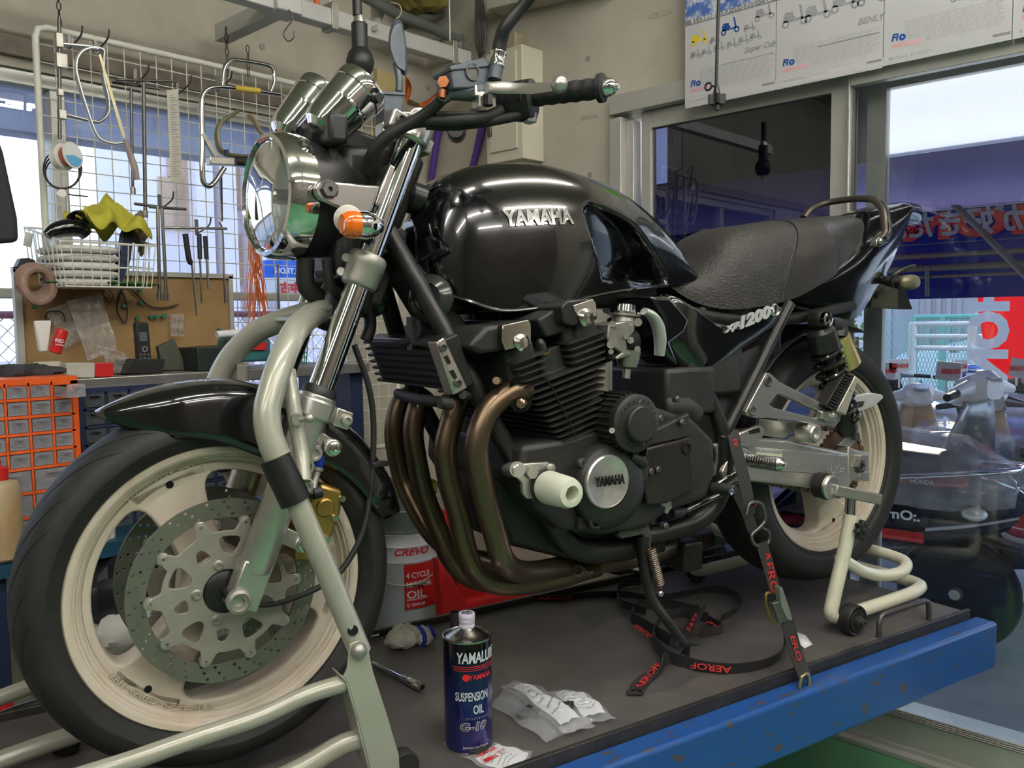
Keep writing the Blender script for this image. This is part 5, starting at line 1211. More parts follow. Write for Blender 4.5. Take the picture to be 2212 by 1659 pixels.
# side stand, folded half way down
b = MB(); P = [Q(1388, 1160, -.15), Q(1391, 1215, -.16), Q(1398, 1265, -.17), Q(1412, 1300, -.18), Q(1440, 1340, -.20), Q(1478, 1391, -.22)]
b.tube(P, [.017, .0135, .012, .012, .011, .010], 14, k=5, flat=.8); ss = bp('side_stand', b, M_blkm)
b = MB(); b.pprism([Q(x, y, -.22) for x, y in ((1468, 1375), (1480, 1384), (1516, 1391), (1516, 1394), (1480, 1398), (1466, 1405), (1460, 1398))], (0, .02, 0)); bp('stand_foot', b, M_blkm, ss, bevel=.002)
qb([(1340, 1142), (1352, 1132), (1380, 1140), (1388, 1130), (1402, 1132), (1406, 1150), (1410, 1170), (1404, 1178), (1396, 1172), (1390, 1155), (1344, 1165), (1334, 1155)], -.165, .02, mat('greasy_grey_metal', (.12, .115, .10), .45, metal=.7, noise=.25, nscale=20), 'stand_switch', ss, bevel=.003)
s0_, s1_ = Q(1406, 1186, -.18), Q(1426, 1264, -.185); d = s1_-s0_; L = d.length; dn_ = d.normalized(); x_ = dn_.cross(V((0, 1, 0))).normalized(); y_ = dn_.cross(x_)
b = MB(); b.tube([s0_+dn_*(L*k/(19*12))+(x_*cos(2*pi*k/12)+y_*sin(2*pi*k/12))*.0085 for k in range(19*12+1)], .0018, 6)
b.tube([s0_-dn_*.012, s0_], .0018, 6); b.tube([s1_, s1_+dn_*.02], .0025, 6); bp('stand_spring', b, mat('rusty_spring', (.26, .20, .16), .4, metal=.9, noise=.2), ss)
b = MB(); b.ball(Q(1426, 1282, -.19), .007); bp('spring_pin', b, M_chromew, ss)
b = MB(); b.box(Q(1460, 1190, .0), (.06, .12, .07)); b.box(Q(1350, 1160, -.02), (.10, .16, .05)); bp('centre_mount', b, M_blkm, bevel=.008)
# rear mudguard inner
b = MB(); b.loft([[V((1.5+r_*cos(a)*1., y_, RZ_+r_*sin(a))) for y_ in (-.08, -.04, 0, .04, .08)] for a in [rad(70+k*6) for k in range(17)] for r_ in (.345,)], closed=False); bp('inner_mudguard', b, M_blkpl, solid=.004)
# ================================================================ stands
M_stg = mat('green_grey_stand_paint', (.42, .415, .35), .30, metal=.25, noise=.08, nscale=6, col2=(.36, .36, .29), thr=(.3, .8), coat=.3)
fs = thing('front_stand', 'green grey tubular paddock stand lifting the front of the motorcycle', 'paddock stand', (.1, .02, -.32), 0, None, BK)
def sp(name, mb, m_, parent=None, **k): return obj(name, mb, m_, parent or fs, BK, **k)
def mir(P, y0=0.): return [V((q.x, 2*y0-q.y, q.z)) for q in P]
up = [Q(722, 664, .0), Q(700, 670, -.01), Q(668, 686, -.05), Q(640, 712, -.10), Q(618, 755, -.135), Q(600, 800, -.155), Q(585, 850, -.165), Q(576, 895, -.172), Q(585, 950, -.18), Q(610, 1010, -.187), Q(640, 1080, -.195)]
for s in (0, 1):
    P = up if not s else mir(up)
    b = MB(); b.tube(P, .0205, 20, k=4); sp('support_tube', b, M_stg)
    lo = [Q(600, 990, -.185), Q(640, 1080, -.197), Q(700, 1220, -.204), Q(752, 1345, -.210), Q(778, 1408, -.212)]
    P = lo if not s else mir(lo)
    b = MB(); b.tube(P, .0175, 20); lg = sp('leg_tube', b, M_stg)
    sv = [Q(594, 988, -.1845), Q(640, 1086, -.197)]; P = sv if not s else mir(sv)
    b = MB(); b.lathe([(.0205, 0), (.0238, .001), (.0238, (P[1]-P[0]).length*.98), (.018, (P[1]-P[0]).length)], P[0], P[1]-P[0], 28); sp('rubber_sleeve', b, mat('black_sleeve', (.012, .012, .012), .38, noise=.1))
    iv = [Q(622, 800, -.13), Q(632, 870, -.145), Q(642, 930, -.155), Q(652, 985, -.165), Q(655, 1040, -.18)]; P = iv if not s else mir(iv)
    b = MB(); b.tube(P, .012, 14, k=3); sp('brace_tube', b, M_stg)
    if not s:
        b = MB(); q = Q(640, 905, -.165); b.cyl(q, q+V((-.002, -.012, 0)), .009, n=14); b.cyl(q+V((.002, -.01, 0)), q+V((.012, -.022, .002)), .004, n=10); b.ball(q+V((.013, -.023, .002)), .0075); sp('lock_pin', b, M_alud)
        b = MB(); b.lathe([(.0001, 0), (.0085, 0)], Q(762, 1362, -.2278), (-.2, -1, .1), 16, caps=False); sp('pin_recess', b, M_groove)
    # hinge channel
    hp = [(756, 1392), (772, 1384), (788, 1388), (796, 1402), (806, 1450), (835, 1540), (862, 1630), (864, 1665), (800, 1665), (775, 1560), (752, 1475), (742, 1462), (750, 1445)]
    P = [Q(x, y, -.232) for x, y in hp]
    P = P if not s else mir(P)
    b = MB(); b.pprism(P, (0, .004*(1 if not s else -1), 0))
    e_ = [P[10], P[11], P[9], P[8]]
    dY = V((0, .045*(1 if not s else -1), 0))
    b.pprism([P[9], P[10], P[10]+dY, P[9]+dY], (-.003, 0, 0)); b.pprism([P[8], P[9], P[9]+dY, P[8]+dY], (-.003, 0, 0)); b.pprism([P[10], P[11], P[11]+dY, P[10]+dY], (-.003, 0, 0))
    hg = sp('hinge_plate', b, M_stg, bevel=.0015)
    b = MB(); q = Q(775, 1406, -.234); q = q if not s else mir([q])[0]; b.lathe([(.013, .002), (.013, -.002), (.010, -.008), (.005, -.011), (.0001, -.0115)] if not s else [(.013, -.002), (.013, .002), (.010, .008), (.0001, .0115)], q, YA, 24); sp('hinge_bolt', b, M_alud, hg)
    # base tubes running forward
    for (pts, r_) in (([Q(742, 1476, -.215), Q(660, 1502, -.213), Q(560, 1548, -.21), Q(400, 1602, -.205), Q(240, 1657, -.20)], .0135), ([Q(800, 1592, -.21), Q(740, 1608, -.20), Q(660, 1655, -.195), Q(560, 1700, -.19), Q(300, 1780, -.18)], .0165)):
        e = pts[-1]; P = list(pts)
        P.append(V((-.36, -.165, e.z-.02))); P.append(V((-.43, -.10, e.z-.025)))
        if s: P = mir(P)
        b = MB(); b.tube(P, r_, 16, k=5); sp('base_tube', b, M_stg)
    q = Q(868, 1660, -.215); q = V((q.x, q.y, -.32+.027)); q = q if not s else mir([q])[0]
    b = MB(); b.lathe([(.012, -.014), (.024, -.014), (.027, -.010), (.027, .010), (.024, .014), (.012, .014)], q, YA, 28); sp('caster_wheel', b, M_black)
for z_, r_ in ((-.215, .0135), (-.285, .0165)):
    b = MB(); b.cyl((-.43, -.11, z_), (-.43, .11, z_), r_); sp('cross_tube', b, M_stg)
b = MB(); b.cyl((.205, -.02, .43), (.235, 0, .505), .012); b.pprism([V((.13, -.07, .432)), V((.13, .07, .432)), V((.20, .045, .452)), V((.20, -.045, .452))], (0, 0, .006)); b.cyl((.13, -.30+.09, -.30), (.13, -.21, -.28), .001); sp('lifting_pin', b, M_alud)
b = MB(); b.lathe([(.018, 0), (.022, .004), (.026, .022), (.018, .026)], (-.22, .20, -.318), (0, 0, 1), 20); sp('rubber_foot', b, M_black)
# rear stand
M_ivory = mat('ivory_stand_paint', (.66, .64, .50), .28, noise=.05, nscale=6, coat=.4)
rs = thing('rear_stand', 'ivory white tubular paddock stand under the rear swingarm', 'paddock stand', (1.5, .03, -.32), 0, None, BK)
def rp(name, mb, m_, parent=None, **k): return obj(name, mb, m_, parent or rs, BK, **k)
YN, YF2 = -.19, .265
for s, yy in ((0, YN), (1, YF2)):
    leg = [Q(1838, 1112, YN), Q(1832, 1150, YN), Q(1822, 1200, YN), Q(1810, 1250, YN), Q(1800, 1295, YN), Q(1804, 1322, YN), Q(1825, 1333, YN)]
    lowb = [V((1.43, YN, -.285)), V((1.60, YN, -.283)), V((1.72, YN+.012, -.283)), V((1.765, YN+.055, -.283)), V((1.77, .03, -.283))]
    P = leg[:-2]+[V((1.352, YN, -.268)), V((1.375, YN, -.283))]+lowb
    upb = [Q(1815, 1205, YN), V((1.46, YN, -.185)), V((1.55, YN+.004, -.215)), V((1.64, YN+.008, -.222)), V((1.70, YN+.035, -.215)), V((1.715, YN+.09, -.210)), V((1.715, .03, -.205))]
    if s: mm = (YN+YF2)/2; P = mir(P, mm); upb = mir(upb, mm)
    b = MB(); b.tube(P, .0165, 18, k=5); f_ = rp('stand_leg', b, M_ivory)
    b = MB(); b.tube(upb, .0150, 16, k=5); rp('handle_tube', b, M_ivory)
    q = V((Q(1818, 1340, YN).x, yy+(-.028 if not s else .028), -.32+.036))
    b = MB(); b.lathe([(.010, -.016), (.026, -.016), (.027, -.012), (.034, -.016), (.036, -.012), (.036, .012), (.034, .016), (.027, .012), (.026, .016), (.010, .016)], q, YA, 36); w_ = rp('stand_wheel', b, M_blkpl)
    sg = -1 if not s else 1
    b = MB(); b.lathe([(.012, 0), (.012, .010), (.008, .011), (.008, .020), (.0045, .021), (.004, .016), (.0001, .016)], q+V((0, sg*.014, 0)), (0, sg, 0), 18); rp('wheel_bolt', b, M_steel, w_)
    b = MB(); b.bar((q.x, q.y, q.z), (q.x-.045, yy, q.z+.012), .018, .012); rp('axle_tab', b, M_ivory, bevel=.002)
    # chrome height post, swingarm cradle
    tp = V((Q(1838, 1080, YN).x, yy, Q(1838, 1080, YN).z)); bt = V((Q(1836, 1118, YN).x, yy, Q(1836, 1118, YN).z))
    b = MB(); b.cyl(bt, tp+V((0, 0, .012)), .0125); rp('lift_post', b, M_chrome)
    c0, c1 = Q(1800, 1058, YN), Q(1898, 1078, YN-.03); c0.y = yy; c1.y = yy+sg*.03
    b = MB(); b.bar(c0, c1, .022, .026, (0, 0, 1)); rp('cradle_arm', b, M_alud, bevel=.003)
    b = MB(); b.lathe([(.026, -.002), (.029, 0), (.029, .006), (.025, .010), (.0001, .008)], V((c0.x-.004, yy-sg*.008, c0.z+.006)), (0, sg, 0), 28); rp('cradle_disc', b, M_alus)
    b = MB(); b.lathe([(.030, -.030), (.031, -.002)], V((c0.x-.004, yy-sg*.008, c0.z+.006)), (0, sg, 0), 28); rp('cradle_rubber', b, M_black)
    b = MB(); k0 = Q(1840, 1140, YN); k0.y = yy+sg*.020
    b.loft([[k0+V(((.021+.0045*cos(8*a))*cos(a), sg*t, (.021+.0045*cos(8*a))*sin(a))) for a in [2*pi*j/48 for j in range(48)]] for t in (0, .014)]); b.cyl(k0-V((0, sg*.02, 0)), k0+V((0, sg*.018, 0)), .008); rp('clamp_knob', b, M_blkpl, bevel=.002)
# ================================================================ tie-down strap
M_strap = mat('black_webbing', (.022, .021, .022), .8, noise=.3, nscale=120, bump=.3, bscale=400)
M_sred = mat('red_strap_print', (.45, .02, .02), .7, noise=.2, nscale=80)
sd = thing('tie_down_strap', 'black tie-down strap with red lettering, loose end coiled on the deck', 'strap', Qz(1735, 1400, -.32), 0, None, BK)
def tp_(name, mb, m_, parent=None, **k): return obj(name, mb, m_, parent or sd, BK, **k)
W_ = V((.85, -.35, .1))
def strap_text(b, txt, p0, p1, size, nrm, w_=None):
    x = (p1-p0).normalized(); n_ = V(nrm).normalized(); y = n_.cross(x).normalized()
    b.text(txt, size, p0-y*size*.35+n_*.0016, x, y, .0006, sx=(p1-p0).length/max(.001, size*.66*len(txt)), offset=.02)
CAMD = (CAB-Qz(1650, 1250, -.1)).normalized()
b = MB()
P1 = [Q(1582, 928, -.165), Q(1592, 975, -.19), Q(1606, 1030, -.21), Q(1616, 1080, -.225), Q(1618, 1110, -.23)]
b.ribbon(P1, W_, .026, .002, k=4); b.ribbon([Q(1570, 1000, -.15), Q(1590, 1060, -.17), Q(1610, 1100, -.19), Q(1628, 1150, -.21)], W_, .024, .002, k=3)
P2 = [Q(1645, 1172, -.238), Q(1662, 1230, -.25), Q(1676, 1282, -.262)]; b.ribbon(P2, W_, .025, .002, k=3)
P3 = [Q(1694, 1330, -.272), Q(1710, 1390, -.29), Q(1735, 1462, -.325)]; b.ribbon(P3, W_, .022, .002, k=3); b.ribbon([Q(1706, 1340, -.275), Q(1722, 1400, -.29), Q(1744, 1462, -.325)], W_, .018, .002, k=3)
tp_('webbing', b, M_strap)
b = MB(); strap_text(b, 'AERO', Q(1654, 1190, -.2425), Q(1677, 1284, -.2645), .022, CAMD); strap_text(b, 'A', Q(1628, 1082, -.232), Q(1630, 1098, -.232), .018, CAMD); strap_text(b, 'ERO', Q(1712, 1372, -.292), Q(1728, 1430, -.312), .014, CAMD); strap_text(b, 'FF', Q(1586, 948, -.178), Q(1592, 972, -.19), .012, CAMD)
tp_('strap_lettering', b, M_sred)
b = MB(); b.tube([Q(x, y, -.236) for x, y in ((1612, 1112), (1620, 1088), (1640, 1086), (1650, 1100), (1652, 1125), (1638, 1142), (1624, 1156), (1628, 1174), (1645, 1182), (1660, 1170), (1660, 1150), (1645, 1140))], .0036, 10, k=5); tp_('s_hook', b, M_steel)
b = MB(); b.tube([Q(x, y, -.332) for x, y in ((1732, 1462), (1744, 1456), (1748, 1475), (1744, 1492), (1733, 1496), (1727, 1484), (1731, 1466))], .0038, 10, k=5, closed=True); b.tube([Q(x, y, -.332) for x, y in ((1728, 1490), (1740, 1500))]+[Q(1735, 1525, -.336), Q(1730, 1542, -.338), Q(1718, 1546, -.335), Q(1714, 1538, -.33)], .0038, 10, k=5); tp_('hook', b, mat('brassy_zinc', (.45, .38, .24), .3, metal=.9, noise=.15, nscale=30))
bk = [Q(x, y, -.268) for x, y in ((1657, 1278), (1680, 1270), (1706, 1330), (1700, 1345), (1676, 1345))]
b = MB(); b.pprism([Q(x, y, -.265) for x, y in ((1660, 1300), (1688, 1292), (1700, 1338), (1676, 1344))], (.0, -.012, 0)); bu = tp_('cam_buckle', b, mat('grey_zinc', (.26, .26, .24), .35, metal=.9, noise=.1), bevel=.002)
b = MB(); b.pprism([Q(x, y, -.28) for x, y in ((1684, 1268), (1690, 1268), (1712, 1335), (1710, 1342), (1702, 1338), (1690, 1310))], (-.001, .014, 0)); tp_('buckle_side', b, M_alus, bu, bevel=.001)
b = MB(); b.tube([Q(x, y, -.262) for x, y in ((1662, 1280), (1655, 1284), (1655, 1310), (1668, 1342), (1676, 1344))], .003, 8, k=3); tp_('buckle_side', b, M_gold, bu)
# loose webbing on the deck, standing on edge or lying
dz = -.32
def on(px, py, h=.013): q = Qz(px, py, dz); return V((q.x, q.y, dz+h))
b = MB(); Zv = V((0, 0, 1))
b.ribbon([Q(1700, 1338, -.27)+V((0, 0, -.01)), on(1703, 1395, .03), on(1690, 1420), on(1660, 1443), on(1600, 1456), on(1540, 1455), on(1490, 1446), on(1440, 1428), on(1415, 1400), on(1412, 1370), on(1430, 1345)], [V((.4, -.3, .6))]*2+[Zv*.9+V((.1, -.3, 0))]*9, .026, .002, k=6)
b.ribbon([on(1430, 1345), on(1470, 1335), on(1505, 1340), on(1530, 1345)], Zv, .026, .002, k=4)
b.ribbon([on(1364, 1345), on(1400, 1365), on(1450, 1395), on(1490, 1420)], [V((0, -.5, .8))]*4, .026, .002, k=4)
b.ribbon([on(1364, 1340), on(1380, 1318), on(1440, 1316), on(1500, 1328), on(1512, 1330)], Zv, .026, .002, k=4)
b.ribbon([on(1395, 1330), on(1345, 1315), on(1333, 1290), on(1350, 1270), on(1385, 1266)], [Zv]*5, .022, .002, k=4)
b.ribbon([on(1150, 1298, .006), on(1210, 1298, .008), on(1260, 1292, .008), on(1340, 1290, .008), on(1400, 1296, .006), on(1450, 1296, .01), on(1530, 1282, .012), on(1585, 1292, .012), on(1600, 1318, .012), on(1560, 1345, .012)], [V((0, -.3, 1))]*10, .020, .002, k=5)
b.ribbon([on(1515, 1333, .022), on(1490, 1372, .018), on(1460, 1415, .014), on(1420, 1450, .006), on(1385, 1480, .005), on(1372, 1502, .006), on(1368, 1492, .004)], [V((1, .1, .35)), V((1, .2, .2)), V((1, .3, 0)), V((1, .5, 0)), V((.9, .7, 0)), V((.8, .8, 0)), V((.8, .8, 0))], .030, .004, k=4)
b.ribbon([on(1530, 1348, .010), on(1560, 1368, .010), on(1515, 1378, .012)], Zv, .024, .002, k=3)
b.ribbon([on(1255, 1252, .02), on(1275, 1240, .03), on(1330, 1240, .01), on(1385, 1250, .01)], Zv, .024, .002, k=4)
tp_('webbing', b, M_strap)
b = MB()
strap_text(b, 'AEROF', on(1578, 1462, .014), on(1484, 1450, .014), .018, (0, -1, .2)); strap_text(b, 'EROF', on(1370, 1362, .014), on(1412, 1392, .014), .018, (-.3, -1, .3))
strap_text(b, 'AEROFF', on(1376, 1498, .009), on(1430, 1443, .016), .018, (-.2, -.2, 1)); strap_text(b, 'FAST', on(1486, 1384, .022), on(1512, 1342, .026), .018, (-.3, -.6, .8)); strap_text(b, 'RO', on(1528, 1352, .012), on(1555, 1368, .012), .018, (-.2, -1, .3)); strap_text(b, 'AERO', on(1160, 1300, .009), on(1235, 1297, .009), .012, (0, -1, .4)); strap_text(b, 'AE', on(1434, 1412, .016), on(1444, 1432, .016), .014, (-.5, -1, .3))
tp_('strap_lettering', b, M_sred)
# ================================================================ oil can
cc_ = Qz(1013, 1606, dz); RC = .0425; HC_ = .198
cn = thing('oil_can', 'dark blue round tin of suspension oil with a pale lilac cap', 'oil can', cc_, 0, None, BK)
def cp(name, mb, m_, parent=None, **k): return obj(name, mb, m_, parent or cn, BK, **k)
M_can = mat('dark_blue_printed_tin', (.008, .012, .06), .22, metal=.55, noise=.1, nscale=4, coat=.7)
nt = M_can.node_tree; bs = nt.nodes['Principled BSDF']; tc_ = nt.nodes.new('ShaderNodeTexCoord'); sx_ = nt.nodes.new('ShaderNodeSeparateXYZ'); rm_ = nt.nodes.new('ShaderNodeValToRGB')
nt.links.new(tc_.outputs['Generated'], sx_.inputs[0]); nt.links.new(sx_.outputs['Z'], rm_.inputs[0]); nt.links.new(rm_.outputs[0], bs.inputs['Base Color'])
rm_.color_ramp.elements[0].color = (.022, .022, .17, 1); rm_.color_ramp.elements[1].position = .92; rm_.color_ramp.elements[1].color = (.004, .006, .008, 1)
e_ = rm_.color_ramp.elements.new(.45); e_.color = (.012, .022, .14, 1)
M_tin = mat('bare_tin', (.55, .54, .50), .22, metal=1., noise=.06)
b = MB(); b.lathe([(RC-.001, .001), (RC, .004), (RC, HC_-.004), (RC-.001, HC_-.001)], cc_, Zv, 72, caps=False); body = cp('can_body', b, M_can)
b = MB(); b.lathe([(RC-.004, .0), (RC+.0008, .0), (RC+.0008, .003), (RC-.0005, .004)], cc_, Zv, 64); cp('bottom_rim', b, M_tin, body)
b = MB(); b.lathe([(RC-.0005, HC_-.003), (RC+.0010, HC_-.002), (RC+.0010, HC_+.001), (RC-.001, HC_+.0015), (RC-.0025, HC_-.001), (RC-.006, HC_-.001), (.026, HC_+.007), (.016, HC_+.012), (.0135, HC_+.014), (.0135, HC_+.016)], cc_, Zv, 64); cp('can_top', b, M_tin)
M_lil = mat('lilac_plastic', (.60, .52, .66), .4, noise=.04)
b = MB(); b.lathe([(.0125, HC_+.014), (.0138, HC_+.015), (.0138, HC_+.020), (.0130, HC_+.021), (.0138, HC_+.022), (.0142, HC_+.028), (.0135, HC_+.0285), (.0145, HC_+.030), (.0145, HC_+.038), (.0135, HC_+.0395), (.0001, HC_+.0395)], cc_, Zv, 44); cap_ = cp('screw_cap', b, M_lil)
b = MB(); b.lathe([(.0001, 0), (.0105, 0)], cc_+V((0, 0, HC_+.0398)), Zv, 30, caps=False); cp('cap_print', b, M_ink, cap_)
b = MB(); b.plate([circ(.0092, 30), circ(.0084, 30)], .0003, cc_+V((0, 0, HC_+.0402)), (1, 0, 0), (0, 1, 0))
for k in range(3):
    a = pi/2+k*pi*2/3; b.box(cc_+V((.0045*cos(a), .0045*sin(a), HC_+.0402)), (.009, .0009, .0003), Matrix.Rotation(a, 3, 'Z')); b.box(cc_+V((.0068*cos(a), .0068*sin(a), HC_+.0402)), (.0008, .005, .0003), Matrix.Rotation(a, 3, 'Z'))
cp('cap_print', b, M_lil, cap_)
A0 = math.atan2(CAB.y-cc_.y, CAB.x-cc_.x)
def can_text(txt, size, a_deg, z, m_, sx=1., off=.0, align='LEFT', shear=0., name='can_lettering', lift=.0004):
    b = MB(); b.text(txt, size, (0, 0, 0), (1, 0, 0), (0, 1, 0), .0004, align, sx, offset=off, shear=shear)
    b.map(lambda q: cc_+V(((RC+lift+q.z*.5)*cos(A0+rad(a_deg)+q.x/RC), (RC+lift+q.z*.5)*sin(A0+rad(a_deg)+q.x/RC), z+q.y))); return cp(name, b, m_, body)
M_sil = mat('silver_print', (.70, .70, .74), .35, metal=.3, noise=.04); M_cred = mat('red_print', (.60, .02, .02), .4, noise=.05)
can_text('YAMALUBE', .026, -26, .163, M_sil, .62, .03, shear=.1)
for k in range(3):
    b = MB(); b.box((0, 0, 0), (1, .0011, .0003)); n_ = 40; b = MB()
    b.loft([[cc_+V(((RC+.0004)*cos(A0+rad(-34+130*i/n_)), (RC+.0004)*sin(A0+rad(-34+130*i/n_)), .1565-k*.0035+dz_)) for i in range(n_+1)] for dz_ in (-.0006, .0006)], closed=False); cp('can_lettering', b, M_cred, body)
can_text('YAMAHA', .0125, 3, .1335, M_cred, .85, .02); can_text('SUSPENSION', .0215, -31, .0965, M_sil, .50, .02); can_text('OIL', .0215, 11, .073, M_sil, .60, .02)
can_text('サスペンションオイル', .0055, -7, .063, M_inkg, .8); can_text('G-10', .0195, -22, .044, M_sil, 1.2, .055, shear=.15); can_text('G-10', .0195, -22, .044, M_ink, 1.2, .0, shear=.15, lift=.0012); can_text('Japanese specification', .0062, -14, .012, M_sil, .9)
b = MB(); n_ = 20; b.add([cc_+V(((RC+.0005)*cos(A0+rad(-4)+.0065*cos(2*pi*i/n_)/RC), (RC+.0005)*sin(A0+rad(-4)+.0065*cos(2*pi*i/n_)/RC), .138+.0065*sin(2*pi*i/n_))) for i in range(n_)], [tuple(range(n_))]); cp('can_lettering', b, M_cred, body)
# ================================================================ small things on the deck
def single(name, mb, m_, label, cat, frame=BK, **k): return obj(name, mb, m_, None, frame, label=label, cat=cat, **k)
# upright socket tube and long socket extension
q = Qz(983, 1392, dz); b = MB(); b.lathe([(.010, 0), (.0115, .001), (.0115, .078), (.0105, .079), (.009, .078), (.009, .010), (.0001, .010)], q, Zv, 28); single('deep_socket', b, M_steel, 'dark steel deep socket standing upright behind the oil tin', 'socket')
q0 = Qz(806, 1440, dz)+V((0, 0, .0075)); q1 = Qz(912, 1495, dz)+V((0, 0, .0095)); d = q1-q0; L = d.length
t = thing('socket_extension', 'chrome extension bar with a small socket lying on the deck', 'socket extension', q0, 0, None, BK)
b = MB(); b.lathe([(.0055, 0), (.0058, L*.62), (.0065, L*.63)], q0, d, 20); obj('extension_bar', b, M_chromew, t, BK)
b = MB(); b.lathe([(.0075, L*.62), (.0085, L*.63), (.0085, L*.66), (.0072, L*.67), (.0085, L*.72), (.0092, L*.74), (.0092, L*.995), (.0085, L)], q0, d, 24, caps=False); b.lathe([(.0085, L), (.0065, L), (.0065, L*.85), (.0001, L*.85)], q0, d, 6, caps=False); obj('socket', b, M_chromew, t, BK)
b = MB(); b.cyl(Qz(788, 1390, dz)+V((0, 0, .012)), Qz(818, 1382, dz)+V((0, 0, .010)), .0042, n=14); single('steel_pin', b, M_chromew, 'short bright steel rod lying beside the front stand hinge', 'rod')
# glove
b = MB(); g0 = Qz(880, 1400, dz)
def blob(b, c, r, seed, n=26, m_=16, amp=.12, rot=None):
    i0 = len(b.v); b.ball(c, r, n, m_, rot); rnd = random.Random(seed); ph = [rnd.uniform(0, 6.3) for _ in range(9)]; c = V(c)
    for i in range(i0, len(b.v)):
        d = b.v[i]-c; u_ = d.normalized(); k = 1+amp*(sin(u_.x*7+ph[0])*sin(u_.y*6+ph[1])+.6*sin(u_.z*11+ph[2])*sin(u_.x*9+ph[3])+.4*sin(u_.y*17+ph[4]))
        b.v[i] = c+d*k
M_glv = mat('grubby_white_cotton', (.58, .56, .49), .9, noise=.12, nscale=40, bump=.5, bscale=300)
blob(b, Qz(872, 1400, dz)+V((0, 0, .027)), (.040, .030, .027), 3); blob(b, Qz(858, 1398, dz)+V((0, 0, .016)), (.030, .020, .014), 5); gl_t = thing('work_glove', 'rolled white cotton work glove with a blue cuff lying on the deck', 'glove', g0, 0, None, BK); obj('glove_body', b, M_glv, gl_t, BK)
b = MB(); blob(b, Qz(916, 1392, dz)+V((0, 0, .021)), (.024, .022, .021), 8, amp=.1); obj('cuff_roll', b, M_glv, gl_t, BK)
b = MB(); c = Qz(906, 1394, dz)+V((0, 0, .021)); b.lathe([(.0235, -.004), (.0265, 0), (.0245, .004)], c, (.95, .2, .05), 26); c = Qz(932, 1388, dz)+V((0, 0, .026)); b.lathe([(.016, -.005), (.020, 0), (.014, .006), (.0001, .007)], c, (.8, -.2, .4), 20); obj('blue_cuff_band', b, mat('blue_knit', (.02, .04, .38), .85, noise=.2, nscale=80, bump=.4, bscale=300), gl_t, BK, label='royal blue knitted cuff band')
# paper scrap
b = MB(); b.add([Qz(x, y, dz+.001)+V((0, 0, h)) for x, y, h in ((1720, 1376, .012), (1740, 1378, .006), (1755, 1393, .001), (1738, 1402, .001), (1724, 1392, .004))], [(0, 1, 2, 3, 4)]); single('paper_scrap', b, M_paper, 'torn scrap of white paper on the deck next to the strap hook', 'paper', solid=.0006)
# crumpled parts bags
def bag(corners, seed, label, lab=None, dark=None, amp=.010, h0=.004, name='parts_bag', txt=None, frame=BK, grp='small parts bags beside the oil tin'):
    rnd = random.Random(seed); c = [Qz(x, y, dz) for x, y in corners]; n_ = 16
    t = thing(name, label, 'plastic bag', sum(c, V((0, 0, 0)))/4, 0, grp, frame)
    ph = [rnd.uniform(0, 6.28) for _ in range(8)]
    def S(u, v, top):
        p_ = (c[0]*(1-u)+c[1]*u)*(1-v)+(c[3]*(1-u)+c[2]*u)*v
        e = (4*u*(1-u)*4*v*(1-v))**.5
        hh = amp*(1.1*e+.55*e*(sin(9*u+ph[0])*sin(7*v+ph[1])+.7*abs(sin(14*u+5*v+ph[2]))+.5*abs(sin(17*v-8*u+ph[3]))))+.25*amp*sin(6*u+ph[4])*sin(5*v+ph[5])**2
        return V((p_.x+.003*sin(13*v+ph[6]), p_.y+.003*sin(11*u+ph[7]), dz+h0+(hh if top else .12*hh)))
    for top in (1, 0):
        b = MB(); b.add([S(i/n_, j/n_, top) for i in range(n_+1) for j in range(n_+1)], [(i*(n_+1)+j, i*(n_+1)+j+1, (i+1)*(n_+1)+j+1, (i+1)*(n_+1)+j) for i in range(n_) for j in range(n_)]); obj('film', b, M_clear, t, BK, ang=20)
    if lab:
        u0, u1, v0, v1 = lab; b = MB(); m2 = 8
        b.add([S(u0+(u1-u0)*i/m2, v0+(v1-v0)*j/m2, 1)-V((0, 0, .0012)) for i in range(m2+1) for j in range(m2+1)], [(i*(m2+1)+j, i*(m2+1)+j+1, (i+1)*(m2+1)+j+1, (i+1)*(m2+1)+j) for i in range(m2) for j in range(m2)]); lb = obj('paper_label', b, M_paper, t, BK)
        b = MB()
        for k in range(6):
            vv_ = v0+(v1-v0)*(.15+.12*k); ue = u0+(u1-u0)*(.55+.3*((k*7) % 3)/3); 
            for i in range(6):
                ua = u0+(u1-u0)*.08+(ue-u0-(u1-u0)*.08)*i/6; ub = ua+(ue-u0)*.11; b.add([S(ua, vv_, 1)+V((0, 0, .0004)), S(ub, vv_, 1)+V((0, 0, .0004)), S(ub, vv_+.018, 1)+V((0, 0, .0004)), S(ua, vv_+.018, 1)+V((0, 0, .0004))], [(0, 1, 2, 3)])
        obj('label_print', b, M_inkg, lb, BK)
    if dark:
        for (u, v, r_) in dark:
            b = MB(); q = S(u, v, 0); q.z = dz+h0+r_[2]; blob(b, q, r_, seed+3, 16, 10, .2); obj('rubber_part', b, M_black, t, BK)
    return t
bag([(1063, 1528), (1095, 1488), (1290, 1560), (1180, 1606)], 1, 'clear bag of black rubber parts nearest the oil tin', None, [(.35, .55, (.022, .018, .009)), (.62, .5, (.026, .018, .008)), (.2, .5, (.012, .010, .008))], .015)
bag([(1085, 1495), (1128, 1486), (1290, 1584), (1220, 1600)], 2, 'long clear bag with a white paper label lying across the other bags', (.10, .72, .15, .9), None, .012, .014)
bag([(1178, 1502), (1265, 1505), (1332, 1562), (1268, 1572)], 3, 'clear bag with a printed white label, the one farthest from the oil tin', (.12, .85, .12, .88), None, .009, .008)
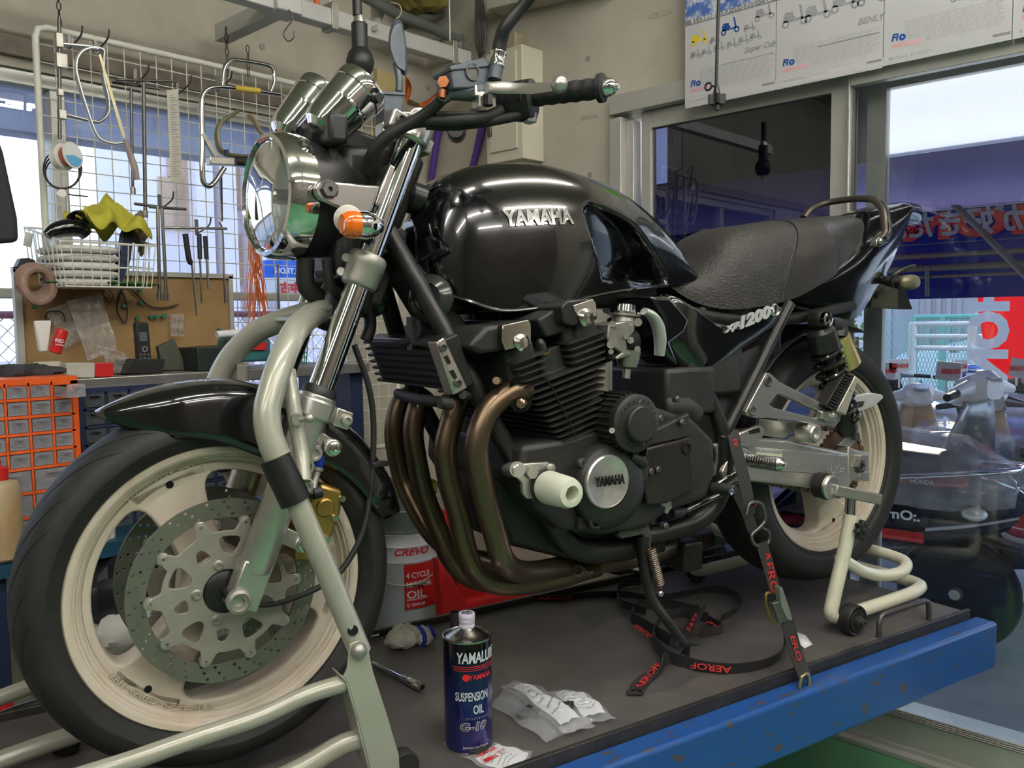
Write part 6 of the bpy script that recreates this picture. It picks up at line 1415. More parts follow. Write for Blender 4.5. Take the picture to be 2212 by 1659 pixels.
bag([(1165, 1530), (1210, 1510), (1270, 1575), (1240, 1592)], 4, 'small clear bag holding a black seal between the labelled bags', (.1, .5, .1, .8), [(.75, .5, (.014, .012, .008))], .010, .010)
bag([(1000, 1640), (1065, 1608), (1150, 1628), (1110, 1690)], 5, 'flat bag with a red and white barcode label in front of the oil tin', (.10, .95, .15, .95), [(.4, .1, (.02, .01, .005))], .004, .003)
b = MB()
for k in range(30): q = V((Qz(1046, 1656, dz).x+k*.0013, Qz(1046, 1656, dz).y+k*.00022, dz+.010)); b.box(q, (.0005+.0004*((k*5) % 3), .010, .0004))
b.text('YAMAHA', .011, Qz(1032, 1648, dz)+V((0, 0, .010)), (.98, .17, 0), (-.17, .98, 0), .0004, offset=.02)
b.text('4FA-23180', .0045, Qz(1068, 1640, dz)+V((0.004, 0, .010)), (.98, .17, 0), (-.17, .98, 0), .0004)
single('label_lettering', b, M_cred, 'red maker lettering and barcode on the bag label in front of the oil tin', 'label')
# ================================================================ workshop wall side
def T(label, cat, name, loc, group=None): return thing(name, label, cat, loc, 0, group)
def W(name, mb, m_, parent, **k): return obj(name, mb, m_, parent, None, **k)
def S1(name, mb, m_, label, cat, group=None, **k): return obj(name, mb, m_, None, None, label=label, cat=cat, group=group, **k)
def yp(pts, Y): return [RY(x, y, Y) for x, y in pts]
def xp(pts, X): return [RX(x, y, X) for x, y in pts]
M_wire = mat('white_coated_wire', (.62, .61, .53), .35, noise=.05, nscale=9)
YG = 1.30
gt = RY(300, 105, YG).z; gl_ = RY(88, 300, YG).x; gb_ = .80; gr_ = 1.46
gp_ = T('white wire grid panel hanging on chains in front of the back window', 'wire grid', 'wire_grid_panel', ((gl_+gr_)/2, YG, gb_))
b = MB(); r = .018; P = [V((gl_, YG, gb_+.02)), V((gl_, YG, gt-.03)), V((gl_+.008, YG, gt-.008)), V((gl_+.03, YG, gt)), V((gr_-.03, YG, gt)), V((gr_-.008, YG, gt-.008)), V((gr_, YG, gt-.03)), V((gr_, YG, gb_+.02)), V((gr_-.02, YG, gb_)), V((gl_+.02, YG, gb_))]
b.tube(P, .0095, 12, closed=True); W('grid_frame', b, M_wire, gp_)
b = MB(); n_ = int((gr_-gl_)/.05)
for i in range(1, n_+1): x = gl_+i*(gr_-gl_)/(n_+1); b.cyl((x, YG, gb_), (x, YG, gt), .0017, n=6)
n_ = int((gt-gb_)/.05)
for i in range(1, n_+1): z = gb_+i*(gt-gb_)/(n_+1); b.cyl((gl_, YG-.0025, z), (gr_, YG-.0025, z), .0017, n=6)
W('grid_wire', b, M_wire, gp_)
# chains
def chain(p0, p1, label, L=.022, r=.0016, m_=M_rust):
    p0, p1 = V(p0), V(p1); n_ = max(2, int((p1-p0).length/L)); b = MB(); d = (p1-p0)/n_
    for i in range(n_):
        c = p0+d*(i+.5); w_ = V((.005, 0, 0)) if i % 2 else V((0, .005, 0)); h = d.normalized()*L*.52
        b.tube([c-h+w_*.4, c-h*.6+w_, c+h*.6+w_, c+h-w_*0+w_*.4, c+h-w_*.4, c+h*.6-w_, c-h*.6-w_, c-h-w_*.4], r, 5, closed=True)
    return S1('hanging_chain_links', b, m_, label, 'chain')
ZB = 2.236
for px, py, zt, lb in ((130, 60, CEIL, 'rusty chain holding the left end of the wire grid'), (492, 150, 2.24, 'rusty chain hanging from the overhead arm to the wire grid'), (537, 150, 2.2, 'thin rusty chain to the right of the overhead arm end')):
    q = RY(px, py, YG-.02 if px != 130 else YG-.02); q2 = RY(px, 165 if px > 200 else 75, YG-.02); chain((q2.x, YG-.02, q2.z), (q2.x, YG-.02, zt), lb)
# overhead beams
M_beam = mat('galvanised_beam', (.50, .50, .48), .45, metal=.3, noise=.08, nscale=8)
oh = T('light grey square steel rail system hanging under the ceiling', 'overhead rail', 'overhead_rail', (.9, 1.05, 2.2))
b = MB(); b.box((.65, 1.05, ZB+.03), (1.95, .05, .055)); W('rail_beam', b, M_beam, oh, bevel=.003)
b = MB(); b.box((.83, 1.24, ZB+.03), (.05, .38, .055)); W('rail_arm', b, M_beam, oh, bevel=.003)
b = MB(); b.box((.83, 1.05, ZB+.03), (.09, .09, .062)); W('rail_joint', b, M_beam, oh, bevel=.004)
for px, py in ((725, 60), (985, 140)):
    x = RY(px, py, 1.02).x; b = MB(); b.box((x, 1.05, ZB+.035), (.025, .062, .085)); bk_ = W('rail_bracket', b, M_alud, oh, bevel=.002); b = MB(); b.cyl((x, 1.05, ZB+.07), (x, 1.05, CEIL), .004); W('hanger_rod', b, M_alud, bk_)
b = MB(); b.cyl((RY(808, 80, 1.02).x, 1.02, ZB+.03), (RY(808, 80, 1.02).x, 1.0, ZB+.03), .009, n=6); W('rail_bolt', b, M_alus, oh)
b = MB(); b.tube([V((RY(px, py, 1.0).x, 1.0, RY(px, py, 1.0).z)) for px, py in ((624, 20), (632, 40), (618, 62), (612, 75), (622, 89), (634, 82), (636, 66))], .0022, 8, k=4); S1('s_hook', b, M_steel, 'thin steel S-shaped hook on the overhead rail joint', 'hook')
b = MB(); b.tube(yp([(676, -20), (688, 15), (704, 38), (730, 52), (860, 93), (900, 105), (957, 118)], 1.06), .0075, 10, k=5); S1('air_hose', b, M_orange, 'orange air hose lying along the top of the overhead rail', 'hose')
b = MB(); b.tube(yp([(985, 150), (972, 165), (952, 195), (930, 216), (905, 229)], 1.3), .0075, 10, k=5); ah = T('short orange air hose with a brass coupler hanging by the corner', 'hose', 'air_hose', RY(905, 229, 1.3)); W('hose', b, M_orange, ah)
b = MB(); b.lathe([(.006, 0), (.009, .01), (.009, .03), (.011, .032), (.011, .05), (.006, .052), (.006, .06)], RY(905, 229, 1.3), V((-1, 0, .12)), 16); W('coupler', b, mat('old_brass', (.25, .2, .1), .4, metal=.9, noise=.2), ah)
b = MB(); b.tube(yp([(877, 165), (882, 185), (880, 205), (878, 220)], 1.3), [.003, .012, .012, .004], 10, k=4); W('handle', b, M_orange, ah)
# pendant balancer behind the gauges
ax_ = [RY(x, y, .55) for x, y in ((770, -40), (771, 0), (772, 34), (776, 50), (776, 104), (778, 105), (779, 118), (779, 135), (778, 155), (777, 162))]
pe = T('black rubber covered air tool handle hanging from above behind the gauges', 'air tool', 'hanging_air_tool', ax_[-1])
b = MB(); b.tube(ax_[:3], [.0125, .0125, .0125], 16); W('supply_hose', b, M_blkpl, pe)
b = MB(); b.lathe([(.013, 0), (.017, .018), (.020, .020)], ax_[3]+V((0, 0, .018)), V((0, 0, -1)), 16); W('ferrule', b, M_alus, pe)
b = MB(); L = (ax_[4]-ax_[3]).length; c = ax_[3]; b.lathe([(.019, 0), (.0215, .003), (.021, L)], c, (0, 0, -1), 24); b.lathe([(.021, L), (.032, L+.014), (.0375, L+.034), (.034, L+.054), (.025, L+.068), (.012, L+.070)], c, (0, 0, -1), 28); W('grip_body', b, M_blkpl, pe)
b = MB(); b.lathe([(.011, L+.068), (.012, L+.075), (.008, L+.09), (.0001, L+.09)], c, (0, 0, -1), 16); W('nozzle', b, M_cream, pe)
# corner fittings
b = MB(); b.pprism(yp([(808, 150), (868, 170), (866, 420), (806, 420)], YW-.004), (0, -.02, 0)); S1('yellowed_board', b, mat('yellowed_board', (.52, .42, .20), .6, noise=.15, nscale=6), 'yellowed panel with brown streaks on the wall near the corner', 'panel')
M_pvc = mat('grey_pipe', (.13, .14, .13), .4, noise=.15, nscale=10)
b = MB(); b.tube([RY(785, -8, 1.25), RY(860, 32, 1.25), RY(930, 60, 1.25), RY(985, 84, 1.25), RY(997, 92, 1.25)], .020, 16); b.tube([RY(992, 78, 1.25), RY(993, 105, 1.25), RY(1000, 124, 1.28), RY(1022, 138, 1.35)], .018, 14, k=4); S1('drain_pipe', b, M_pvc, 'dark grey plastic drain pipe with an elbow under the ceiling', 'pipe')
b = MB(); b.tube([RY(870, 55, 1.3), RY(900, 45, 1.35), RY(960, 28, 1.45)], .018, 12); b.tube([RY(930, 90, 1.4), RY(1010, 62, 1.45)], .010, 12); S1('cross_pipe', b, M_pvc, 'dark cross pipe behind the drain pipe near the corner', 'pipe')
b = MB(); b.tube(yp([(845, 5), (862, 10), (867, 24), (862, 36), (855, 40)], 1.2), .0022, 8, k=4); S1('curtain_ring', b, M_cream, 'cream plastic ring hanging around the drain pipe', 'ring')
b = MB(); blob(b, RY(905, -8, 1.38), (.13, .10, .06), 12, 30, 18, .10); S1('rolled_blanket', b, mat('mustard_cloth', (.24, .20, .05), .9, noise=.2, nscale=10, bump=.3), 'mustard yellow bundle stored above the pipes', 'bundle')
b = MB(); b.tube([RY(812, -5, 1.32), RY(812, 15, 1.32), RY(815, 33, 1.32), RY(812, 50, 1.32), RY(820, 80, 1.32)], [.03, .026, .034, .028, .04], 14, k=4, flat=.6); S1('plastic_bag', b, mat('milky_film', (.55, .53, .48), .3, noise=.2, nscale=12, alpha=.8), 'milky plastic bag hanging from the pipe near the yellowed panel', 'plastic bag')
b = MB()
for k in range(5): b.tube([V((XW-.06-.01*k, RX(1055+k*5, 30, XW).y, RX(1055, -30, XW).z)), V((XW-.05, RX(1047+k*5, 80, XW).y, RX(1050, 80, XW).z)), V((XW-.04-.01*k, RX(1052+k*6, 125, XW).y, RX(1055, 128, XW).z))], .006, 8, k=5)
S1('cable_bundle_wire', b, mat('grey_cable', (.10, .10, .09), .5, noise=.4, nscale=5), 'bundle of grey cables running down the corner wall', 'cables', kind=None)
b = MB(); X_ = XW-.1; b.pprism(xp([(1050, 22), (1325, -45), (1325, -75), (1050, -8)], X_), (.1, 0, 0)); S1('cable_tray', b, mat('cream_duct', (.46, .45, .38), .5, noise=.06), 'cream cable duct high on the right wall', 'cable duct', bevel=.004)
b = MB(); X_ = XW-.07; b.pprism(xp([(1092, 74), (1113, 66), (1114, 126), (1096, 132), (1090, 128)], X_), (.07, 0, 0)); S1('wall_vent', b, mat('beige_hood', (.32, .28, .18), .5, noise=.1), 'small beige vent hood on the wall behind the mirror stem', 'vent', bevel=.006)
for (pts, lb) in (([(951, 270), (944, 300), (940, 330), (931, 388)], 'purple hose nearest the corner'), ([(1046, 255), (1036, 300), (1029, 330), (1016, 380)], 'purple hose beside the cream electrical box')):
    b = MB(); P = xp(pts, XW-.03); b.tube(P, [.017, .0165, .0145, .0145], 14, k=3); S1('purple_hose', b, mat('purple_rubber', (.09, .035, .26), .5, noise=.1), lb, 'hose')
X_ = XW-.12; pa = xp([(1052, 356), (1130, 343)], X_); zt_ = pa[0].z+.42
eb = T('cream steel electrical box on the right wall behind the clutch lever', 'electrical box', 'electrical_box', (XW-.06, (pa[0].y+pa[1].y)/2, pa[0].z))
b = MB(); b.box((XW-.06, (pa[0].y+pa[1].y)/2, (pa[0].z+zt_)/2), (.12, abs(pa[0].y-pa[1].y), zt_-pa[0].z)); W('box_body', b, M_cream, eb, bevel=.003)
b = MB(); b.box((X_-.004, (pa[0].y+pa[1].y)/2, (pa[0].z+zt_)/2+.01), (.008, abs(pa[0].y-pa[1].y)-.05, zt_-pa[0].z-.06)); dr = W('box_door', b, M_cream, eb, bevel=.002)
q = RX(1062, 275, X_); b = MB(); b.box((X_-.012, q.y, q.z), (.012, .018, .075)); W('door_latch', b, M_steel, dr, bevel=.002)
# ---- bench, board, cabinets
YB = 1.22; bz = RY(300, 815, .92).z
P = yp([(34, 582), (495, 598), (500, 840), (45, 830)], YB); bl, brx = P[0].x, P[1].x; btz = (P[0].z+P[1].z)/2
pbd = T('brown pegboard standing behind the bench', 'pegboard', 'pegboard', ((bl+brx)/2, YB, bz-.03))
M_peg = mat('brown_hardboard', (.27, .165, .065), .7, noise=.18, nscale=9, bump=.15, bscale=20)
b = MB(); b.box(((bl+brx)/2, YB+.006, (bz-.05+btz)/2), (brx-bl, .012, btz-bz+.05)); W('board_panel', b, M_peg, pbd)
b = MB(); b.box(((bl+brx)/2, YB, btz), (brx-bl+.02, .02, .014)); b.box((bl, YB, (bz-.05+btz)/2), (.018, .02, btz-bz+.05)); b.box((brx, YB, (bz-.05+btz)/2), (.014, .02, btz-bz+.05)); W('board_edge', b, M_alu, pbd)
b = MB()
for px, py in ((73, 663), (295, 688), (302, 655), (299, 627), (296, 612), (324, 685), (335, 684), (350, 684), (353, 681), (265, 662), (118, 674), (472, 712)): q = RY(px, py, YB-.004); b.lathe([(.005, 0), (.0035, .006), (.006, .012), (.0001, .013)], q, (0, -1, 0), 10)
W('green_push_pin', b, mat('green_pin', (.02, .16, .10), .4, noise=.1), pbd)
bench = T('workbench with an aluminium edged top under the back window', 'workbench', 'workbench', (.3, 1.1, 0))
b = MB(); b.box((.25, 1.09, bz-.012), (1.55, .34, .024)); W('bench_top', b, mat('bench_top', (.16, .15, .14), .5, noise=.2, nscale=8), bench, bevel=.002)
b = MB(); b.box((.25, .915, bz-.01), (1.55, .012, .03)); W('bench_edge', b, M_alus, bench, bevel=.002)
b = MB(); b.box((-.45, 1.1, bz/2), (.05, .3, bz-.03)); b.box((1.0, 1.1, bz/2), (.05, .3, bz-.03)); W('bench_leg', b, M_navy, bench)
# drawer cabinets
def drawers(name, label, x0, x1, z0, z1, Y, rows, mfr, mdr, mcon, grp, open_=None, wall=.007):
    t = T(label, 'drawer cabinet', name, ((x0+x1)/2, Y+.08, z0)); D = .16
    b = MB(); b.box(((x0+x1)/2, Y+D+.003, (z0+z1)/2), (x1-x0, .006, z1-z0))
    for x in (x0, x1): b.box((x, Y+D/2, (z0+z1)/2), (.018, D, z1-z0))
    z = z1; cells = []
    b.box(((x0+x1)/2, Y+D/2, z1), (x1-x0+.018, D, .020))
    for (h, nc) in rows:
        zb_ = z-h; b.box(((x0+x1)/2, Y+D/2, zb_), (x1-x0, D, wall)); w_ = (x1-x0)/nc
        for c in range(nc):
            if c: b.box((x0+c*w_, Y+D/2, (z+zb_)/2), (wall*.8, D, h))
            cells.append((x0+c*w_+w_/2, (z+zb_)/2, w_-wall*1.4, h-wall*1.4))
        z = zb_
    W('cabinet_frame', b, mfr, t, bevel=.001)
    proto = {}
    for i, (cx, cz, w_, h) in enumerate(cells):
        k = (round(w_, 3), round(h, 3)); yo = -.085 if open_ == i else 0
        if k not in proto:
            b = MB(); b.box((cx, Y+.0015, cz), (w_, .003, h)); b.box((cx, Y+.06, cz-h/2+.001), (w_, .12, .002))
            for s in (-1, 1): b.box((cx+s*w_/2, Y+.06, cz-h*.1), (.0015, .12, h*.8))
            b.box((cx, Y-.006, cz+h*.36), (w_*.5, .012, .0025)); d = _obj('drawer', b, mdr, t)
            b = MB(); rnd = random.Random(i)
            for q in range(14): blob(b, (cx+rnd.uniform(-.4, .4)*w_, Y+.012+rnd.uniform(0, .02), cz-h*.42+rnd.uniform(0, h*.36)), (w_*.10, .008, h*.10), q, 6, 4, .3)
            cn_ = _obj('loose_screws', b, mcon, d, kind='stuff'); proto[k] = (d, cx, cz)
            if yo: d.location.y += yo
        else:
            d0, px_, pz_ = proto[k]; d = copy_tree(d0, t); d.location = (d0.location.x+cx-px_, d0.location.y+yo, d0.location.z+cz-pz_)
            for ch in d.children:
                if i % 2: ch.scale = (-1, 1, 1)
    return t
M_scr = mat('loose_hardware', (.10, .095, .09), .4, metal=.7, noise=.7, nscale=90)
M_dclr = mat('clear_drawer_plastic', (.55, .55, .58), .15, alpha=.32, noise=.05)
ox1 = RY(163, 900, .86).x; oz1 = RY(100, 824, .86).z
drawers('orange_drawer_cabinet', 'orange small parts cabinet with clear drawers of screws', ox1-.30, ox1, .86, oz1, .86, [(.0405, 6)]*5+[(.058, 3)]*2+[(.07, 6)]*1, M_orange, M_dclr, M_scr, 'o', open_=5)
nx0, nx1 = RY(180, 900, .90).x, RY(430, 900, .90).x
drawers('navy_drawer_cabinet', 'navy blue parts cabinet with smoky grey drawers', nx0, nx1+.1, .70, bz-.028, .90, [(.045, 7)]*9, M_navy, mat('smoky_drawer', (.10, .11, .12), .25, alpha=.8, noise=.1), M_scr, 'n')
# blue frame shelf at far left with the red capped bottle
b = MB(); zs = RY(30, 1188, .80).z
fr_ = T('blue steel shelf frame below the drawer cabinets', 'shelf', 'blue_shelf', (0, .8, 0))
b.box((.25, .86, zs-.03), (1.2, .22, .035)); W('shelf_board', b, mat('teal_blue_paint', (.012, .06, .10), .45, noise=.2), fr_)
b = MB(); b.box((-.12, .80, zs/2), (.05, .05, zs)); b.box((.8, .80, zs/2), (.05, .05, zs)); W('shelf_post', b, M_navy, fr_)
q = RY(18, 1172, .74); bo = T('yellowed squeeze bottle of amber liquid with a red spout cap', 'bottle', 'oil_bottle', (q.x, .78, zs-.012))
b = MB(); H = RY(18, 996, .74).z-q.z; P = [(.0001, 0), (.037, .001), (.041, .006), (.042, H*.88), (.036, H*.97), (.016, H), (.014, H+.002)]; b.lathe(P, (q.x, .78, zs-.012), (0, 0, 1), 32); W('bottle_body', b, mat('translucent_old_plastic', (.40, .36, .22), .35, noise=.2, nscale=6, col2=(.33, .15, .05), thr=(.45, .75), stretch=(1, 1, .5)), bo)
b = MB(); b.lathe([(.019, H), (.019, H+.026), (.016, H+.028), (.006, H+.030), (.0035, H+.065), (.002, H+.066)], (q.x, .78, zs-.012), (0, 0, 1), 24); W('spout_cap', b, M_red, bo)
# things on the bench
def onb(px, py, Y): q = RY(px, py, Y); return V((q.x, Y, bz))
q = onb(104, 800, 1.05); mg = T('cream plastic mug holding a tube and a red can', 'mug', 'plastic_mug', q)
b = MB(); b.lathe([(.026, 0), (.030, .001), (.032, .045), (.030, .046), (.029, .004), (.0001, .004)], q, (0, 0, 1), 28); b.tube([q+V((.030, -.01, .036)), q+V((.045, -.02, .034)), q+V((.045, -.02, .014)), q+V((.030, -.01, .010))], .0035, 8, k=4); W('mug_body', b, M_cream, mg)
b = MB(); P = yp([(75, 693), (112, 692), (105, 760), (86, 760)], 1.04); b.pprism(P, (0, .015, 0)); S1('grease_tube', b, M_white, 'white crumpled grease tube standing in the mug', 'tube', bevel=.004)
q0_, q1_ = RY(118, 762, 1.03), RY(135, 712, 1.03); rc = T('small red spray can leaning in the mug', 'can', 'red_can', q0_)
b = MB(); b.lathe([(.014, 0), (.015, .002), (.015, (q1_-q0_).length-.003), (.012, (q1_-q0_).length)], q0_, q1_-q0_, 24); W('can_body', b, M_red, rc)
b = MB(); b.text('RED', .012, RY(118, 738, 1.012), (.97, 0, -.2), (.25, 0, 1), .0004, offset=.02); b.text('loctite', .008, RY(119, 745, 1.012), (.97, 0, -.2), (.25, 0, 1), .0004); W('can_lettering', b, M_paper, rc)
def bx(name, pts, Y, dy, m_, lb, cat, **k):
    P = yp(pts, Y); z0 = min(q.z for q in P); P = [V((q.x, q.y, q.z+(bz-z0 if k.get('drop', 1) else 0))) for q in P]; k.pop('drop', None); b = MB(); b.pprism(P, (0, dy, 0)); return S1(name, b, m_, lb, cat, bevel=.002)
bx('parts_box', [(143, 783), (205, 782), (205, 815), (143, 815)], 1.0, .05, mat('dusty_white_box', (.45, .43, .37), .7, noise=.15), 'dusty white cardboard box left of the red box', 'box')
bx('red_box', [(205, 786), (246, 786), (245, 816), (206, 816)], 1.0, .05, M_red, 'small red box on the bench', 'box')
bx('bench_tray', [(285, 782), (358, 782), (352, 812), (270, 814)], 1.05, .10, M_blkpl, 'low black tray beside the cordless phone', 'tray')
bx('grey_card', [(342, 755), (378, 738), (400, 790), (404, 806), (352, 806)], 1.12, .02, mat('olive_card', (.07, .075, .055), .7, noise=.1), 'dark olive card leaning on the pegboard', 'card')
bx('cream_card', [(-5, 806), (20, 805), (22, 818), (-5, 818)], .92, .05, M_cream, 'cream block at the left end of the bench', 'block')
b = MB(); blob(b, RY(60, 800, 1.0)+V((0, 0, -.005)), (.07, .05, .02), 21, 20, 12, .3); S1('dark_rag', b, mat('dark_rag', (.035, .035, .04), .9, noise=.3, bump=.4), 'heap of dark rags on top of the orange cabinet', 'rag')
ph = [RY(x, y, 1.06) for x, y in ((293, 700), (297, 696), (318, 696), (322, 700), (329, 792), (300, 794))]
pt_ = T('black cordless phone standing upright against the pegboard', 'phone', 'cordless_phone', ph[-1])
b = MB(); b.pprism(ph, (0, .022, 0)); pbdy = W('handset', b, M_blkpl, pt_, bevel=.004)
b = MB(); b.pprism(yp([(300, 717), (317, 717), (318, 737), (302, 737)], 1.0585), (0, .001, 0)); W('screen', b, mat('lcd_grey', (.10, .12, .12), .2, noise=.05), pt_)
b = MB(); b.plate([circ(.0085, 24), circ(.0050, 20)], .002, RY(313, 754, 1.0585), (1, 0, 0), (0, 0, 1)); W('ring_key', b, M_alus, pt_)
b = MB()
for r_ in range(4):
    for c_ in range(3): q = RY(304+c_*8.5+r_*.8, 766+r_*7.5, 1.0585); b.box(q, (.007, .002, .005))
W('key_print', b, mat('key_grey', (.12, .12, .12), .4, noise=.1), pt_)
def film(pts, Y, seed, lb, name='clear_bag', cat='plastic bag'):
    rnd = random.Random(seed); c = yp(pts, Y); n_ = 14; ph_ = [rnd.uniform(0, 6.28) for _ in range(5)]; b = MB(); vs = []
    for i in range(n_+1):
        for j in range(n_+1):
            u, v = i/n_, j/n_; q = (c[0]*(1-u)+c[1]*u)*(1-v)+(c[3]*(1-u)+c[2]*u)*v; vs.append(q+V((0, -.008-.010*abs(sin(9*u+ph_[0]+3*v)*sin(7*v+ph_[1]))-.005*abs(sin(21*u-9*v+ph_[2])), 0)))
    b.add(vs, [(i*(n_+1)+j, i*(n_+1)+j+1, (i+1)*(n_+1)+j+1, (i+1)*(n_+1)+j) for i in range(n_) for j in range(n_)]); S1(name, b, mat('wrinkled_clear_film', (.60, .60, .58), .14, alpha=.38, noise=.1), lb, cat, ang=15)
film([(95, 670), (138, 655), (180, 730), (135, 755)], YB-.01, 1, 'clear bag with a cable pinned to the pegboard above the mug'); film([(140, 650), (215, 635), (250, 755), (185, 780)], YB-.03, 2, 'large crumpled clear bag pinned on the pegboard'); film([(205, 745), (262, 760), (300, 812), (235, 805)], 1.1, 5, 'loose clear bag lying on the bench beside the red box'); film([(362, 678), (392, 678), (393, 727), (364, 726)], YB-.005, 3, 'small clear zip bag pinned on the pegboard')
M_cbl = mat('thin_black_cable', (.02, .018, .016), .5, noise=.2)
def cable(pts, Y, r, lb, m_=M_cbl, cat='cable'): b = MB(); b.tube(yp(pts, Y), r, 7, k=5); S1('loose_cable', b, m_, lb, cat)
cable([(98, 690), (102, 675), (118, 672), (135, 676), (142, 695)], YB-.03, .002, 'black cable loop behind the clear bag'); cable([(262, 625), (253, 665), (262, 690), (272, 695), (275, 670), (268, 640), (262, 628)], YB-.01, .0022, 'thin black cable loop pinned on the board'); cable([(280, 622), (300, 640), (320, 660), (350, 665), (385, 658)], YB-.01, .0024, 'black wire with bare ends pinned on the board'); cable([(220, 630), (235, 655), (245, 640), (232, 625), (220, 630)], YB-.01, .0015, 'reddish brown wire loop on the board', mat('red_brown_wire', (.12, .03, .02), .5, noise=.1))
# tool case, paper roll, green basket
case = T('teal plastic tool case with a red label on the bench', 'tool case', 'teal_tool_case', RY(555, 780, 1.0))
P = yp([(515, 737), (520, 730), (580, 728), (586, 735), (584, 780), (512, 783)], 1.0); b = MB(); b.pprism(P, (0, .13, 0)); W('case_shell', b, mat('teal_plastic', (.03, .13, .14), .4, noise=.1), case, bevel=.008)
b = MB(); b.pprism(yp([(530, 744), (577, 739), (575, 756), (530, 756)], .992), (0, .003, 0)); W('red_label', b, M_red, case)
bx('dark_case', [(425, 735), (515, 730), (512, 782), (428, 785)], 1.03, .14, mat('dark_green_case', (.018, .025, .022), .4, noise=.1), 'dark green hard case behind the stand tubes', 'case')
b = MB(); b.tube(yp([(468, 723), (512, 719)], 1.05), .011, 14); S1('paper_roll', b, M_paper, 'rolled sheet of white paper on the dark case', 'paper')
gb2 = T('green plastic mesh basket hanging behind the fork', 'basket', 'green_basket', RY(640, 800, 1.15)); b = MB()
for k in range(12):
    a = k/11; b.cyl(RY(605+a*62, 715, 1.15), RY(612+a*48, 805, 1.15), .002, n=5)
for k in range(9): b.cyl(RY(604+k*.8, 715+k*11, 1.15), RY(668-k*1.0, 717+k*11, 1.15), .002, n=5)
W('basket_mesh', b, mat('green_mesh', (.01, .14, .07), .4, noise=.1), gb2)
b = MB(); b.tube(yp([(602, 712), (668, 714), (668, 722), (604, 720)], 1.15), .004, 8, closed=True); W('basket_rim', b, mat('green_mesh', (.01, .14, .07)), gb2)
# ---- wire basket with towels
YK = 1.02
bk_ = T('white wire basket of folded white towels hanging on the grid', 'wire basket', 'wire_basket', RY(200, 618, YK))
A_, B_, C_, D_ = RY(130, 520, YK), RY(336, 528, YK), RY(315, 622, YK), RY(118, 617, YK)
A2, B2 = RY(58, 455, YG-.03), RY(262, 468, YG-.03); dz2 = (B_.z+A_.z)/2
fr4 = [V((A_.x, YK, A_.z)), V((B_.x, YK, A_.z)), V((B_.x, YG-.02, A_.z+.055)), V((A_.x, YG-.02, A_.z+.055))]
bt4 = [V((A_.x+.012, YK+.01, D_.z)), V((B_.x-.012, YK+.01, D_.z)), V((B_.x-.012, YG-.02, D_.z)), V((A_.x+.012, YG-.02, D_.z))]
mi4 = [f_*.45+g_*.55 for f_, g_ in zip(fr4, bt4)]
b = MB()
for L_, r_ in ((fr4, .003), (mi4, .0022), (bt4, .0022)): b.tube(L_, r_, 7, closed=True)
W('basket_rim', b, M_wire, bk_)
b = MB()
for (i, j, n_) in ((0, 1, 10), (1, 2, 8), (2, 3, 10), (3, 0, 8)):
    for k in range(n_):
        t = k/n_; b.cyl(fr4[i]*(1-t)+fr4[j]*t, bt4[i]*(1-t)+bt4[j]*t, .0015, n=5)
for k in range(1, 8): t = k/8; b.cyl(bt4[0]*(1-t)+bt4[1]*t, bt4[3]*(1-t)+bt4[2]*t, .0015, n=5)
W('basket_wire', b, M_wire, bk_)
M_tow = mat('white_towel', (.66, .65, .62), .95, noise=.06, nscale=25, bump=.5, bscale=250)
for k in range(5):
    zc = bt4[0].z+.011+k*(fr4[0].z-bt4[0].z-.004)/5; b = MB(); b.ball(((A_.x+B_.x)/2-.03, (YK+YG)/2, zc+.002), ((B_.x-A_.x)*.36, .10, .0125), 30, 10, e=.55)
    S1('folded_towel', b, M_tow, 'folded white towel in the wire basket, %s of five' % ['lowest', 'second lowest', 'middle one', 'second from the top', 'topmost'][k], 'towel', 'folded towels in the wire basket')
b = MB(); cy = RY(235, 455, 1.1); i0 = 0
N_ = 34
for i in range(N_+1):
    for j in range(N_+1):
        u, v = i/N_*2-1, j/N_*2-1; r_ = max(abs(u), abs(v)); h = .085*(1-r_)**1.3 - .02*r_
        b.v.append(cy+V((u*.085+.01*sin(7*v), v*.08+.012*sin(6*u+1), h+.014*sin(8*u+3*v)*r_+.012*sin(11*v-5*u)*r_-.035+.03*max(0, -u)*r_)))
b.f = [(i*(N_+1)+j, i*(N_+1)+j+1, (i+1)*(N_+1)+j+1, (i+1)*(N_+1)+j) for i in range(N_) for j in range(N_)]; b.mi = [0]*len(b.f)
S1('yellow_cloth', b, mat('yellow_green_cloth', (.36, .34, .035), .85, noise=.15, nscale=12, bump=.2, bscale=200), 'crumpled yellow-green cloth heaped on the towels in the basket', 'cloth', solid=.002, ang=80)
b = MB(); b.tube(yp([(100, 508), (118, 498), (145, 492), (172, 495), (188, 508)], 1.08), [.012, .020, .024, .022, .016], 18, k=4); b.lathe([(.026, 0), (.022, .018), (.026, .022), (.020, .024), (.018, .0)], RY(172, 482, 1.08), V((-.6, -.5, .5)), 24); S1('black_heat_gun', b, M_gloss, 'glossy black tool head lying on the towels in the basket', 'tool')
b = MB(); b.pprism(yp([(268, 505), (283, 470), (290, 475), (283, 560), (262, 612), (252, 608)], 1.08), (0, .03, 0)); S1('blue_black_sleeve', b, mat('blue_black_plastic', (.02, .025, .06), .4, noise=.1), 'blue black plastic sleeve standing right of the towels', 'sleeve')
b = MB(); blob(b, RY(300, 500, 1.12), (.02, .02, .055), 31, 16, 12, .25); S1('brown_cloth', b, mat('brown_cloth', (.12, .10, .07), .9, noise=.3), 'dull brown cloth stuffed in the right end of the basket', 'cloth')
b = MB(); blob(b, RY(215, 612, 1.12), (.13, .06, .008), 33, 26, 8, .25); S1('green_cloth', b, mat('green_cloth', (.05, .16, .03), .9, noise=.3), 'green cloth under the folded towels in the basket', 'cloth')
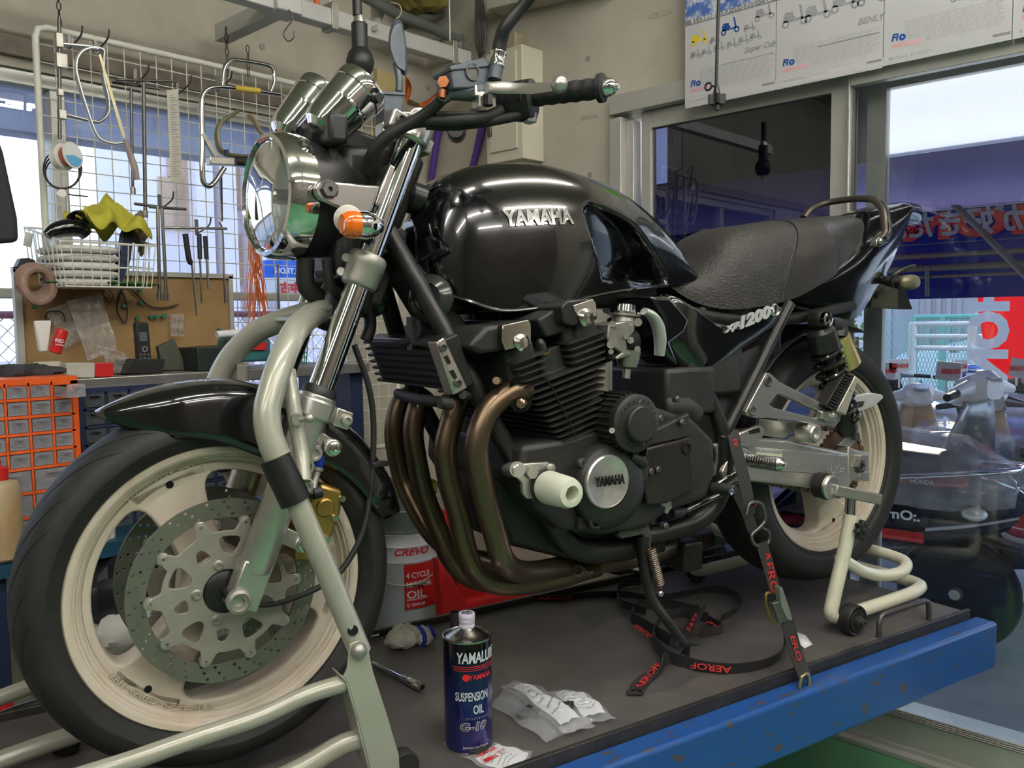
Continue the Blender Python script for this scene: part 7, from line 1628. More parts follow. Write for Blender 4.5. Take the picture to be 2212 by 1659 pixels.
# tape roll and clamp at the board's left end
b = MB(); c = RY(72, 607, 1.14); 
for k in range(4): b.tube([c+V((.036*cos(a), -.012*k+.004*sin(3*a), .038*sin(a)*(1+.05*k)-.004*k)) for a in [2*pi*i/20 for i in range(20)]], .011, 8, closed=True)
b.tube([c+V((.03, -.02, 0)), c+V((.036, -.02, -.05))], .005, 8); b.tube([c+V((-.03, -.02, 0)), c+V((-.028, -.02, -.045))], .005, 8); S1('brown_rope_coil', b, mat('pinkish_brown_rope', (.26, .17, .13), .8, noise=.2, nscale=40, bump=.3), 'coil of pinkish brown tubing hung at the left end of the pegboard', 'coil')
b = MB(); b.pprism(yp([(36, 576), (45, 558), (62, 557), (76, 562), (76, 578), (60, 572), (48, 578)], 1.18), (0, .03, 0)); S1('black_clip', b, M_blkpl, 'black clip on the top left corner of the pegboard', 'clip')
b = MB(); b.pprism(yp([(55, 500), (72, 505), (68, 535), (50, 530)], 1.2), (0, .002, 0)); S1('metal_tag', b, M_alu, 'small grey metal tag left of the wire basket', 'tag')
# dark apron nearest the left edge
b = MB(); b.pprism(yp([(-60, 280), (-2, 295), (10, 330), (40, 470), (43, 522), (-60, 530)], .7), (0, .03, 0)); S1('dark_jacket', b, mat('charcoal_cloth', (.025, .024, .026), .9, noise=.15, bump=.3), 'charcoal sleeve of a jacket hanging at the left edge', 'jacket', bevel=.01)
# ---- hanging tools
YT = YG-.07
def rodset(pts, r, m_, lb, cat, name, Y=YT, k=0, n=10, flat=1.): b = MB(); b.tube(yp(pts, Y), r, n, k=k, flat=flat); return S1(name, b, m_, lb, cat)
def hooks(L):
    for i, (px, py) in enumerate(L):
        q = RY(px, py, YG-.004); b = MB(); b.tube([q, q+V((.004, -.045, .012)), q+V((.006, -.075, .024)), q+V((.006, -.085, .045))], .0026, 7, k=3); b.box(q+V((0, 0, .02)), (.01, .006, .05))
        S1('grid_hook', b, M_steel, 'steel prong hook clipped on the wire grid holding %s' % ['nothing', 'the hacksaw', 'the T-handles', 'the paper strip', 'the bent chrome bar', 'the lower T-handles', 'the screwdrivers'][i], 'hook', 'prong hooks on the wire grid')
hooks([(150, 105), (207, 112), (292, 182), (383, 205), (470, 195), (345, 452), (425, 505)])
hs = T('hacksaw with a pale metal frame hanging on the wire grid', 'hacksaw', 'hacksaw', RY(230, 300, YT-.05))
b = MB(); b.tube(yp([(212, 106), (195, 104), (176, 112), (165, 130), (165, 160), (185, 230), (205, 285), (220, 303), (245, 310), (262, 308), (274, 308)], YT-.05), .0085, 10, k=4, flat=.5); W('saw_frame', b, mat('pale_steel', (.60, .63, .62), .3, metal=.6, noise=.1, nscale=12), hs)
b = MB(); P = yp([(213, 118), (218, 118), (272, 296), (265, 298)], YT-.055); b.pprism(P, (0, .0012, 0)); W('saw_blade', b, mat('yellowed_blade', (.48, .42, .24), .4, metal=.5, noise=.2), hs)
b = MB(); b.tube(yp([(270, 302), (278, 325), (290, 360), (296, 388)], YT-.055), [.010, .011, .013, .010], 12, k=3, flat=.7); W('saw_handle', b, mat('dusty_mauve_handle', (.36, .28, .27), .5, noise=.1), hs)
sc = T('steel bar clamp hanging at the left end of the wire grid', 'bar clamp', 'bar_clamp', RY(130, 200, YT))
b = MB(); b.tube(yp([(128, 35), (128, 62), (129, 300)], YT), [.004, .005, .005], 10); W('clamp_screw', b, M_steel, sc)
b = MB(); b.tube(yp([(130, 95), (215, 105), (222, 125), (222, 165), (233, 215), (232, 245), (215, 262), (200, 262), (138, 247)], YT+.02), .010, 10, k=4, flat=.5); W('clamp_frame', b, mat('grey_alloy', (.42, .44, .44), .35, metal=.7, noise=.1), sc)
b = MB(); b.box(RY(127, 88, YT), (.02, .02, .04)); b.box(RY(132, 132, YT), (.03, .02, .04)); b.box(RY(134, 248, YT), (.02, .02, .026)); b.box(RY(130, 200, YT), (.016, .016, .02)); W('clamp_jaw', b, M_alud, sc, bevel=.002)
for i, (pts, cx) in enumerate((([(283, 190), (287, 420)], [(243, 178), (345, 192)]), ([(310, 178), (314, 470)], [(250, 172), (382, 176)]), ([(340, 445), (345, 648)], [(290, 440), (370, 450)]), ([(349, 450), (360, 650)], [(322, 447), (402, 452)]))):
    t = T('long steel T-handle wrench, %s' % ['shorter of the upper pair', 'longer of the upper pair', 'left of the lower pair', 'right of the lower pair'][i], 'wrench', 't_handle_wrench', RY(*pts[1], YT), 'T-handle wrenches on the wire grid')
    Y_ = YT-.02*i if i < 2 else YT-.10; b = MB(); P = yp(pts, Y_); b.tube(P, .0055 if i else .0042, 12); W('shaft', b, M_chromew if i > 1 else M_steel, t)
    b = MB(); P = yp(cx, Y_); b.tube(P, .0042, 10); W('cross_bar', b, M_steel, t); b = MB(); q = yp(pts, Y_)[1]; b.cyl(q, q+V((0, 0, .02)), .008, n=12); W('socket_end', b, M_chromew, t)
ps = T('yellowing printed paper strip hanging on the wire grid', 'paper strip', 'paper_strip', RY(380, 390, YT))
b = MB(); b.pprism(yp([(360, 195), (385, 192), (394, 394), (369, 390)], YT-.03), (0, .001, 0)); W('paper', b, mat('old_paper', (.50, .47, .38), .8, noise=.08), ps)
b = MB()
for k in range(34): y_ = 205+k*5.3; w_ = 8+((k*7) % 5)*2.4; b.pprism(yp([(367+k*.22, y_), (367+k*.22+w_, y_-.6), (367+k*.22+w_, y_+1), (367+k*.22, y_+1.6)], YT-.0315), (0, .0004, 0))
W('printed_text', b, M_inkg, ps)
cb_ = T('bent chrome bar tool with yellow tape hanging on the wire grid', 'bar tool', 'bent_chrome_bar', RY(450, 350, YT-.06))
b = MB(); b.tube(yp([(605, 204), (560, 197), (490, 188), (455, 190), (438, 205), (436, 240), (437, 300), (436, 370), (440, 395), (452, 402), (465, 392), (485, 362)], YT-.08), .0082, 14, k=4); W('lower_bar', b, M_chrome, cb_)
b = MB(); b.tube(yp([(481, 186), (484, 150), (492, 136), (508, 130), (575, 140), (590, 152), (592, 175), (584, 198)], YT-.085), .0072, 12, k=4); W('upper_bar', b, M_chrome, cb_)
b = MB(); b.tube(yp([(507, 190), (560, 197)], YT-.08), .0092, 14); W('yellow_tape', b, mat('yellow_tape', (.50, .38, .05), .6, noise=.2), cb_)
cl_ = T('clamp with a silver block, black knob and olive hook hanging on the grid', 'clamp', 'hook_clamp', RY(490, 345, YT-.05))
b = MB(); b.tube(yp([(515, 240), (495, 252), (475, 268), (469, 295), (476, 325), (500, 336), (540, 338)], YT-.06), [.010, .012, .013, .014, .014, .014, .012], 12, k=4, flat=.5); W('hook_arm', b, mat('olive_metal', (.25, .23, .13), .45, metal=.5, noise=.15), cl_)
b = MB(); b.pprism(yp([(453, 337), (508, 340), (508, 357), (455, 355)], YT-.09), (0, .03, 0)); W('clamp_block', b, M_alus, cl_, bevel=.003)
b = MB(); b.pprism(yp([(435, 290), (442, 287), (472, 334), (464, 338)], YT-.09), (0, .015, 0)); W('clamp_arm', b, M_alud, cl_); b = MB(); b.cyl(RY(508, 348, YT-.075), RY(538, 350, YT-.075), .014); b.cyl(RY(490, 337, YT-.09), RY(488, 324, YT-.09), .008); W('black_knob', b, M_blkpl, cl_)
b = MB(); b.tube(yp([(548, 262), (562, 285), (578, 300)], YG-.012), [.011, .010, .009], 10, flat=.5); b.tube(yp([(537, 247), (549, 263)], YG-.012), [.013, .012], 10, flat=.5); S1('paint_brush', b, mat('tan_brush', (.40, .30, .16), .7, noise=.2), 'paint brush with a tan handle hanging beside the headlight', 'brush')
for i, (pts, r_) in enumerate((([(400, 505), (408, 560), (414, 568)], .0085), ([(430, 505), (432, 560)], .007), ([(443, 510), (446, 560)], .007))):
    t = T('screwdriver with a black handle hanging on the grid, %s of three' % ['left', 'middle', 'right'][i], 'screwdriver', 'screwdriver', RY(*pts[-1], YT-.06), 'black handled screwdrivers on the grid')
    b = MB(); b.tube(yp(pts, YT-.07), r_, 12, k=2); W('handle', b, M_blkpl, t); e = pts[-1]; b = MB(); b.tube(yp([e, (e[0]+(12 if not i else 4), e[1]+(115 if not i else 95-30*(i-1)))], YT-.07), .0035, 8); W('shaft', b, M_chromew, t)
rodset([(355, 492), (490, 494)], .004, M_chromew, 'chrome sliding bar above the screwdrivers', 'bar', 'sliding_bar', YT-.06)
rodset([(472, 480), (481, 500), (484, 600), (487, 625), (487, 655)], [.003, .0045, .005, .009, .007], mat('grey_tyre_iron', (.22, .21, .20), .4, metal=.8, noise=.1), 'long grey tyre lever with a flared end right of the screwdrivers', 'tyre lever', 'tyre_lever', YT-.06, 3, 12, .5)
rodset([(477, 380), (478, 420), (480, 478)], [.009, .008, .005], M_steel, 'flat steel bar hanging above the tyre lever', 'bar', 'flat_bar', YT-.04, 0, 8, .3)
rodset([(600, 570), (601, 640), (602, 668)], [.005, .008, .007], mat('grey_tyre_iron', (.22, .21, .20)), 'grey tyre lever hanging just below the headlight', 'tyre lever', 'tyre_lever', YG-.012, 3, 12, .5)
ct = T('bunch of orange cable ties hanging below the headlight', 'cable ties', 'cable_tie_bunch', RY(555, 680, YT-.05)); b = MB(); rnd = random.Random(4)
for k in range(40):
    x = rnd.uniform(536, 560); e = rnd.uniform(-14, 26); b.tube(yp([(x, 440), (x+rnd.uniform(-3, 5), 560), (x+e*.7, rnd.uniform(600, 630)), (x+e+rnd.uniform(-6, 6), rnd.uniform(650, 700))], YT-.05-rnd.uniform(0, .03)), .0024, 4, k=3, flat=.4)
W('orange_tie', b, mat('orange_ties', (.72, .20, .04), .4, noise=.25, nscale=30), ct, kind='stuff')
sp2 = T('white wire spool with a blue label hanging beside the bar clamp', 'spool', 'wire_spool', RY(145, 345, YT-.03))
b = MB(); c = RY(158, 335, YT-.08); b.lathe([(.0001, 0), (.036, 0), (.036, .003), (.022, .004), (.024, .026), (.036, .028), (.036, .031), (.0001, .031)], c, (-.45, .8, -.1), 30); W('spool_body', b, M_white, sp2)
b = MB(); b.lathe([(.0001, -.001), (.030, -.001)], c, (-.45, .8, -.1), 30, caps=False); lb_ = W('paper_label', b, M_paper, sp2); b = MB(); b.lathe([(.0001, -.002), (.030, -.002)], c, (-.45, .8, -.1), 20, caps=False, a0=.2, a1=2.9); W('label_print', b, mat('sky_blue_ink', (.12, .42, .68), .5, noise=.04), lb_)
b = MB(); b.lathe([(.0245, .004), (.0255, .008), (.0245, .012), (.0265, .016), (.0250, .026)], c, (-.45, .8, -.1), 30, caps=False); W('red_wound_thread', b, mat('red_thread', (.45, .14, .12), .7, noise=.4, nscale=60), sp2)
b = MB(); b.lathe([(.028, .03), (.030, .034), (.030, .052), (.028, .054)], c, (-.45, .8, -.1), 28); W('second_spool', b, M_white, sp2)
b = MB()
for k in range(3): b.tube([RY(135+52*cos(a)*(1-.06*k)*.8, 365+(44-5*k)*sin(a)+4*k, YT-.02) for a in [2*pi*i/22 for i in range(22)]], .0020, 6, closed=True)
b.tube(yp([(130, 408), (150, 420), (175, 423), (190, 425)], YT-.02), .002, 6, k=3); S1('black_wire_coil', b, M_cbl, 'coil of thin black wire hanging under the white spool', 'wire coil')
b = MB(); b.tube(yp([(133, 412), (143, 415), (146, 445), (147, 480), (140, 490)], YT-.05), .004, 8, k=3); b.lathe([(.011, -.004), (.011, .004)], RY(133, 418, YT-.05), (0, 1, 0), 18); S1('steel_hook_rod', b, M_alus, 'steel hook rod above the basket', 'hook')
# ---- pails, red jack on the floor behind the lift
pc = V((RY(872, 1200, 1.2).x, 1.2, 0)); pz1 = RY(870, 1158, 1.09).z
pl = T('white steel pail of four stroke motor oil with red print', 'oil pail', 'oil_pail', (pc.x, pc.y, .04))
b = MB(); H = pz1-.04; R0 = .135; b.lathe([(R0*.93, 0), (R0*.95, .003), (R0, H*.75), (R0+.004, H*.77), (R0, H*.79), (R0+.001, H*.88), (R0+.005, H*.90), (R0, H*.92), (R0+.003, H-.004), (R0+.005, H), (R0-.004, H)], (pc.x, pc.y, .04), (0, 0, 1), 56, caps=False); b.lathe([(.0001, .002), (R0*.93, .002)], (pc.x, pc.y, .04), (0, 0, 1), 40, caps=False); W('pail_body', b, mat('white_pail', (.62, .62, .66), .25, noise=.04, coat=.4), pl)
ap = math.atan2(CW.y-pc.y, CW.x-pc.x)
def ptext(txt, size, a_deg, z, m_, par, c, R_, sx=1., name='pail_lettering', shear=0., off=0.):
    b = MB(); b.text(txt, size, (0, 0, 0), (1, 0, 0), (0, 1, 0), .0006, 'LEFT', sx, shear=shear, offset=off)
    b.map(lambda q: V((c.x+(R_+q.z)*cos(ap+rad(a_deg)+q.x/R_), c.y+(R_+q.z)*sin(ap+rad(a_deg)+q.x/R_), z+q.y))); return W(name, b, m_, par)
def ppatch(a0_, a1_, z0, z1, R_, m_, par, c, name='pail_print'):
    b = MB(); n_ = 16; b.loft([[V((c.x+R_*cos(ap+rad(a0_+(a1_-a0_)*i/n_)), c.y+R_*sin(ap+rad(a0_+(a1_-a0_)*i/n_)), z)) for i in range(n_+1)] for z in (z0, z1)], closed=False); return W(name, b, m_, par)
zz_ = lambda y: RY(872, y, 1.08).z
ppatch(0, 58, zz_(1322), zz_(1222), R0+.0012, M_cred, pl, pc)
for tx, s_, y_, sx in (('4 CYCLE', .030, 1254, .85), ('MOTOR', .034, 1276, .85), ('OIL', .040, 1298, 1.2), ('FOR MOTORCYCLE', .010, 1303, 1.), ('SJ 10W-30', .017, 1316, 1.)): ptext(tx, s_, 3, zz_(y_), M_paper, pl, pc, R0+.0018, sx, off=.02)
ptext('CREVO', .034, -17, zz_(1203), M_cred, pl, pc, R0+.002, 1.25, shear=.4, off=.03)
b = MB(); b.tube([V((pc.x+(R0+.012)*cos(ap+t), pc.y+(R0+.012)*sin(ap+t), pz1-.10-.085*cos(t*.95))) for t in [-1.5+3*i/20 for i in range(21)]], .0022, 6); b.tube([V((pc.x+(R0+.014)*cos(ap+t), pc.y+(R0+.014)*sin(ap+t), pz1-.183)) for t in (.25, .4, .55)], .006, 8); W('bail_handle', b, M_alud, pl)
b = MB(); z0 = pz1-.02; b.lathe([(R0*.88, 0), (R0*.9, .02), (R0*.94, .10), (R0*.97, .105), (R0*.94, .11), (R0*.95, .15), (R0, .152), (R0, .158), (R0*.93, .158)], (pc.x, pc.y, z0), (0, 0, 1), 48, caps=False); S1('grey_pail', b, mat('grey_green_pail', (.26, .29, .27), .25, metal=.5, noise=.06), 'grey green steel pail stacked inside the white oil pail', 'pail')
b = MB(); b.lathe([(R0*.96, .14), (R0*1.0, .142), (R0*1.0, .17), (R0*.98, .172), (R0*.97, .15)], (pc.x, pc.y, z0+.02), (0, 0, 1), 48, caps=False); S1('pail_band', b, mat('olive_lacquer', (.16, .17, .02), .3, metal=.4, noise=.1), 'olive lacquered rim stacked on the grey green pail', 'pail rim')
rj = T('red painted steel parts cart behind the lift table', 'cart', 'red_cart', RY(1130, 1250, .95))
b = MB(); b.pprism(yp([(960, 1100), (990, 1110), (1010, 1200), (1180, 1225), (1330, 1205), (1330, 1330), (1000, 1330)], 1.02), (0, .16, 0)); W('cart_body', b, M_red, rj, bevel=.01)
b = MB(); b.pprism([V((q.x, q.y, q.z)) for q in (RY(950, 1205, .93), RY(1012, 1300, .93), RY(1320, 1228, .93), RY(1320, 1350, .93), RY(960, 1350, .93))], (0, .05, 0)); W('cart_lip', b, M_red, rj, bevel=.01)
for i, (pts, m_, lb) in enumerate((([(1262, 1215), (1310, 1211), (1306, 1225), (1295, 1228), (1290, 1262), (1268, 1262)], M_orange, 'small orange plastic cup behind the lift'), ([(1318, 1185), (1352, 1178), (1352, 1330), (1318, 1330)], mat('tan_board', (.35, .22, .12), .7, noise=.1), 'tan wooden board standing behind the lift'), ([(1344, 1150), (1385, 1150), (1385, 1330), (1344, 1330)], mat('pale_green_panel', (.42, .48, .42), .5, noise=.05), 'pale green panel standing behind the side stand'))):
    b = MB(); b.pprism(yp(pts, .98+.04*i), (0, .05, 0)); S1(['orange_cup', 'tan_board', 'pale_board'][i], b, m_, lb, ['cup', 'board', 'panel'][i])
# clutter seen through the front wheel
b = MB(); blob(b, RY(255, 1360, .75), (.10, .08, .05), 41, 24, 14, .2); S1('white_cloth', b, mat('dingy_white_cloth', (.5, .5, .46), .9, noise=.15, bump=.3), 'dingy white cloth seen through the front wheel', 'cloth')
b = MB(); blob(b, RY(215, 1290, .8), (.13, .08, .10), 43, 24, 14, .25); S1('black_tarp_bundle', b, mat('black_shiny_film', (.02, .02, .025), .25, noise=.3), 'shiny black bundle seen through the front wheel', 'bundle')
b = MB(); b.cyl(RY(205, 1200, .8), RY(205, 1110, .8), .035, n=24); b.cyl(RY(232, 1175, .8), RY(232, 1100, .8), .018, n=18); S1('white_canister', b, M_white, 'white canister on the blue shelf behind the front wheel', 'canister')
hp_c = V((RY(105, 1600, .45).x, .45, 0)); hz = RY(105, 1588, .40).z
hp = T('silver green pail with a red wing mark below the stand', 'pail', 'wing_pail', (hp_c.x, hp_c.y, hz-.3)); b = MB(); b.lathe([(.13, -.3), (.14, -.03), (.143, -.028), (.14, -.02), (.142, 0), (.136, 0)], (hp_c.x, hp_c.y, hz), (0, 0, 1), 48, caps=False); W('pail_body', b, mat('grey_green_pail', (.3, .3, .3)), hp)
ap = math.atan2(CW.y-hp_c.y, CW.x-hp_c.x)
for k in range(5): ppatch(16-k*2, 34, hz-.06-.006*k, hz-.056-.006*k, .1415, M_cred, hp, hp_c)
ptext('HONDA', .014, 17, hz-.108, M_cred, hp, hp_c, .142, 1.1, off=.03)
b = MB(); b.pprism([RY(x, y, .60) for x, y in ((-20, 1490), (25, 1500), (60, 1660), (-20, 1660))], (0, .03, 0)); b.pprism([RY(x, y, .5) for x, y in ((160, 1590), (190, 1590), (205, 1660), (170, 1660))], (0, .03, 0)); S1('red_blue_post', b, M_red, 'red post beside the silver green pail', 'post')
# ================================================================ posters on the door header
XP = XW-.048; M_pst = haze_screen('poster_paper', (.74, .74, .74), .35)
M_gb = mat('poster_grey_bar', (.20, .20, .20), .6, noise=.05); M_lil2 = mat('poster_blue', (.06, .13, .40), .5, noise=.5, nscale=30, col2=(.5, .55, .6), thr=(.45, .6)); M_grn = mat('poster_green', (.20, .52, .03), .5, noise=.1, nscale=5); M_yel = mat('poster_yellow', (.75, .55, .03), .5, noise=.1)
ym = lambda px, py: RX(px, py, XP)
ed = [ym(1480, 232).y, ym(1678, 190).y, ym(1908, 150).y]; pw = (ed[0]-ed[2])/2; zp0 = ym(1678, 191).z
def scoot_icon(b, y, z, s, X_):                          # small printed scooter
    for dy in (-.5, .42): b.lathe([(s*.10, 0), (s*.19, 0)], (X_, y-dy*s, z+s*.19), (1, 0, 0), 12, caps=False)
    for P in ([(-.62, .3), (-.1, .25), (.0, .42), (-.15, .62), (-.6, .60)], [(-.05, .25), (.3, .28), (.34, .40), (.0, .36)], [(.30, .25), (.42, .30), (.28, .95), (.16, 1.0), (.20, .85)], [(-.6, .62), (-.1, .62), (-.15, .72), (-.5, .74)]): b.add([(X_, y-p*s, z+q*s) for p, q in P], [tuple(range(len(P)))])
for i, (head, band, logo, foot, icons) in enumerate((('New Cub New', '新しく生まれ変わったスーパーカブシリーズ登場!', 'Super Cub', 'バイクが好きだから、セーフティライド', [(.045, .30, .05, M_yel), (.155, .315, .05, M_blue), (.27, .335, .05, M_inkg), (.10, .29, .03, M_inkg), (.03, .245, .03, M_inkg), (.07, .245, .03, M_inkg), (.115, .25, .03, M_inkg), (.16, .25, .03, M_inkg), (.20, .255, .03, M_inkg), (.24, .26, .03, M_inkg), (.22, .305, .03, M_inkg)]), ('', '配達する人のパートナー、ベンリィ', 'BENLY', 'バイクが好きだから、セーフティライド', [(.05, .275, .062, M_inkg), (.12, .275, .062, M_inkg), (.20, .285, .062, M_inkg), (.275, .285, .062, M_inkg)]), ('', '', 'CANOPY GYRO X', '街にやさしく、セーフティラン', [(.04, .29, .07, M_inkg), (.11, .30, .055, M_inkg), (.165, .305, .055, M_red), (.22, .31, .055, M_inkg), (.28, .31, .055, M_red)]), ('', '', 'Fi', 'セーフティ', [(.05, .3, .06, M_inkg)]))):
    ya = ed[0]-pw*i; yb_ = ya-pw+.002; Hh = .50
    t = T(['poster with a blue street photograph and small motorbikes, leftmost on the door header', 'poster with a bright green top and four grey scooters on the door header', 'poster with a red scooter among grey ones, third from the left', 'poster at the right edge of the door header'][i], 'poster', 'poster', (XP, (ya+yb_)/2, zp0))
    b = MB(); b.box((XP, (ya+yb_)/2, zp0+Hh/2-(.004 if i < 2 else 0)), (.0012, ya-yb_, Hh)); W('poster_sheet', b, M_pst, t)
    L = lambda u, v, k=.0008: (XP-k, ya-u, zp0+v*.69)
    def rect(u0, u1, v0, v1, m_, k=.0009): b = MB(); b.add([L(u0, v0, k), L(u1, v0, k), L(u1, v1, k), L(u0, v1, k)], [(0, 1, 2, 3)]); W('picture_print', b, m_, t)
    rect(.0, pw, .0, .035, mat('poster_pale_grey', (.50, .50, .50), .6, noise=.03)) if i < 2 else None
    if i < 2: rect(0, pw, .375, .40, M_gb); rect(0, pw, .40, .72, (M_lil2, M_grn)[i]); rect(.13, pw-.01, .155-.02*i, .159-.02*i, M_gb)
    rect(pw-.045, pw-.004, .022, .031, M_gb, .001); rect(.02, .10, .062, .078, mat('poster_pink', (.62, .35, .38), .6, noise=.05)); b = MB()
    rnd = random.Random(i)
    for r_ in range(13):
        v = .065+r_*.0075; u = .055 if r_ > 2 else .11
        while u < pw-.03: w_ = rnd.uniform(.006, .03); b.add([L(u, v, .001), L(u+w_, v, .001), L(u+w_, v+.0022, .001), L(u, v+.0022, .001)], [(0, 1, 2, 3)]); u += w_+.003
    W('body_print', b, mat('light_grey_ink', (.42, .42, .43), .6, noise=.05), t)
    for m_ in {c[3] for c in icons}:
        b = MB(); [scoot_icon(b, ya-c[0]-.01, zp0+c[1]*.69-.02, c[2], XP-.001) for c in icons if c[3] is m_]; W('scooter_picture', b, m_, t)
    b = MB()
    if band: b.text(band, .0155, L(.022, .382, .0012), (0, -1, 0), (0, 0, 1), .0003, sx=.82, offset=.02)
    if head: b.text(head, .034, L(.02, .47, .0012), (0, -1, 0), (0, 0, 1), .0003, sx=.8, offset=.01)
    if b.v: W('poster_lettering', b, M_paper, t)
    b = MB(); b.text(logo, .024 if i < 2 else .018, L(.315, .186, .0012), (0, -1, 0), (0, 0, 1), .0003, 'RIGHT', shear=.3, offset=.03); b.text(foot, .009, L(.015, .018, .0012), (0, -1, 0), (0, 0, 1), .0003, sx=.9); W('poster_lettering', b, M_inkg, t)
    b = MB(); b.text('Fi', .026, L(.02, .09, .0012), (0, -1, 0), (0, 0, 1), .0003, shear=.2, offset=.04); b.lathe([(.003, 0), (.009, 0)], L(.05, .098, .0012), (1, 0, 0), 14, caps=False); W('poster_lettering', b, M_blue, t)
hr = T('thin black pull rod with a ring and star knob hanging before the posters', 'pull rod', 'pull_rod', RX(1548, 228, 1.3)); X_ = 1.3
b = MB(); b.tube([RX(1553, -30, X_), RX(1547, 185, X_)], .0042, 10); W('rod', b, M_blkpl, hr)
b = MB(); q = RX(1530, 187, X_); b.tube([q+V((0, .009*cos(a), .009*sin(a))) for a in [2*pi*k/16 for k in range(16)]], .0028, 8, closed=True); b.cyl(q+V((0, -.009, 0)), RX(1545, 187, X_), .0025); W('rod_ring', b, M_blkpl, hr)
b = MB(); q = RX(1548, 212, X_); b.lathe([(.006, .03), (.009, .012), (.012, .008)], q, (0, 0, 1), 14); b.loft([[q+V(((.017+.006*cos(5*a))*cos(a), (.017+.006*cos(5*a))*sin(a), t_)) for a in [2*pi*k/40 for k in range(40)]] for t_ in (.008, -.016)]); b.cyl(q, q+V((0, -.002, -.03)), .007); W('star_knob', b, M_blkpl, hr)
# ================================================================ outside the sliding doors
XA = 4.6; zv1 = RX(2100, 446, XA).z; zv0 = RX(2100, 643, XA).z; ya0, ya1 = -2.2, 2.7
aw = T('blue tarpaulin awning with a banner valance outside the doors', 'awning', 'awning', (3.5, 1, zv0))
b = MB(); b.box((XA, (ya0+ya1)/2, (zv0+zv1)/2), (.004, ya1-ya0, zv1-zv0)); va = W('valance', b, M_tarp, aw)
b = MB(); b.add([(XW+.24, ya0, 1.79), (XW+.24, ya1, 1.79), (XA, ya1, zv1), (XA, ya0, zv1)], [(0, 1, 2, 3)]); W('roof_tarp', b, haze_screen('sun_hazed_roof_tarp', (.30, .28, .40), .8), aw, solid=.003)  # sun haze put into the colour; slope shaped so sun reaches the screen
b = MB(); b.box((XA-.01, (ya0+ya1)/2, zv1+.005), (.02, ya1-ya0, .025)); W('white_hem', b, M_white, aw)
b = MB()
for py, r_ in ((518, .003), (545, .016), (573, .020), (592, .010)): z_ = RX(2140, py, XA-.1).z; b.cyl((XA-.1, ya0, z_), (XA-.1, ya1, z_), r_, n=10)
W('frame_rail', b, mat('grey_brown_tube', (.16, .14, .12), .5, metal=.4, noise=.1), aw)
b = MB(); b.cyl(RX(2060, 440, XA-.2), RX(2230, 610, XA-.4), .018, n=10); b.cyl((XA-.1, ya1-.1, 0), (XA-.1, ya1-.1, zv1), .03); b.cyl((XA-.1, ya0+.1, 0), (XA-.1, ya0+.1, zv1), .03); b.cyl(RX(2003, 576, XA-.12), RX(2003, 640, XA-.12), .012, n=10); W('frame_post', b, mat('grey_brown_tube', ()), aw)
M_rtxt = mat('red_banner_ink', (.62, .04, .03), .6, emit=0, noise=.05)
def mtext(txt, size, px, py, X, m_, par, name, sx=1., off=0., vert=False):      # lettering seen from its back
    q = RX(px, py, X); b = MB()
    if vert: b.text(txt, size, q, (0, 0, -1), (0, 1, 0), .001, offset=off, sx=sx)
    else: b.text(txt, size, q, (0, 1, 0), (0, 0, 1), .001, offset=off, sx=sx)
    return W(name, b, m_, par)
mtext('HONDA', .20, 2300, 494, XA-.012, M_rtxt, va, 'banner_lettering', 1.75, .05); mtext('が好きだ。', .16, 2215, 492, XA-.018, mat('grey_banner_ink', (.34, .33, .36), .6, noise=.05), va, 'banner_lettering', .95, .03); mtext('HONDA', .05, 2018, 503, XA-.012, M_rtxt, va, 'banner_lettering', .9, .03)
b = MB(); 
for k in range(5): b.add([RX(x, y, XA-.014) for x, y in ((1987+k*2, 492-k*1), (2017, 490-k*4.6), (2017-k, 487-k*4.6), (1992+k*2, 487-k*4))], [(0, 1, 2, 3)])
W('wing_print', b, M_rtxt, va)
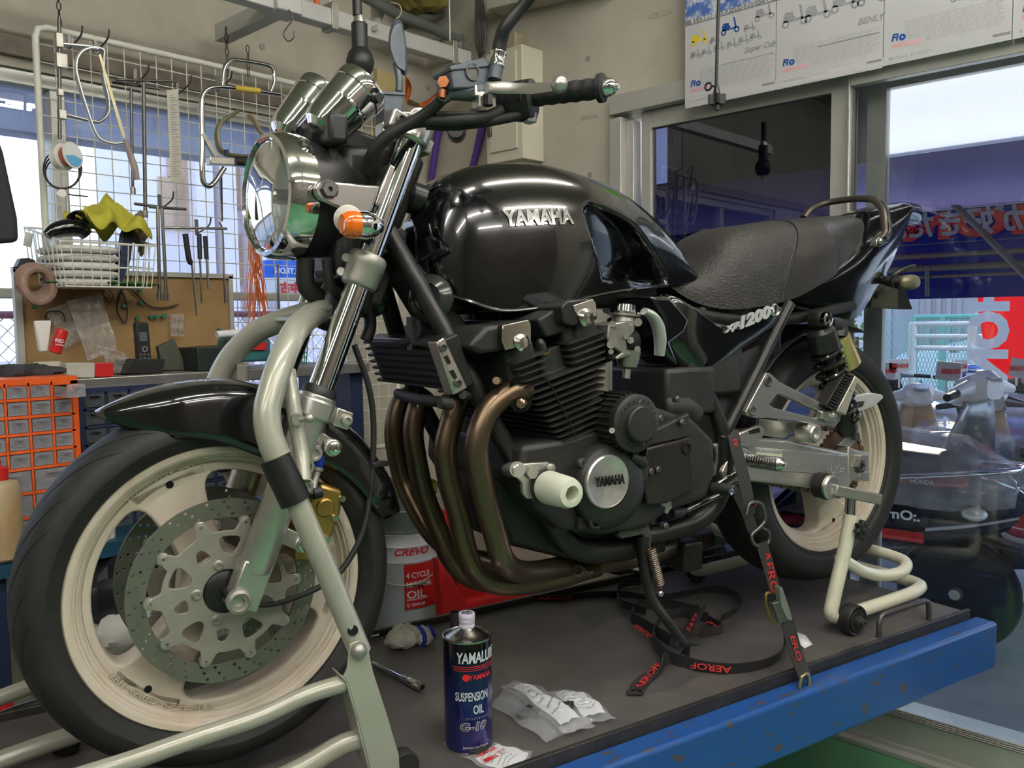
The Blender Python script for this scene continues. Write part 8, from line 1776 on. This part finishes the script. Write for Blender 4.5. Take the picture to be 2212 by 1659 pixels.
# scooters
M_tyre = M_black; M_film = mat('shiny_clear_film', (.62, .62, .66), .12, alpha=.30, noise=.3, nscale=14, bump=1., bscale=30)
def scooter(label, loc, rz, col, trim, film=True, grp=None, dash=M_inkg, sc=1.):
    F_ = Matrix.Translation(V(loc)) @ Matrix.Rotation(rz, 4, 'Z') @ Matrix.Scale(sc, 4); t = T(label, 'scooter', 'scooter', loc); t.rotation_euler.z = rz
    def P(name, b, m_, par=None, **k): return obj(name, b, m_, par or t, F_, **k)
    for x in (-.60, .60):
        b = MB(); b.lathe([(.12, -.03), (.15, -.042), (.19, -.045), (.215, -.025), (.22, 0), (.215, .025), (.19, .045), (.15, .042), (.12, .03)], (x, 0, .22), YA, 36); w_ = P('wheel', b, M_tyre)
        b = MB(); b.lathe([(.02, -.05), (.03, -.02), (.12, -.015), (.125, -.03), (.125, .03), (.12, .015), (.03, .02), (.02, .05)], (x, 0, .22), YA, 30); P('wheel_hub', b, M_alud, w_)
    ring = lambda x, w_, zb, zt, n=20: [V((x, w_*math.copysign(abs(cos(a))**.7, cos(a)), (zb+zt)/2+(zt-zb)/2*math.copysign(abs(sin(a))**.7, sin(a)))) for a in [2*pi*k/n for k in range(n)]]
    b = MB(); b.loft([ring(*q) for q in ((.12, .12, .26, .50), (-.02, .15, .28, .64), (-.20, .17, .32, .68), (-.45, .165, .38, .69), (-.66, .13, .44, .68), (-.80, .08, .50, .64), (-.86, .04, .54, .60))]); body = P('rear_body', b, col)
    b = MB(); b.loft([ring(*q) for q in ((.58, .17, .30, .42), (.12, .16, .26, .33), (.10, .14, .26, .30))]); P('floorboard', b, M_blkpl)
    b = MB(); b.loft([[V((x+.08*abs(y)/.2*-1, y, z)) for y in (-w_, -w_*.6, 0, w_*.6, w_)] for x, w_, z in ((.46, .19, .30), (.50, .21, .45), (.45, .20, .62), (.38, .13, .80), (.35, .09, .90))], closed=False); P('leg_shield', b, trim, solid=.02)
    b = MB(); b.loft([ring(*q) for q in ((.42, .06, .86, .92), (.36, .12, .86, 1.0), (.29, .11, .88, 1.03), (.24, .06, .90, 1.0))]); b.loft([[V((.30+.03*cos(a), y, .955+z0+.045*k*sin(a))) for a in [2*pi*j/12 for j in range(12)]] for y, k, z0 in ((-.20, .5, -.02), (-.10, .9, 0), (.10, .9, 0), (.20, .5, -.02))]); hc = P('handlebar_cover', b, col)
    b = MB(); b.lathe([(.0001, .006), (.05, .005), (.058, 0)], (.27, 0, 1.005), (-.45, 0, .9), 24, caps=False); P('speedometer', b, dash, hc)
    for s in (-1, 1):
        b = MB(); b.cyl((.29, s*.19, .935), (.24, s*.33, .925), .017, n=12); P('handle_grip', b, M_black)
    b = MB(); b.loft([ring(*q) for q in ((.06, .10, .66, .72), (-.05, .14, .66, .76), (-.30, .15, .67, .78), (-.55, .12, .67, .76), (-.66, .06, .67, .72))]); seat_ = P('seat', b, M_seatB)
    if film:
        i0 = 0; b = MB(); b.loft([ring(*q) for q in ((.14, .13, .55, .76), (-.05, .20, .52, .83), (-.30, .22, .52, .84), (-.60, .19, .52, .82), (-.80, .10, .54, .72))]); b.map(lambda q: q+V((0, .012*sin(40*q.x+9*q.z), .014*sin(33*q.x+25*q.y)))); P('plastic_film', b, M_film, seat_)
    b = MB(); b.ball((-.82, 0, .53), (.09, .075, .065), 20, 12, e=.9); P('tail_lamp', b, mat('red_lens', (.5, .02, .02), .12))
    b = MB(); b.loft([[V((x, y, z)) for y in (-.06, 0, .06)] for x, z in ((-.62, .46), (-.82, .42), (-.93, .26), (-.96, .16))], closed=False); P('rear_mudflap', b, M_blkpl, solid=.006)
    b = MB(); b.loft([ring(*q) for q in ((.84, .02, .36, .40), (.72, .06, .38, .48), (.60, .07, .40, .52), (.46, .06, .36, .50))]); P('front_fender', b, col)
    return t, F_, P, body
M_bk2 = mat('navy_black_gloss', (.008, .009, .022), .10, coat=1., noise=.1)
rzg = rad(92); xs_, ys_ = 2.80, -.455
t1, F1_, P1_, bd1 = scooter('glossy black scooter with red trim, nearest outside the glass door', (xs_, ys_+.68, 0), rzg, M_bk2, M_bk2)
Fi = F1_.inverted()
b = MB(); b.box((-.25, 0, .665), (.80, .345, .028)); P1_('red_seat_band', b, mat('red_vinyl', (.42, .02, .03), .4, noise=.08), None, bevel=.012); b = MB(); b.loft([[V((x, .172+dy, z)) for dy, z in ((0, .43), (.006, .44), (.006, .46), (0, .47))] for x in (-.52, -.2, .1)], caps=False); P1_('red_side_trim', b, M_red)
b = MB(); b.text('.GiOrnO:.', .050, (-.27, .182, .515), (-1, 0, 0), (0, 0, 1), .001, sx=1.15, offset=.03); P1_('side_lettering', b, M_paper, bd1)
b = MB(); b.text('HONDA', .022, (-.47, .1755, .657), (-1, 0, 0), (0, 0, 1), .001, offset=.03); P1_('side_lettering', b, M_paper, bd1)
b = MB(); b.tube([V((-.30, .18, .655)), V((-.60, .17, .70)), V((-.78, .08, .72)), V((-.80, 0, .72)), V((-.78, -.08, .72)), V((-.60, -.17, .70))], .011, 12, k=4); b.tube([V((-.76, .07, .715)), V((-.80, .06, .66)), V((-.78, .05, .62))], .007, 8, k=3); P1_('chrome_grab_bar', b, M_chrome)
b = MB(); b.ball((-.68, .14, .56), (.045, .025, .026), 18, 10); P1_('turn_signal', b, M_refl)
b = MB(); b.loft([[V((x, y, z)) for y in (-.10, .10)] for x, z in ((-.93, .45), (-.965, .35))], closed=False); pl_ = P1_('number_plate', b, M_paper, None, solid=.003); b = MB(); b.text('7191', .062, (-.9555, .055, .366), (0, -1, 0), (.33, 0, .94), .002, sx=.85, offset=.02); P1_('plate_lettering', b, M_navy, pl_)
M_sw = mat('white_gloss', (.70, .70, .70), .2, coat=.5, noise=.03); M_beige = mat('beige_plastic', (.45, .32, .22), .5, noise=.1); M_dr = mat('wine_black_gloss', (.05, .012, .02), .15, coat=1., noise=.1); M_sil2 = mat('silver_gloss', (.35, .36, .38), .25, metal=.6, noise=.05)
for i, (px, py, z, c1, c2, lb) in enumerate(((1985, 838, 1.0, M_sw, M_beige, 'white scooter with beige inner panel behind the black one'), (2140, 850, 1.0, M_dr, M_beige, 'wine black scooter with beige switches right of the white one'), (1925, 812, 1.0, M_sil2, M_blkpl, 'silver scooter in the back row behind the rear wheel'), (2095, 812, 1.0, M_blue, M_blkpl, 'dark scooter with a pale dial in the back row'), (2215, 822, 1.0, M_dr, M_blkpl, 'dark red scooter at the right end of the back row'))):
    q = RZ(px, py, .87*z-.06*(i > 1)); rz = rad(40); scooter(lb, (q.x-.25*cos(rz), q.y-.25*sin(rz), 0), rz, c1, c2, sc=.87)
q = RX(2235, 960, 3.5); scooter('large white and grey scooter cut off by the right edge', (3.5, q.y-.05, .0), rad(70), M_sw, M_sil2, False)
cards = ((1913, 800, 44, 34, 'grey backed price card farthest left', -12), (1942, 790, 42, 28, 'white price card with red figures in the back row', 2), (2048, 802, 52, 40, 'large grey price card on the white scooter', -10), (2076, 790, 28, 26, 'small white price card with a red line', 2), (2200, 795, 36, 40, 'price card at the right edge', -14))
for px, py, w_, h, lb, rt in cards:
    c = [RX(px+sx_*w_/2+sy_*rt*.3, py+sy_*h/2-sx_*rt*.25, 4.4 if w_ > 45 else 5.0) for sx_, sy_ in ((-1, 1), (1, 1), (1, -1), (-1, -1))]; t = T('%s, standing on a scooter handlebar' % lb, 'price card', 'price_card', c[0]); b = MB(); b.pprism(c, (.004, 0, 0)); W('card', b, M_paper if rt > 0 else mat('grey_card_back', (.42, .40, .40), .6, noise=.06), t)
    b = MB(); m_ = (c[0]+c[1])/2; b.cyl(m_, m_-V((0, 0, .10)), .006, n=8); W('card_clip', b, M_cream, t)
    b = MB(); n_ = V((-.003, 0, 0)); b.text('¥154,000', .038, c[1]*.15+c[2]*.85-V((.004, -.0, .045)), (0, 1, 0), (0, 0, 1), .001, sx=.7, offset=.03); W('card_lettering', b, M_rtxt, t)
# flag, fence, car, walls
XF = 5.4; fl = T('red vertical banner flag with white lettering outside', 'flag', 'red_banner_flag', RX(2160, 812, XF)); b = MB(); P = [RX(x, y, XF) for x, y in ((2108, 600), (2290, 590), (2290, 815), (2205, 816), (2140, 818), (2128, 760), (2116, 690))]; b.pprism(P, (.004, 0, 0)); W('flag_cloth', b, haze_screen('red_flag_cloth', (.85, .06, .08), .6), fl)
mtext('HONDA', .30, 2176, 602, XF-.01, M_paper, fl, 'flag_lettering', .95, .06, True); b = MB(); b.cyl(V((XF, RX(2290, 700, XF).y, 0)), V((XF, RX(2290, 700, XF).y, 3)), .02); W('flag_pole', b, M_white, fl)
M_mesh = mat('green_fence_paint', (.22, .50, .40), .5, noise=.1); XG = 8.5
fn = T('pale green mesh fence beyond the parked scooters', 'fence', 'green_mesh_fence', RX(2040, 800, XG)); z1, z2 = RX(2040, 684, XG).z, .1; ya_, yb2 = RX(1975, 700, XG).y, RX(2240, 700, XG).y; b = MB()
for k in range(5): y = ya_+(yb2-ya_)*k/4; b.cyl((XG, y, 0), (XG, y, z1), .035, n=8)
b.cyl((XG, ya_, z1), (XG, yb2, z1), .025, n=8); b.cyl((XG, ya_, z2), (XG, yb2, z2), .02, n=8); W('fence_post', b, M_mesh, fn); b = MB(); n_ = 34
for k in range(-12, n_):
    y0_ = ya_+(yb2-ya_)*k/n_; dy_ = (yb2-ya_)*12/n_
    for a_, c_ in (((XG, y0_, z2), (XG, y0_+dy_, z1)), ((XG, y0_+dy_, z2), (XG, y0_, z1))): b.cyl(a_, c_, .0035, n=4)
W('fence_wire_mesh', b, M_mesh, fn)
XR = 7.6; gr2 = T('white tubular guard rail in front of the green fence', 'guard rail', 'white_guard_rail', RX(1975, 790, XR)); b = MB(); ya_, yb2 = RX(1972, 700, XR).y, RX(2240, 700, XR).y
for py in (700, 727, 752): z_ = RX(2000, py, XR).z; b.cyl((XR, ya_, z_), (XR, yb2, z_), .022, n=10)
for y in (ya_, (ya_+yb2)/2, yb2): b.cyl((XR, y, 0), (XR, y, RX(2000, 697, XR).z), .035, n=10)
W('rail_tube', b, M_white, gr2)
XC = 10.5; ca_ = RX(2110, 800, XC); car = T('white car parked behind the green fence', 'car', 'white_car', (XC+.8, ca_.y, 0)); F_ = Matrix.Translation((XC+.9, ca_.y-.9, 0)) @ Matrix.Rotation(rad(90), 4, 'Z')
sec = lambda x, w_, zb, zt: [V((x, w_*c_, zb+(zt-zb)*d_)) for c_, d_ in ((-1, 0), (-1, .55), (-.85, .9), (-.6, 1), (.6, 1), (.85, .9), (1, .55), (1, 0))]
b = MB(); b.loft([sec(*q) for q in ((-2.1, .7, .35, .8), (-2.0, .82, .25, .95), (-1.2, .85, .22, 1.0), (1.0, .85, .22, 1.0), (1.9, .8, .25, .8), (2.05, .7, .35, .6))]); b.loft([sec(*q) for q in ((-1.9, .7, .9, 1.0), (-1.2, .68, .95, 1.42), (.2, .68, .95, 1.45), (1.0, .72, .95, 1.0))]); obj('car_body', b, M_sw, car, F_, bevel=.03)
for x in (-1.3, 1.3):
    for y in (-.72, .72): b = MB(); b.cyl((x, y-.1, .31), (x, y+.1, .31), .31, n=24); obj('car_wheel', b, M_black, car, F_)
b = MB(); b.pprism([RX(x, y, XC-.1) for x, y in ((2051, 762), (2060, 742), (2070, 762))], (.02, 0, 0)); W('red_reflector', b, mat('red_lens', ()), car)
for i, (px0, px1, py0, X_, c, lb) in enumerate(((1985, 2095, 638, 12.5, (.42, .38, .38), 'grey panelled shed wall across the yard'), (1700, 1984, 630, 13, (.50, .50, .52), 'pale building wall beyond the yard'), (2096, 2500, 600, 14, (.46, .45, .47), 'grey building behind the banner flag'))):
    y0_, y1_ = RX(px0, 700, X_).y, RX(px1, 700, X_).y; z_ = 2.15; b = MB(); b.box((X_+1, (y0_+y1_)/2, z_/2), (2, abs(y0_-y1_), z_))
    for k in range(1, 5): b.box((X_-.01, y0_+(y1_-y0_)*k/5, z_/2), (.04, .06, z_))
    S1('yard_building', b, mat('yard_wall_%s' % 'abc'[i], c, .8, noise=.08, nscale=1), lb, 'building')
bush = T('green bush with orange leaves by the road behind the rear wheel', 'bush', 'roadside_bush', RX(1850, 760, 7.)); b = MB(); rnd = random.Random(2)
for k in range(900): q = RX(1815+rnd.gauss(0, 22), rnd.uniform(640, 985), 7+rnd.uniform(-.3, .3)); b.box(q, (.05, .05, .004), Matrix.Rotation(rnd.uniform(0, 6), 3, (rnd.random(), rnd.random(), .5)))
b2 = MB(); [b2.cyl((bush.location.x+k*.1, bush.location.y+k*.12, -.01), (bush.location.x+k*.15, bush.location.y+k*.2, 1.1), .02, n=6) for k in (-1, 0, 1)]; W('bush_stem', b2, M_rust, bush); W('bush_leaves', b, mat('autumn_leaf', (.10, .22, .05), .6, noise=.3, nscale=3, col2=(.5, .3, .05), thr=(.5, .6)), bush, kind='stuff')
# ================================================================ outside the back window
YF = 9.; M_fac = mat('pale_facade', (.86, .80, .84), .7, noise=.04); fx0, fx1 = RY(350, 400, YF).x, RY(980, 400, YF).x; fb = T('pale building with rows of beige windows behind the back window', 'building', 'pale_apartment_building', ((fx0+fx1)/2, YF, 0)); b = MB(); b.box(((fx0+fx1)/2, YF+1, 2.6), (fx1-fx0, 2, 5.2))
for px in (420, 470, 530, 590): q = RY(px, 400, YF); b.box((q.x, YF-.12, 2.6), (.22, .3, 5.2))
W('facade', b, M_fac, fb)
for px, py in ((390, 330), (372, 440), (400, 440), (450, 440), (510, 400), (445, 560), (500, 560), (560, 470)): q = RY(px, py, YF-.03); b = MB(); b.box(q, (.34, .06, .62)); W('window', b, mat('beige_window', (.55, .38, .26), .4, noise=.2, nscale=2), fb)
sg = T('blue and white shop sign seen mirrored through the back window', 'sign', 'shop_sign', RY(610, 640, 4.)); b = MB(); b.pprism([RY(x, y, 4.) for x, y in ((572, 562), (655, 562), (655, 600), (572, 600))], (0, .03, 0)); W('blue_panel', b, mat('sign_blue', (.03, .14, .65), .5, noise=.05), sg); b = MB(); b.pprism([RY(x, y, 4.) for x, y in ((572, 600), (655, 600), (655, 640), (572, 640))], (0, .03, 0)); W('white_panel', b, M_paper, sg)
b = MB(); q = RY(652, 592, 3.985); b.text('ULTRON', .055, q, (-1, 0, 0), (0, 0, 1), .002, offset=.03); W('sign_lettering', b, M_paper, sg); b = MB(); b.text('中古', .085, RY(650, 632, 3.985), (-1, 0, 0), (0, 0, 1), .002, offset=.05); W('sign_lettering', b, M_rtxt, sg)
lf = T('chain link fence outside the back window', 'fence', 'chain_link_fence', (0, 3.6, 0)); b = MB(); z1 = RY(20, 680, 3.6).z; n_ = 60
for k in range(-14, n_):
    x0_ = -1.8+k*.08
    for s in (0, 1): b.cyl((x0_+s*1.2, 3.6, .1), (x0_+(1-s)*1.2, 3.6, z1), .003, n=4)
W('fence_wire_mesh', b, M_alu, lf); b = MB(); b.cyl((-3, 3.6, z1), (4.5, 3.6, z1), .02); [b.cyl((x, 3.6, 0), (x, 3.6, z1), .025) for x in (-2.5, -.5, 1.5, 3.5)]; W('fence_rail', b, mat('maroon_rail', (.2, .06, .08), .5, noise=.1), lf)
